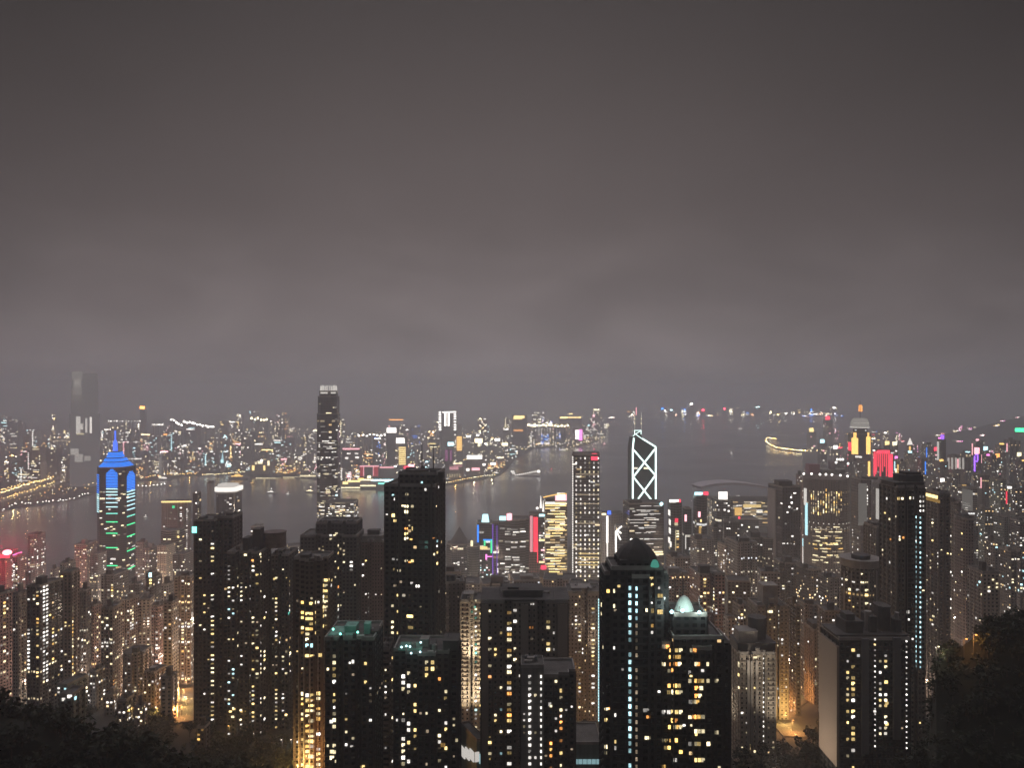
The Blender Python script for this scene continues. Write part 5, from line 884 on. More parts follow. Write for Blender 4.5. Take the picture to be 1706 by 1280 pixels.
TONES = {'b': ('brown', (.235, .19, .165)), 'g': ('grey', (.19, .18, .18)), 'd': ('dark', (.10, .092, .09)), 'p': ('pale', (.38, .33, .29)), 'r': ('reddish', (.25, .17, .155)), 'n': ('greenish', (.16, .18, .165))}
PL = {'notch': 'slotted', 'comb': 'triple-bayed', 'rect': 'plain slab', 'cross': 'cross-shaped', 'step': 'stepped', 'oct': 'chamfered', 'bow': 'bow-fronted'}
def litword(n, pal):
    hue = 'white' if set(pal) <= set('wc') else 'amber' if set(pal) <= set('ao') else 'warm' if set(pal) <= set('ypao') else 'mixed'
    q = 'few' if n < 6 else 'scattered' if n < 14 else 'many'
    return f'{q} {hue} lights'
def mid(xl, xr, yt, Y, pl='notch', tone='b', n=10, pal='wpy', y1=None, cols=(), wall='res', rot=None, name='residential_tower', lit=.03):
    tw, col = TONES[tone]; v = random.uniform(.85, 1.15); col = tuple(min(c*v*1.25, .8) for c in col); w = xr-xl
    size = ('slim' if w < 17 else 'broad' if w > 32 else '') ; desc = ' '.join(x for x in (size, tw, PL[pl], 'tower with', litword(n+4*len(cols), pal)) if x)
    if cols: desc = ' '.join(x for x in (size, tw, PL[pl], 'tower with a lit window column') if x)
    t = T(name, label_for(desc, (xl+xr)/2, ('hazy' if Y > 1000 else 'dim', 'weathered', 'low' if yt > 1000 else 'tall')), Y, xl, xr, yt, plan=pl, rot=rot if rot is not None else random.uniform(-14, 14), col=col, wall=wall, lit=lit*(1.7 if Y < 850 else 3), glow=1.7, group='buildings of the lower slope', cat='tower block', bay=random.choice((2.8, 3.2, 3.6)))
    st = 3.05*F/Y
    for cpx, a, b, pr, pp in cols: t.c(cpx, a, b, st, pr, pp, 2.4, 1.7)
    t.rnd(int(n*1.15), pal+('wc' if xl > 1450 else ''), y1 or min(yt+150, 1130), w=2.0 if Y < 900 else 2.6, h=1.5)
    if random.random() < .85: t.clutter()
    if xl > 1400 and Y > 1200 and random.random() < .6: x = random.uniform(xl+1, xr-7); t.roofbox(x, x+random.uniform(4, 8), yt-random.uniform(2, 5), 1, d=3, m=EM(random.choice('krzamcwpy'), Y, .9, False), name='sign_panel', lip=False)
    if xl > 1400 and Y > 1200 and random.random() < .35: x = random.uniform(xl+1, xr-3); t.panel(x, x+1.6, yt+4, yt+random.uniform(12, 26), random.choice('krzawcv'), 'neon_strip', .6)
    return t.close()
M = [  # left-hand slope, back to front
 (0, 24, 925, 1250, 'rect', 'g', 8, 'wp', 985), (22, 44, 930, 1180, 'notch', 'r', 14, 'wwp', 985, [(24, 938, 980, .8, 'w')]), (42, 58, 952, 1150, 'rect', 'd', 4, 'w', 990), (46, 76, 892, 1300, 'step', 'g', 22, 'wwp', 970, [(62, 920, 970, .8, 'w'), (70, 930, 970, .7, 'w')]),
 (84, 100, 950, 1080, 'rect', 'g', 6, 'wp', 990), (124, 162, 908, 1350, 'rect', 'r', 6, 'wp', 960), (150, 178, 925, 1200, 'notch', 'g', 12, 'wp', 965, [(172, 935, 965, .8, 'w')]), (226, 246, 905, 1320, 'rect', 'g', 8, 'w', 965), (240, 264, 915, 1300, 'notch', 'g', 9, 'wp', 970), (262, 292, 910, 1280, 'comb', 'p', 5, 'wp', 960), (288, 322, 925, 1200, 'notch', 'g', 10, 'wp', 975),
 (100, 126, 940, 940, 'rect', 'g', 6, 'py', 1080), (168, 214, 960, 900, 'comb', 'g', 24, 'wpp', 1090, [(188, 975, 1010, .9, 'pa'), (195, 985, 1015, .8, 'p')]), (214, 240, 975, 960, 'notch', 'd', 10, 'wwp', 1100), (250, 270, 962, 1000, 'notch', 'd', 10, 'wp', 1090), (236, 252, 985, 1040, 'rect', 'g', 6, 'w', 1060), (268, 292, 975, 920, 'rect', 'g', 8, 'wp', 1100), (290, 326, 962, 800, 'comb', 'b', 22, 'wpp', 1150, [(304, 985, 1090, .55, 'pya'), (310, 1000, 1140, .5, 'pw'), (320, 1010, 1140, .5, 'wp')]),
 (-14, 24, 992, 700, 'notch', 'r', 6, 'wp', 1130, [(8, 1000, 1130, .55, 'pya')]), (22, 48, 990, 680, 'rect', 'p', 5, 'wp', 1130), (46, 104, 978, 640, 'comb', 'd', 24, 'pyw', 1135, [(72.5, 978, 1132, .97, 'w'), (79.5, 978, 1132, .97, 'w'), (64, 985, 1130, .5, 'ypa'), (87, 1030, 1130, .6, 'apy'), (49, 1052, 1132, .9, 'w')]), (100, 132, 955, 690, 'rect', 'b', 8, 'py', 1130, [(119.5, 1032, 1132, .98, 'ap'), (119.5, 1012, 1022, 1, 'p')]), (130, 152, 985, 740, 'notch', 'd', 8, 'wp', 1120, [(138, 1060, 1120, .3, 'w')]), (148, 170, 1010, 760, 'notch', 'r', 14, 'wp', 1130, [(161, 1010, 1140, .4, 'wpy')]), (168, 204, 1014, 700, 'comb', 'b', 24, 'wpp', 1150, [(174, 1030, 1140, .35, 'pw'), (196, 1030, 1140, .3, 'wp')]), (202, 232, 1000, 800, 'notch', 'b', 20, 'wp', 1090, [(217, 1010, 1090, .5, 'wp'), (222, 1010, 1090, .5, 'p')]), (230, 258, 1000, 820, 'rect', 'p', 8, 'wp', 1120), (252, 276, 1010, 760, 'notch', 'r', 12, 'ww', 1130, [(263, 1030, 1110, .5, 'w'), (267, 1060, 1110, .5, 'w')]), (272, 298, 1005, 700, 'rect', 'p', 5, 'w', 1160), (205, 254, 1092, 690, 'step', 'b', 12, 'wp', 1160), (240, 278, 1122, 640, 'comb', 'b', 26, 'wwp', 1200, [(257, 1130, 1190, .7, 'wp')]), (268, 296, 1130, 620, 'rect', 'p', 3, 'w', 1190), (150, 175, 1120, 660, 'rect', 'd', 8, 'w', 1160), (96, 146, 1142, 610, 'rect', 'n', 10, 'wc', 1168),
 (196, 224, 1168, 600, 'rect', 'd', 8, 'wp', 1200), (224, 244, 1180, 580, 'step', 'b', 8, 'wp', 1210), (176, 198, 1160, 640, 'rect', 'g', 6, 'w', 1190), (328, 350, 1214, 520, 'rect', 'd', 4, 'pa', 1230), (140, 172, 1150, 680, 'step', 'd', 8, 'wp', 1180),
 # behind the front row
 (404, 450, 905, 900, 'comb', 'g', 4, 'w', 930), (596, 640, 900, 980, 'step', 'g', 8, 'w', 930), (735, 768, 955, 760, 'rect', 'g', 5, 'wp', 1010), (742, 800, 975, 900, 'notch', 'g', 8, 'w', 1020), (800, 850, 975, 820, 'comb', 'd', 6, 'w', 1000), (850, 900, 968, 900, 'rect', 'd', 6, 'wc', 990), (905, 960, 968, 860, 'notch', 'b', 8, 'wp', 1000), (945, 1003, 980, 800, 'notch', 'b', 6, 'w', 1000), (1096, 1150, 958, 780, 'comb', 'b', 10, 'wwp', 1010), (1148, 1208, 958, 720, 'notch', 'r', 12, 'wp', 1040, [(1176, 968, 1060, .65, 'yp'), (1190, 970, 1060, .6, 'yp')]),
 (1110, 1150, 930, 900, 'rect', 'b', 4, 'w', 950), (1196, 1226, 908, 930, 'rect', 'p', 3, 'w', 950), (1210, 1262, 905, 900, 'comb', 'g', 4, 'w', 960), (1150, 1190, 900, 1050, 'step', 'g', 12, 'wp', 960), (1180, 1204, 880, 1100, 'notch', 'g', 10, 'w', 950), (1204, 1232, 870, 1120, 'rect', 'd', 8, 'w', 930), (1240, 1290, 898, 1020, 'notch', 'd', 14, 'wp', 960), (1208, 1250, 970, 760, 'rect', 'd', 6, 'wp', 1010), (1262, 1300, 955, 820, 'rect', 'g', 8, 'wp', 1000), (1290, 1336, 940, 900, 'step', 'd', 10, 'wwp', 985), (1326, 1368, 950, 850, 'rect', 'd', 4, 'w', 990), (1362, 1404, 965, 780, 'comb', 'g', 8, 'wp', 1010), (1220, 1250, 1010, 700, 'notch', 'g', 10, 'ypw', 1060), (1206, 1224, 1030, 640, 'rect', 'p', 3, 'w', 1060), (1330, 1366, 1010, 720, 'step', 'g', 5, 'w', 1040), (1362, 1402, 1020, 640, 'rect', 'g', 5, 'w', 1050),
 # east side
 (1540, 1562, 795, 1500, 'rect', 'g', 10, 'wp', 860), (1558, 1580, 770, 1700, 'notch', 'g', 10, 'w', 860), (1562, 1576, 732, 2100, 'rect', 'd', 4, 'w', 800), (1580, 1605, 760, 1900, 'comb', 'p', 8, 'w', 830), (1600, 1618, 755, 1800, 'notch', 'g', 8, 'wp', 840), (1618, 1640, 735, 2200, 'rect', 'g', 10, 'w', 830), (1636, 1660, 760, 1700, 'notch', 'g', 12, 'wp', 860), (1658, 1676, 742, 1900, 'rect', 'p', 10, 'w', 850), (1672, 1700, 735, 2000, 'comb', 'g', 10, 'w', 850), (1690, 1716, 770, 1600, 'notch', 'g', 10, 'wp', 880), (1596, 1626, 812, 1350, 'rect', 'p', 10, 'w', 870), (1622, 1650, 792, 1400, 'step', 'd', 14, 'ww', 890), (1648, 1676, 800, 1300, 'notch', 'n', 16, 'wwp', 900), (1674, 1706, 815, 1250, 'rect', 'd', 14, 'wp', 930), (1580, 1600, 790, 1450, 'rect', 'd', 8, 'wp', 880), (1600, 1630, 870, 1050, 'notch', 'd', 14, 'wwp', 950), (1626, 1656, 850, 1120, 'comb', 'n', 18, 'ww', 950), (1654, 1684, 862, 1050, 'notch', 'n', 18, 'wwp', 960), (1682, 1716, 870, 1000, 'rect', 'd', 14, 'wp', 980), (1640, 1668, 905, 900, 'rect', 'd', 10, 'wp', 985), (1664, 1700, 920, 850, 'notch', 'd', 10, 'wp', 985), (1612, 1664, 955, 640, 'rect', 'p', 8, 'ypw', 1000), (1694, 1716, 940, 700, 'step', 'g', 14, 'cwyp', 990),
 (1494, 1510, 770, 1750, 'rect', 'g', 8, 'wp', 830), (1506, 1530, 755, 1950, 'notch', 'g', 12, 'wpk', 820), (1528, 1545, 765, 1800, 'rect', 'd', 8, 'wk', 830), (1535, 1556, 742, 2400, 'notch', 'g', 8, 'wp', 790), (1484, 1500, 765, 2200, 'rect', 'g', 6, 'wp', 800), (1420, 1446, 772, 1600, 'rect', 'g', 5, 'w', 800), (1380, 1412, 770, 2100, 'step', 'g', 14, 'w', 800), (1340, 1372, 780, 2300, 'rect', 'r', 8, 'wp', 800), (1326, 1345, 792, 1500, 'rect', 'r', 8, 'wp', 830),
]
for a in M:
    cols = a[9] if len(a) > 9 else ()
    mid(*a[:5], tone=a[5], n=a[6], pal=a[7], y1=a[8], cols=cols)
# lit crowns and odd signs that belong to single buildings of this quarter
def one(label, Y, xl, xr, yt, tone='g', pl='rect', **k): return T('city_tower', label, Y, xl, xr, yt, **{'plan': pl, 'col': TONES[tone][1], 'cat': 'tower block', 'glow': 1.4, 'lit': .05, **k})
t = one('tower topped by a brilliant red beacon and a magenta sign, at the harbour edge', 1200, -6, 30, 922, 'r'); m2 = MB(); m2.ball(t.L(P(12, 921, 1194)), 6.2, 0, 14, 8, .62); m2.build('beacon', [emat('red_beacon_light', (1, .25, .30), 6, False)], t.root)
t.panel(-4, 20, 925, 930, 'r', 'sign_panel', .8); t.panel(21, 36, 922, 924, 'm', 'sign_panel', .6); t.c(20, 938, 985, 4, .8, 'w', 3, 2).close()
L_ = bpy.data.lights.new('beacon_light', 'POINT'); L_.energy = 3.4e5; L_.color = (1, .02, .08); L_.shadow_soft_size = 4; lo = bpy.data.objects.new('beacon_light', L_); C.objects.link(lo); lo.parent = t.root; q = t.L(P(12, 917, 1186)); lo.location = q
t = one('narrow tower with stacked cream-lit top storeys above a dark shaft', 960, 101, 124, 938, 'd', pl='notch'); t.panel(102, 122, 939.5, 944.5, 'p', 'lit_storey', 1); t.pts([(105, 951, 'y', 8, 2), (119, 953, 'p', 5, 2), (106, 960, 'p', 6, 2), (119, 960, 'p', 5, 2), (105, 967, 'p', 5, 2), (119, 1013, 'y', 6, 3), (119, 1020, 'p', 6, 3)]); t.rnd(8, 'wp', 1080); t.close()
t = one('tower of the slope with a bright blue-white top lamp over yellow storeys', 860, 243, 260, 955, 'd', pl='notch'); t.panel(247, 254, 955, 962, 'c', 'roof_lamp', 1.3); t.pts([(250, 967, 'y', 6, 2), (250, 972, 'y', 6, 2), (250, 977, 'p', 6, 2)]); t.rnd(8, 'wp', 1080); t.close()
t = one('hillside house with a floodlit white terrace among dark trees', 420, 100, 140, 1160, 'n', zb=190); t.pts([(112, 1153, 'c', 3, 2), (118, 1161, 'w', 3, 2), (106, 1166, 'w', 2, 2), (125, 1164, 'c', 2, 2)]); t.close()
t = one('gold-topped slender tower with an orange-lit belfry, past the crimson facade', 2300, 1511, 1521, 742, 'p', pl='oct'); t.roofpyramid(1511, 1521, 742, 730, 1, 'oct', 14, EM('w', 2300, .5, False), top=.1, name='spire'); t.panel(1512, 1520, 744, 756, 'a', 'lit_facade', .6); t.close()
t = one('dark tower edged with pale light under a blue crown sign, east of the crimson facade', 2000, 1561, 1576, 733, 'd'); t.roofbox(1567, 1573, 725, 2, d=4, m=EM('v', 2000, .8, False), name='sign_panel', lip=False); t.panel(1561.4, 1564.5, 736, 792, 'w', 'light_strip', .25); t.close()
t = one('pale block with grey stripes and one pink stripe, near the violet zigzag sign', 1750, 1578, 1606, 762, 'p'); [t.panel(1579+i*6, 1582+i*6, 763, 782, 'w', 'light_strip', .2) for i in range(5)]; t.panel(1594, 1597, 765, 780, 'k', 'light_strip', .6); t.close()
t = one('tower wearing a violet zigzag neon sign under a pink roof sign', 1800, 1622, 1640, 757, 'd'); [t.panel(a, b, c, d, 'v', 'neon_strip', .9) for a, b, c, d in ((1623, 1625, 760, 786), (1625, 1630, 757, 759), (1628, 1630, 759, 768), (1625, 1629, 768, 770))]; t.panel(1635, 1637, 758, 772, 'k', 'neon_strip', .8); t.roofbox(1623, 1632, 746, 3, d=3, m=EM('k', 1800, .9, False), name='sign_panel', lip=False); t.close()
t = one('tower with a long glowing green roof sign at the harbour city\'s far hillside end', 3300, 1690, 1730, 720, 'g', zb=60); t.roofbox(1691, 1730, 713.5, 2, d=4, m=EM('g', 3300, 1.3, False), name='sign_panel', lip=False); t.close()
t = one('wide milky glass office slab with sloping light streaks, east of the rounded-cap tower', 1250, 1596, 1628, 814, 'p', wall='glass', lit=.1); t.panel(1598, 1626, 816, 850, 'w', 'glass_panel', .05); [t.panel(1602+i*3, 1616+i*2, 838+i*4, 839+i*4, 'w', k=.4) for i in range(3)]; t.close()
for x, y, Y, ch, lab in ((1478, 738, 2300, 'y', 'block with a square gold lantern on its roof'), (1490.5, 739, 2300, 'p', 'block with a small cream lantern on its roof'), (1524, 762, 2100, 'c', 'block with a cyan roof sign beside the crimson facade'), (1534, 783, 1900, 'k', 'block with a hot-pink glowing sign behind the rounded-cap tower'), (1495, 784, 1950, 'p', 'block with a cream glowing sign behind the rounded-cap tower'), (1539, 745, 2500, 'w', 'block with a tall white roof sign past the gold-topped tower'), (1558, 748, 2500, 'r', 'block with a red roof beacon past the gold-topped tower'), (1570, 800, 1500, 'w', 'block with twin white roof lamps east of the rounded-cap tower'), (1642, 747, 2100, 'c', 'block with a pale cyan roof lamp near the violet zigzag sign'), (1662, 759, 1900, 'o', 'block with an orange roof lamp beyond the violet zigzag sign'), (1654, 773, 1800, 'w', 'block with a white arched roof light beyond the violet zigzag sign'), (1628, 800, 1500, 'k', 'block with a smeared pink roof sign below the violet zigzag sign'), (1650, 812, 1450, 'w', 'block with a dazzling white roof lamp below the orange roof lamp'), (1698, 757, 1900, 'p', 'block with a cream roof lamp under the long green roof sign'), (1370, 735, 3300, 'c', 'waterside block with a blue-white roof sign beyond the amber-shouldered tower'), (1352, 716, 5200, 'y', 'far block with a single yellow roof lamp past the breakwater'), (1379, 696, 5200, 'r', 'far tower with a bright red sign on its mast'), (1392, 745, 3600, 'w', 'waterside block ruled by white floor lines near the breakwater')):
    w = 5.5 if Y < 3000 else 8; t = one(lab, Y, x-w, x+w, y+4, random.choice('gd'), lit=.08); t.roofbox(x-3.6, x+3.6, y-2.6, 1, d=3, m=EM(ch, Y, 1.0, False), name='sign_panel', lip=False)
    if Y > 3000: t.mast(x-4, y+4, y-14, .8, 6)
    t.rnd(7, 'wpk', min(y+40, 830), w=4*Y/1800, h=3*Y/1800); t.close()
# ---------------------------------------------------------------- the far shore: several hundred hazy blocks, each one an object
FARW = [('hazy grey', pmat('far_wall_grey', (.32, .31, .31), .85)), ('hazy brown', pmat('far_wall_brown', (.36, .30, .27), .85)), ('hazy dark', pmat('far_wall_dark', (.16, .15, .16), .6)), ('hazy pale', pmat('far_wall_pale', (.52, .48, .46), .85))]
FLM = [('the far hazy supertall', 134), ('the pale vent obelisk', 268), ('the small clock tower', 370), ('the cruise terminal', 497), ('the white-outlined tower', 746), ('the red-outlined block', 615), ('the gold ribbon tower', 671), ('the pink roof sign', 964), ('the finger pier', 878), ('the harbour notched-crown tower', 547), ('the lattice tower', 1073), ('the amber-shouldered tower', 1432)]
def far_block(px, w, yt, Y, style, pal, rg, ylow=None, label=None, wallm=None, group='hazy buildings across the water', name='far_building', k=1.0):
    tone, wm = wallm or rg.choice(FARW); b = P(px, HY, Y); z0 = ground(b.x, b.y) if px > 1350 else 2.5; hw = w*Y/F/2; z1 = CZ-(yt-HY)*Y/F; z1 = max(z1, z0+8); dp = min(hw*2, 45)
    mb = MB(); mats = [wm]; mb.box(-hw, hw, 0, dp, 0, z1-z0, 0, False)
    if rg.random() < .6: q = hw*rg.uniform(.3, .6); o_ = rg.uniform(-.3, .3)*hw; mb.box(o_-q, o_+q, 3, 3+q, z1-z0, z1-z0+rg.uniform(4, 10), 0, False)
    def patch(x, z, ww, hh, ch, kk=1):
        m = EM(ch, Y, round(kk*k*4)/4*2.1+.2, False)
        if m not in mats: mats.append(m)
        mb.box(max(x-ww/2, -hw), min(x+ww/2, hw), -.8, -.02, z-hh/2, z+hh/2, mats.index(m), True)
    m1 = Y/F; H = z1-z0; lo = 0 if ylow is None else max(0, (CZ-(ylow-HY)*Y/F)-z0); ch = rg.choice(pal)
    if 'w' in style:
        for _ in range(rg.randint(7, 18)): patch(rg.uniform(-hw, hw)*.9, rg.uniform(lo+3, H-3), rg.uniform(.8, 1.9)*m1, rg.uniform(.7, 1.25)*m1, rg.choice(pal), rg.uniform(.1, 1))
    for _ in range(rg.randint(0, 4) if Y < 9000 else 0): patch(rg.uniform(-hw, hw)*.9, H+.7*m1, rg.uniform(.8, 1.6)*m1, 1.1*m1, rg.choice(pal), rg.uniform(.3, 1))
    if 'r' in style: patch(0, H-1.5*m1*.6, hw*rg.uniform(1.1, 1.9), 1.2*m1, ch, .8)
    if 'l' in style:
        x = rg.uniform(-.6, .6)*hw
        for i in range(rg.randint(4, 9)): patch(x, H-(2+i*3.2)*m1, 1.6*m1, 1.1*m1, ch, .7)
    if 'f' in style:
        for i in range(rg.randint(2, 5)): patch(rg.uniform(-.3, .3)*hw, rg.uniform(lo+2, H-2), hw*rg.uniform(.7, 1.5), .8*m1, rg.choice(pal), rg.uniform(.3, .6))
    if 's' in style: patch(rg.uniform(-.3, .3)*hw, H-1.2*m1, rg.uniform(2.4, 4.5)*m1, rg.uniform(1.5, 2.4)*m1, ch, 1)
    hue = {'w': 'white', 'p': 'cream', 'y': 'yellow', 'o': 'orange', 'r': 'red', 'a': 'amber', 'c': 'cyan', 'k': 'pink', 'm': 'magenta', 'g': 'green', 'b': 'blue', 'd': 'dim', 'v': 'violet', 't': 'teal', 'z': 'blue'}[ch]
    ds = {'w': 'speckled windows', 'r': f'a {hue} roofline', 'l': f'a {hue} light column', 'f': 'dim lit floors', 's': f'a {hue} top sign'}[style[-1]]
    size = 'slim' if w < 9 else 'wide' if w > 17 else 'mid-sized'
    if label is None:
        d = f'{tone} {size} block with {ds}'; near_ = sorted(FLM, key=lambda a: abs(a[1]-px)); c = [f'{d} by {n_}' for n_, x in near_[:3]]+[f'{d} between {near_[0][0]} and {near_[1][0]}']
        dist = 'waterfront' if Y < 4200 else 'inland' if Y < 6500 else 'distant'; c = [f'{dist} {x}' for x in c]+[f'tall {dist} {x}' if H > 90 else f'low {dist} {x}' for x in c]
        c = [x for x in c if len(x.split()) <= 16]; label = next((x for x in c if key(x) not in USED), c[0]); USED.add(key(label))
    o = mb.build(name, mats, None, (b.x, b.y, z0)); tag(o, label, 'building', group); return o
rg = random.Random(21)
def coast_far(px): return lerp(KC, px)
n = 0
while n < 280:
    px = rg.uniform(-10, 1000)
    if px < 170 and rg.random() < .35: continue
    if px > 840 and rg.random() < .25: continue
    c0 = coast_far(px); u = rg.random(); Y = c0+120+u*u*4200
    if px < 165: Y = max(Y, 3500)
    if px > 835: Y = c0+100+u*2200
    H = rg.uniform(25, 75) if rg.random() < .55 else rg.uniform(75, 165); H = H*(1 if Y < 5000 else 1.25)
    if Y < c0+500: H *= .6
    yt = HY+(CZ-H)*F/Y; w = rg.uniform(6, 22)*min(1, 4200/Y+.2)
    pal = rg.choice(['wp', 'wp', 'wwp', 'wyp', 'wc', 'pyo', 'wk', 'wz' if px > 600 else 'wp']); st = rg.choice(['w', 'w', 'wf', 'wr', 'w', 'wl', 'ws', 'fw', 'wfw'])
    far_block(px, w, yt, Y, st, pal, rg, k=rg.uniform(.55, 1.05)); n += 1
for i in range(34):       # the east end of the harbour, eleven kilometres off
    px = rg.uniform(995, 1420); Y = lerp(KC, px)+rg.uniform(150, 900); H = rg.choice([20, 35, 60, 110, 150]); far_block(px, rg.uniform(4, 11), HY+(CZ-H)*F/Y, Y, rg.choice(['w', 'ws', 'f', 'wf']), rg.choice(['wp', 'wp', 'wz', 'wo', 'wy']), rg, group='far towers at the harbour mouth', k=.9, name='harbour_mouth_tower')
for px, yt, ch, lab in ((1104, 680, 'z', 'far tower with a blue and white screen at the harbour mouth'), (1119, 682, 'c', 'far block with a dim cyan screen facing the harbour mouth'), (1171, 682, 'r', 'far tower carrying a red sign on a pole, first of two at the harbour mouth'), (1207, 680, 'r', 'taller far tower carrying a red sign over the open water'), (1262, 677, 'c', 'far tower with a wide cyan-white roof bar across the open water'), (1296, 690, 'y', 'far block with a yellow lamp at its waterside foot'), (1152, 672, 'w', 'far hilltop tower with a tiny violet-white lamp'), (1310, 688, 'w', 'far low block with one clear white lamp near the yellow one'), (1285, 686, 'p', 'far low hall with a curved dim cream roof light')):
    Y = 11800; far_block(px, 7 if ch != 'c' else 11, yt, Y, 's', ch, rg, label=lab, group='far towers at the harbour mouth', k=1.0, name='harbour_mouth_tower')
for i in range(70):       # island shore running east under the haze
    px = rg.uniform(1385, 1706); Y = rg.uniform(2700, 6200); H = rg.uniform(50, 150); far_block(px, rg.uniform(6, 14)*3400/Y+2, HY+(CZ-H)*F/Y, Y, rg.choice(['ws', 'f', 'wr', 'wf', 'w', 'wl']), rg.choice(['wp', 'wkr', 'wcz', 'wkm', 'way']), rg, group='hazy island buildings to the east', k=.7, name='island_tower')
# singular far-shore buildings
def fb(label, px0, px1, yt, Y, feats, tone=2, name='far_building', cat='building', extra=None, col=None):
    px = (px0+px1)/2; b = P(px, HY, Y); z0 = 2.5; t = thing(name, label, cat, (b.x, b.y, z0)); hw = (px1-px0)*Y/F/2; z1 = CZ-(yt-HY)*Y/F
    if name == 'viaduct':      # a thin deck on piers
        mb = MB(); mb.box(-hw, hw, 0, 14, z1-z0-5, z1-z0); mb.build('deck', [CONC], t)
        for i in range(5): q = -hw*.9+hw*1.8*i/4; mb = MB(); mb.box(q-1.6, q+1.6, 4, 9, 0, z1-z0-5.004); mb.build('pier', [CONC], t)
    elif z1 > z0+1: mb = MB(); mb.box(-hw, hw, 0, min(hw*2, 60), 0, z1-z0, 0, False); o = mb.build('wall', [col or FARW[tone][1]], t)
    if name == 'viaduct':      # the light bar of a viaduct is a string of lamps
        feats = [('lamp', x0+(x1-x0)*(i+.5+rg.uniform(-.3, .3))/12-.9, x0+(x1-x0)*(i+.5)/12+.9, y0-rg.uniform(0, .8), y1, ch, k*rg.uniform(.5, 1.6)) for _n, x0, x1, y0, y1, ch, k in feats for i in range(12)]
    for nm, x0, x1, y0, y1, ch, k in feats:
        a, c = P(x0, y1, Y), P(x1, y0, Y); mb = MB(); mb.box(a.x-b.x, c.x-b.x, -.9 if nm == 'haze_glow_facade' else -2.5, -.05, max(a.z-z0, .2), c.z-z0, 0); mb.build(nm, [EM(ch, Y, k*(1.35 if k > .3 else .9), False)], t)
    return t
GW, GU = emat('supertall_haze_glow', (1, .94, .93), .118, False), emat('supertall_upper_haze_glow', (1, .94, .94), .130, False)  # haze painted on: the walls glow faintly so the tower fades into it
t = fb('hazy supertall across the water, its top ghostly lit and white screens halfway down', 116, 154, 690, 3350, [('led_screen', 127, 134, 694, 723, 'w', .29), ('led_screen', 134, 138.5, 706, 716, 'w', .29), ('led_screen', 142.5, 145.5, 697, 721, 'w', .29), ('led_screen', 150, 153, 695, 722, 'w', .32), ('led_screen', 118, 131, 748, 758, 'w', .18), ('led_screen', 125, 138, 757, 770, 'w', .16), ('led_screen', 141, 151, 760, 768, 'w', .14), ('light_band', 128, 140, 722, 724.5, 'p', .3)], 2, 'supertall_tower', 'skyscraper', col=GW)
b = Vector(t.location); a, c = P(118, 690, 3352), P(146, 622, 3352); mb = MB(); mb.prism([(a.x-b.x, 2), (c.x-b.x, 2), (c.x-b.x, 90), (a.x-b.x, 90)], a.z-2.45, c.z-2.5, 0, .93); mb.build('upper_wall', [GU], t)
for x0, x1, y0, y1, k in ((120, 137, 619, 632, .072), (123, 135, 632, 645, .095), (125, 132, 636, 640, .125), (122, 136, 645, 658, .07), (120, 137, 658, 668, .05)):
    mb = MB(); a, c = P(x0, y1, 3352), P(x1, y0, 3352); mb.box(a.x-b.x, c.x-b.x, -1.6 if k == .125 else -.9, 9.5, a.z-2.5, c.z-2.5, 0); mb.build('led_screen', [EM('w', 3350, k, False)], t)
t = fb('white-outlined twin-bar tower glowing on the far shore', 732, 761, 686, 4700, [('light_bar', 740.5, 743.5, 688, 710, 'w', .9), ('light_bar', 746, 749, 688, 710, 'w', .9), ('light_bar', 737, 752, 686, 688, 'w', .8), ('light_bar', 752, 760, 685.5, 687.5, 'w', .8)]+[('lamp', 731, 735, y, y+2.2, 'w', .8) for y in (686, 690, 694, 698, 702, 707, 711, 715)]+[('lamp', 756, 760, y, y+2.2, 'w', .8) for y in (689, 693, 697, 702, 707, 711, 715)])
fb('tower with a gold ribbon of lit floors under a white roof screen', 664, 677, 728, 3600, [('roof_screen', 660, 674, 730, 739, 'w', .8)]+[('light_band', 664.5, 676, 745+i*3.4, 747.4+i*3.4, 'y', .45) for i in range(9)])
fb('block with a large rounded white roof screen, above the gold ribbon tower', 644, 662, 712, 4300, [('roof_screen', 644.5, 660, 713, 721, 'w', 1.0), ('light_band', 648, 671, 699, 700.4, 'o', .6)])
fb('waterfront block outlined by red neon like a square arch', 599, 631, 777, 3390, [('neon_strip', 599.5, 631, 776, 778, 'k', .42), ('neon_strip', 600, 606, 778, 794, 'r', .16), ('neon_strip', 622, 630, 778, 794, 'r', .16), ('neon_strip', 605.4, 606.6, 778, 794, 'k', .4), ('neon_strip', 621.4, 622.6, 778, 794, 'k', .4)])
fb('long low block under a single red neon line, beside the red-outlined block', 633, 657, 779, 3420, [('neon_strip', 632.5, 656, 778, 780, 'k', .45)], 1)
fb('dark block with an up-curved red roofline and speckled windows', 570, 600, 748, 3700, [('neon_strip', 571, 599, 747, 749.5, 'k', .5), ('window', 578, 584, 755, 757, 'w', .5), ('window', 591, 597, 755, 757, 'w', .4), ('window', 575, 580, 762, 765, 'w', .5), ('window', 592, 598, 761, 764, 'w', .5), ('window', 584, 588, 768, 770, 'd', 1)])
fb('slanting hot-pink rooftop sign on a low waterfront block', 672, 691, 779, 3450, [('sign_panel', 673, 682, 777, 781, 'r', .8), ('sign_panel', 680, 690, 774, 778, 'k', .95)], 1)
fb('small white floodlit kiosk tower next to the hot-pink sign', 662, 671, 780, 3440, [('lit_facade', 663, 670, 781, 789, 'w', .8)], 3)
fb('twin-columned pale violet tower with a cyan globe sign', 741, 754, 748, 3620, [('sign_panel', 746, 756, 737, 743, 'c', 1.0), ('lit_column', 741.5, 746, 750, 768, 'm', .10), ('lit_column', 749.5, 753, 750, 768, 'm', .10)])
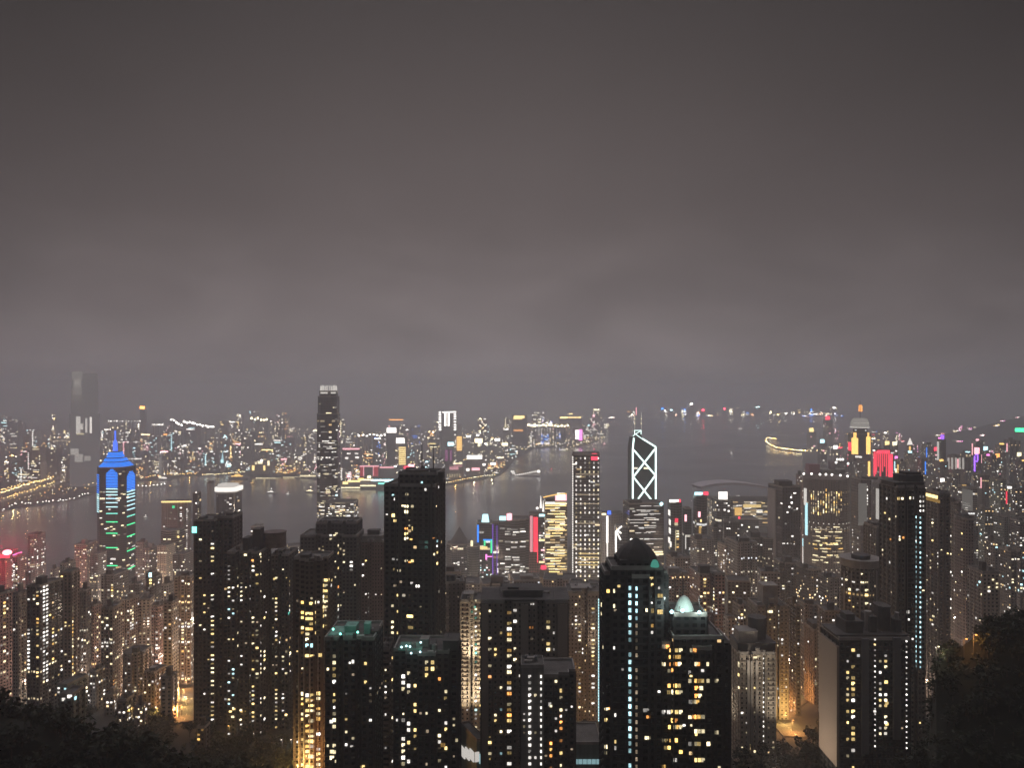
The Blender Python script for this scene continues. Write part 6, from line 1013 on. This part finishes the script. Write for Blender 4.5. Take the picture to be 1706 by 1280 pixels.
fb('tower covered by an orange louvred light grid', 760, 771, 727, 4300, [('light_band', 761, 769.5, 727.5+i*2.7, 729.3+i*2.7, 'a', .5) for i in range(9)])
fb('waterfront hall with a long white glowing sign above pink lettering glow', 776, 806, 766, 3720, [('sign_panel', 778, 803, 759, 765, 'w', 1.0), ('sign_panel', 786, 799, 780, 784, 'k', .7), ('sign_panel', 777, 782, 781, 785, 'w', .8), ('window', 804, 809, 773, 776, 'w', .9), ('window', 817, 826, 771, 775, 'w', .9)], 1)
fb('curved rose-lit museum front on the promenade', 748, 772, 776, 3560, [('lit_facade', 749, 764, 778, 783, 'k', .3), ('lit_facade', 756, 770, 775, 778, 'k', .22)]+[('lamp', 745+i*4, 746+i*4, 790, 795, 'p', .3) for i in range(6)], 1)
fb('block with a dazzling cream-lit corner behind the long white sign', 790, 808, 728, 4500, [('lit_facade', 791, 804, 731, 738, 'p', .9), ('sign_panel', 777, 784, 726, 729, 'w', 1), ('lit_facade', 796, 802, 738, 744, 'p', .6), ('sign_panel', 824, 833, 731, 735, 'w', 1), ('sign_panel', 836, 846, 738, 743, 'p', .9)])
fb('far building with a yellow crown of light and lit floors', 853, 878, 692, 5600, [('crown_light', 856, 874, 693, 697, 'y', .8), ('crown_light', 855, 870, 697, 699, 'y', .5), ('light_band', 856, 871, 716, 719, 'o', .4)], 2)
fb('far long hall under a straight yellow roof line', 932, 970, 694, 6600, [('roof_light', 933, 946, 695, 697, 'y', .9), ('roof_light', 947, 968, 695, 696.6, 'y', .6)], 1)
fb('waterside tower with a magenta and white roof sign glowing on the water', 956, 972, 713, 5950, [('sign_panel', 958.5, 964.5, 717, 732, 'w', 1.0), ('sign_panel', 964.5, 970, 716, 734, 'm', .7)], 1)
t = fb('pale tapering vent obelisk standing by the far promenade', 266, 270, 775, 3720, [], 3, 'vent_tower', 'tower'); a = P(268, 777, 3720); mb = MB(); mb.prism([(-8, -8), (8, -8), (8, 8), (-8, 8)], 0, 104, 0, .62); mb.build('shaft', [pmat('pale_tile', (.6, .58, .56), .6)], t); mb = MB(); mb.box(-22, 6, -6, 6, 104.05, 107); mb.build('top_arm', [EM('w', 3720, .18, False)], t); mb = MB(); mb.box(-6, 6, -9.4, -8.3, 6, 96); mb.build('lit_face', [EM('w', 3720, .07, False)], t); mb = MB(); mb.ball((0, -12, 2), 7); mb.build('flood_lamp', [EM('p', 3720, .9, False)], t)
t = fb('small clock tower with a green-lit spire on the far waterfront', 367, 373, 772, 3950, [('lit_face', 368, 371.5, 766, 771, 'c', .6)], 3, 'clock_tower', 'tower'); mb = MB(); mb.prism([(-6, 0), (6, 0), (6, 12), (-6, 12)], CZ-(772-HY)*3950/F-2.5, CZ-(752-HY)*3950/F-2.5, 0, .05); mb.build('spire', [EM('c', 3950, .35, False)], t)
fb('stage-like pavilion with tall cream-lit pillars on the far waterfront', 418, 450, 771, 3830, [('lit_pillar', 420, 424, 776, 784, 'y', .6), ('lit_pillar', 439, 442, 776, 784, 'y', .6), ('lit_wall', 430, 437, 769, 773, 'p', .7), ('lit_wall', 446, 449, 768, 776, 'p', .7), ('lit_wall', 425, 428, 770, 774, 'p', .4)], 1)
t = fb('terraced building sprinkled with amber lights beside the cruise terminal', 458, 494, 786, 3800, [], 1)
for i in range(34): x = rg.uniform(460, 492); y = rg.uniform(772+abs(x-476)*.35, 789); mb = MB(); a = P(x, y, 3800); mb.box(a.x-t.location.x-3, a.x-t.location.x+3, -3, -.3, a.z-4, a.z-1, 0); mb.build('terrace_lamp', [EM(rg.choice('aaoyp'), 3800, .8, False)], t)
t = fb('long white-lit cruise terminal pier by the notched-crown tower', 470, 527, 797, 3720, [('light_band', 472, 500, 795, 797.5, 'p', .4), ('light_band', 500, 526, 792, 794.5, 'p', .4), ('light_band', 472, 526, 799, 801, 'p', .3), ('light_band', 471, 526, 803, 804.5, 'y', .3)], 3)
fb('long pale ferry pier shed with an orange lamp at its end', 426, 470, 801, 3700, [('light_band', 426, 460, 800.5, 802.4, 'p', .38), ('light_band', 436, 468, 798, 799, 'p', .2)], 3)
t = fb('brightly lit star-ferry style pier, teal lamps at one end and gold at the other', 570, 668, 806, 3300, [('light_band', 571, 580, 803, 807, 'y', .7), ('light_band', 580, 600, 800.5, 803.5, 'y', .7), ('light_band', 600, 622, 798.5, 801, 'p', .7), ('light_band', 618, 640, 799, 802, 'c', .75), ('light_band', 640, 666, 799, 803, 'c', .9), ('light_band', 630, 648, 805, 807, 't', .8), ('light_band', 569, 600, 812, 814, 'p', .6), ('light_band', 600, 626, 808.5, 810.5, 'p', .6), ('lamp', 578, 583, 792, 796, 'k', .9), ('lamp', 597, 606, 797, 800, 'a', .8), ('lamp', 612, 618, 793, 797, 'p', .9)], 1, col=CONC)
t = fb('low finger pier with a string of white lamps out in the harbour', 857, 900, 792, 3800, [('pier_lamp', 858+i*3.4, 859.7+i*3.4, 791.6-i*.65, 793-i*.65, 'w', .8) for i in range(12)]+[('pier_lamp', 895.5, 899.5, 784, 787.5, 'w', 1.2), ('pier_lamp', 851, 857, 785, 787, 'w', .5), ('pier_lamp', 853, 858, 788, 790, 'w', .4)], 3, 'finger_pier', 'pier')
for lab, x0, x1, y, Y, ch, kk in (('long hillside road viaduct of white lamps behind the blue-crowned tower', 178, 236, 702, 5200, 'w', .6), ('white-lit viaduct crossing behind the blue mast', 176, 235, 737, 4400, 'w', .35), ('short white-lit footbridge right behind the blue crown', 210, 236, 765, 3900, 'w', .4), ('short bright flyover near the orange-lit hoarding', 254, 272, 708, 5000, 'w', .55), ('faint flyover over the dim western estates', 85, 122, 735, 4300, 'd', .5), ('orange-lit hoarding above the pale vent obelisk', 273, 284, 724.5, 4600, 'o', .7), ('white-lit deck west of the pavilion pillars', 400, 422, 739, 4500, 'p', .55), ('bright deck of lamps behind the stage-like pavilion', 425, 437, 740.5, 4500, 'w', .5)):
    fb(lab, x0, x1, y-2, Y, [('light_band', x0, x1, y-.8, y+.8, ch, kk)], 0, 'viaduct', 'viaduct')
fb('lone orange beacon tower high in the haze of the far hills', 233, 241, 681, 6300, [('beacon', 233, 241, 677, 681.5, 'o', 1.2)], 2)
for x0, y0, dx, dy, n_, ch in ((285, 699, 4.4, 1.9, 17, 'w'), (640, 716, -3.4, 1.2, 0, 'w'), (598, 724, 6.2, .2, 8, 'w'), (420, 697, 5, .2, 6, 'p'), (880, 708, 5, .1, 14, 'p')):
    for i in range(n_): Y = 6000 if y0 < 715 else 4700; far_block(x0+i*dx+rg.uniform(-1, 1), 3.4, y0+i*dy*(.4 if i > 4 else 1)+rg.uniform(-1.5, 1.5), Y, 's', ch, rg, k=.65, name='far_house', group='small lit houses of the far hills')
# ---------------------------------------------------------------- lamps of the far shore, the breakwater and the western highway
def row(pts, n, ch, group, label, Y0=None, r=1.7, jit=.6, kz=3, power=0, every=6, tall=9):
    ln = [math.dist(a, b) for a, b in zip(pts, pts[1:])]; tot = sum(ln)
    for i in range(n):
        d = tot*(i+.5)/n; k = 0
        while d > ln[k] and k < len(ln)-1: d -= ln[k]; k += 1
        f = d/ln[k]; px = pts[k][0]+(pts[k+1][0]-pts[k][0])*f+rg.uniform(-jit, jit); py = pts[k][1]+(pts[k+1][1]-pts[k][1])*f+rg.uniform(-jit, jit)*.7
        Y = (CZ-kz-tall)*F/(py-HY); lamp(P(px, HY, Y)+Vector((0, 0, kz-CZ)), rg.choice(ch), label, group, 1.25*r*Y/3300, tall, power if i % every == every//2 else 0)
row([(0, 822), (30, 812), (60, 803), (88, 797)], 34, 'ayp', 'amber highway lamps on the western reclamation', 'amber highway lamp on the western reclamation', r=1.9, jit=1.5, power=3e4, every=5, tall=22)
row([(10, 829), (50, 817), (92, 803)], 22, 'aya', 'amber highway lamps on the western reclamation', 'amber highway lamp on the western reclamation', r=1.7, jit=1.5, power=3e4, every=6, tall=22)
row([(0, 817), (42, 806), (92, 793)], 30, 'aay', 'amber highway lamps on the western reclamation', 'amber highway lamp on the western reclamation', r=1.6, jit=2)
row([(5, 772), (60, 777), (112, 788)], 26, 'aoy', 'lamps of the container yards behind the highway', 'amber yard lamp among the western container yards', r=1.8, jit=4)
row([(72, 796), (90, 785), (95, 780)], 7, 'y', 'amber highway lamps on the western reclamation', 'amber highway lamp on the western reclamation')
row([(0, 762), (50, 765), (110, 770)], 26, 'ayow', 'lamps of the container yards behind the highway', 'amber yard lamp among the western container yards', r=1.9, jit=7)
row([(0, 850), (30, 838), (80, 836), (120, 830), (150, 822)], 26, 'w', 'white waterside lamps of the western park', 'white waterside lamp along the western park', r=1.6, jit=3)
row([(233, 797), (275, 790), (330, 789)], 24, 'oap', 'orange promenade lamps near the vent obelisk', 'orange promenade lamp near the pale vent obelisk', r=1.6, jit=1.2, power=2e4, every=8)
row([(228, 809), (246, 810), (278, 806)], 8, 'w', 'white pier lamps near the vent obelisk', 'white pier lamp out from the pale vent obelisk', r=1.7)
row([(336, 791), (366, 790), (408, 786)], 22, 'yp', 'gold promenade lamps before the clock tower', 'gold promenade lamp before the small clock tower', r=1.5, jit=.8)
row([(742, 805), (775, 798), (800, 794), (826, 791)], 22, 'ayp', 'amber promenade lamps east of the two-mast tower', 'amber promenade lamp east of the two-mast tower', r=1.5, power=2e4, every=8)
row([(812, 772), (845, 762), (856, 748), (880, 738), (905, 742), (928, 743)], 26, 'pyaw', 'mixed lamps of the eastern inlet', 'warm lamp along the inlet near the finger pier', r=1.5, jit=3)
row([(878, 744), (900, 738), (920, 733)], 16, 'ay', 'amber lamps of the inlet\'s far bank', 'amber lamp on the bank beyond the finger pier', r=1.3, jit=2.5)
row([(938, 751), (962, 740), (985, 735), (1010, 727)], 14, 'py', 'shore lamps beside the magenta roof sign', 'shore lamp beside the magenta roof sign', r=1.2, jit=1)
row([(1090, 691), (1200, 691), (1345, 687)], 30, 'pwy', 'lamps along the harbour mouth', 'tiny shore lamp at the far harbour mouth', r=1.0, jit=2)
def lamp_mass():
    mats, mb = [METAL], MB()
    for (ch, f), l in LAMP_STUFF.items():
        m = EM(ch, 6500 if f else 3500, 3.2, False); mats.append(m); mi = len(mats)-1
        for p, r, tall in l: mb.bar(p, Vector(p)+Vector((0, 0, tall)), .12, 0, 4); mb.ball((p[0], p[1]-1, p[2]+tall), r, mi, 6, 4, .55)
    o = mb.build('street_lamps_beyond', mats); o['kind'] = 'stuff'; o['label'] = 'smallest shore lamps scattered along the far waterfront'
for k in range(1700):
    px = rg.uniform(-10, 1005); c0 = lerp(KC, px); u = rg.random(); Y = c0+rg.uniform(30, 200)+u*u*4300; p = P(px, HY, Y); p.z = 3 if rg.random() < .6 else 3+rg.uniform(0, 45)*(.3+u)
    if p.z > 12: p.z = 3
    LAMP_STUFF.setdefault((rg.choice('wwwppya' if px > 230 else 'wpaayo'), Y > 4500), []).append((p, rg.uniform(.7, 1.5)*Y/3300, rg.choice((9, 12, 18, 24))))
mb = MB()
for a, b, c, d in (((-30, 826), (100, 792), (100, 798), (-30, 835)), ((-30, 840), (100, 801), (100, 806), (-30, 848))):
    q = [P(x, HY, (CZ-3.2)*F/(y-HY)) for x, y in (d, c, b, a)]; mb.quad([(v.x, v.y, 3.2) for v in q])
setting(mb.build('highway', [pmat('worn_concrete_road', (.22, .21, .2), .8, noise=.2)]))
# curved breakwater with its lamps
mb = MB(); bw = [(1276, 731), (1274, 735), (1280, 741), (1292, 746), (1315, 750), (1340, 752), (1372, 752)]
pv = [P(px, HY, CZ*F/(py-HY)) for px, py in bw]
for a, b in zip(pv, pv[1:]):
    d = (b-a).normalized(); nrm = Vector((-d.y, d.x, 0))*13; mb.quad([Vector((v.x, v.y, 4)) for v in (a-nrm, b-nrm, b+nrm, a+nrm)]); mb.quad([Vector((v.x, v.y, z)) for v, z in ((b-nrm, -1), (a-nrm, -1), (a-nrm, 4), (b-nrm, 4))] if False else [Vector((a.x-nrm.x, a.y-nrm.y, -1)), Vector((b.x-nrm.x, b.y-nrm.y, -1)), Vector((b.x-nrm.x, b.y-nrm.y, 4)), Vector((a.x-nrm.x, a.y-nrm.y, 4))])
tag(mb.build('breakwater', [CONC]), 'curved concrete breakwater strung with amber lamps in the eastern harbour', 'breakwater')
row([(1294, 731), (1278, 730), (1275, 734), (1281, 740), (1292, 745), (1315, 749), (1340, 751), (1370, 751)], 46, 'aayp', 'amber lamps on the curved breakwater', 'amber lamp on the curved breakwater', r=2.0, jit=.6, kz=4, power=8e3, every=12)
lamp_mass()
# boats
for a in ((421, 806, 'small ferry with one strong orange lamp beside the pale ferry pier', 26, 'a', 20), (452, 822, 'white harbour launch out in open water below the ferry pier', 40, 'w', 10), (518, 821, 'lit harbour cruiser beside the notched-crown tower', 52, 'p', -15), (480, 824, 'faint small boat between the launch and the lit cruiser', 20, 'w', 5), (398, 798, 'triple-decked restaurant boat with rows of golden lights', 95, 'a', 5), (274, 800, 'white ferry lit along its deck near the vent obelisk', 60, 'w', 8), (828, 790, 'white boat with a dazzling lamp off the eastern promenade', 40, 'w', -10), (919, 783, 'small craft showing a single red lamp in mid-harbour', 18, 'r', 0), (1219, 757, 'sailing junk lit white alone in the eastern harbour', 34, 'w', 30), (1233, 716, 'distant white vessel beyond the sailing junk', 70, 'w', 0), (938, 752, 'white vessel lying off the magenta roof sign', 60, 'w', 0), (243, 862, 'tiny launch on the dark water beside the blue-crowned tower', 16, 'w', 0), (1007, 741, 'small craft with a pinkish lamp beyond the light-grid tower', 30, 'k', 0)):
    boat(*a[:5], rot=a[5], lit=3 if a[3] > 80 else 2)
# ---------------------------------------------------------------- streets, lamps and trees of the slope
def road(name, pix, w, lanes=True):
    v = [on_ground(*q) for q in pix]; mb = MB(); n = len(v)
    L, Rr = [], []
    for i in range(n):
        d = (v[min(i+1, n-1)]-v[max(i-1, 0)]); d.z = 0; d.normalize(); nrm = Vector((-d.y, d.x, 0))*w/2; a, b = v[i]+nrm, v[i]-nrm
        L.append(Vector((a.x, a.y, max(ground(a.x, a.y), v[i].z)+.5))); Rr.append(Vector((b.x, b.y, max(ground(b.x, b.y), v[i].z)+.5)))
    for i in range(n-1):
        mb.quad([Rr[i], Rr[i+1], L[i+1], L[i]]); mb.quad([L[i], L[i+1], L[i+1]-Vector((0, 0, 5)), L[i]-Vector((0, 0, 5))]); mb.quad([Rr[i+1], Rr[i], Rr[i]-Vector((0, 0, 5)), Rr[i+1]-Vector((0, 0, 5))])
    o = setting(mb.build(name, [ASPH]))
    m2 = MB()
    for i in range(n-1):
        for f in (.1, .6):
            a, b = (L[i]+Rr[i])/2, (L[i+1]+Rr[i+1])/2; d = b-a; c0, c1 = a+d*f, a+d*(f+.25); s_ = (L[i]-Rr[i]).normalized()*.12; up = Vector((0, 0, .012)); m2.quad([c0-s_+up, c1-s_+up, c1+s_+up, c0+s_+up])
    setting(m2.build('road_marking', [pmat('road_paint', (.7, .7, .66), .6)])); return v
road('hillside_road', [(1352, 1160), (1340, 1165), (1326, 1170), (1312, 1179), (1303, 1191), (1305, 1205), (1316, 1217), (1328, 1230)], 19)
road('street', [(306, 1150), (310, 1172), (312, 1190), (306, 1206)], 17)
road('slope_lane', [(1588, 1006), (1600, 1012), (1616, 1008), (1634, 998)], 9)
road('valley_lane', [(1534, 1062), (1548, 1052), (1562, 1046), (1576, 1048)], 9)
GL = 'sodium street lamps of the slope'
for px, py, ch, pw in ((1341, 1163, 'a', 18000), (1301, 1190, 'o', 26000), (1318, 1172, 'o', 24000), (1308, 1208, 'a', 20000), (1320, 1222, 'o', 22000), (310, 1150, 'o', 18000), (306, 1166, 'a', 16000), (311, 1180, 'a', 18000), (303, 1196, 'o', 16000), (1598, 1010, 'o', 9000), (1622, 1003, 'o', 7000), (1560, 1050, 'a', 9000), (1545, 1056, 'a', 7000), (1345, 1128, 'o', 7000), (1350, 1138, 'a', 4000), (515, 1290, 'a', 30000), (540, 1310, 'o', 26000), (496, 1300, 'a', 22000), (262, 1200, 'a', 6000), (785, 1228, 'p', 16000), (800, 1222, 'p', 14000), (968, 1228, 'a', 9000), (980, 1240, 'o', 7000)):
    p = on_ground(px, py); lamp(p, ch, 'sodium street lamp glowing on a lane between the slope\'s towers', GL, .55, 9, pw*1.6)
for k in range(46):
    px = (-10+k*37.5) % 1640; Y0 = (720, 820, 930, 1040)[k % 4]+(k*53 % 70)
    p = P(px, HY, Y0); p.z = ground(p.x, p.y); lamp(p, 'a', 'street lamp glowing deep between the slope\'s towers', 'street lamps deep between the towers', .5, 14, 56000, (1, .70, .50))
for Y0, px in ((1250, 60), (1200, 180), (1250, 300), (1300, 560), (1250, 800), (1200, 900), (1150, 1010), (1250, 1120), (1200, 1200), (1300, 1300), (1350, 1440), (1400, 1560), (1200, 1640)):
    p = P(px, HY, Y0); p.z = ground(p.x, p.y); lamp(p, 'p', 'street lamp glowing between the harbour-side office towers', 'street lamps between the office towers', .8, 14, 260000, (1, .8, .6))
# rooftop garden floods
for q, e in ((TEAL1, 1500), (TEAL2, 1500)):
    d = bpy.data.lights.new('garden_light', 'POINT'); d.energy = e; d.color = (.45, 1, .85); d.shadow_soft_size = .6; l = bpy.data.objects.new('garden_light', d); C.objects.link(l); l.location = q+Vector((0, -2, 5))
for px, py, ch, e in ((1655, 1006, 'w', 1500), (1664, 1016, 'w', 1500), (1592, 1046, 'w', 900), (1586, 1064, 'w', 900), (1545, 1098, 'p', 1500), (1560, 1126, 'p', 1500), (1622, 1024, 'w', 600), (1530, 1240, 'w', 900), (388, 1222, 'o', 3000), (382, 1236, 'a', 2500), (150, 1190, 'w', 2500), (112, 1170, 'c', 4000), (505, 1268, 'w', 1200), (470, 1262, 'w', 900), (486, 1262, 'w', 900)):
    lamp(on_ground(px, py), ch, 'small lone lamp on the dark wooded slope', 'lone lamps of the wooded slope', .42, 11, e)
for u_, Y_ in ((1606, 331), (1622, 330)):
    p = P(u_, HY, Y_); p.z = ground(p.x, p.y); lamp(p, 'o', 'orange lamp lighting a gap in the trees of the dark hill', 'orange lamps on the dark hill', .5, 8, 1800)
# trees one can tell apart
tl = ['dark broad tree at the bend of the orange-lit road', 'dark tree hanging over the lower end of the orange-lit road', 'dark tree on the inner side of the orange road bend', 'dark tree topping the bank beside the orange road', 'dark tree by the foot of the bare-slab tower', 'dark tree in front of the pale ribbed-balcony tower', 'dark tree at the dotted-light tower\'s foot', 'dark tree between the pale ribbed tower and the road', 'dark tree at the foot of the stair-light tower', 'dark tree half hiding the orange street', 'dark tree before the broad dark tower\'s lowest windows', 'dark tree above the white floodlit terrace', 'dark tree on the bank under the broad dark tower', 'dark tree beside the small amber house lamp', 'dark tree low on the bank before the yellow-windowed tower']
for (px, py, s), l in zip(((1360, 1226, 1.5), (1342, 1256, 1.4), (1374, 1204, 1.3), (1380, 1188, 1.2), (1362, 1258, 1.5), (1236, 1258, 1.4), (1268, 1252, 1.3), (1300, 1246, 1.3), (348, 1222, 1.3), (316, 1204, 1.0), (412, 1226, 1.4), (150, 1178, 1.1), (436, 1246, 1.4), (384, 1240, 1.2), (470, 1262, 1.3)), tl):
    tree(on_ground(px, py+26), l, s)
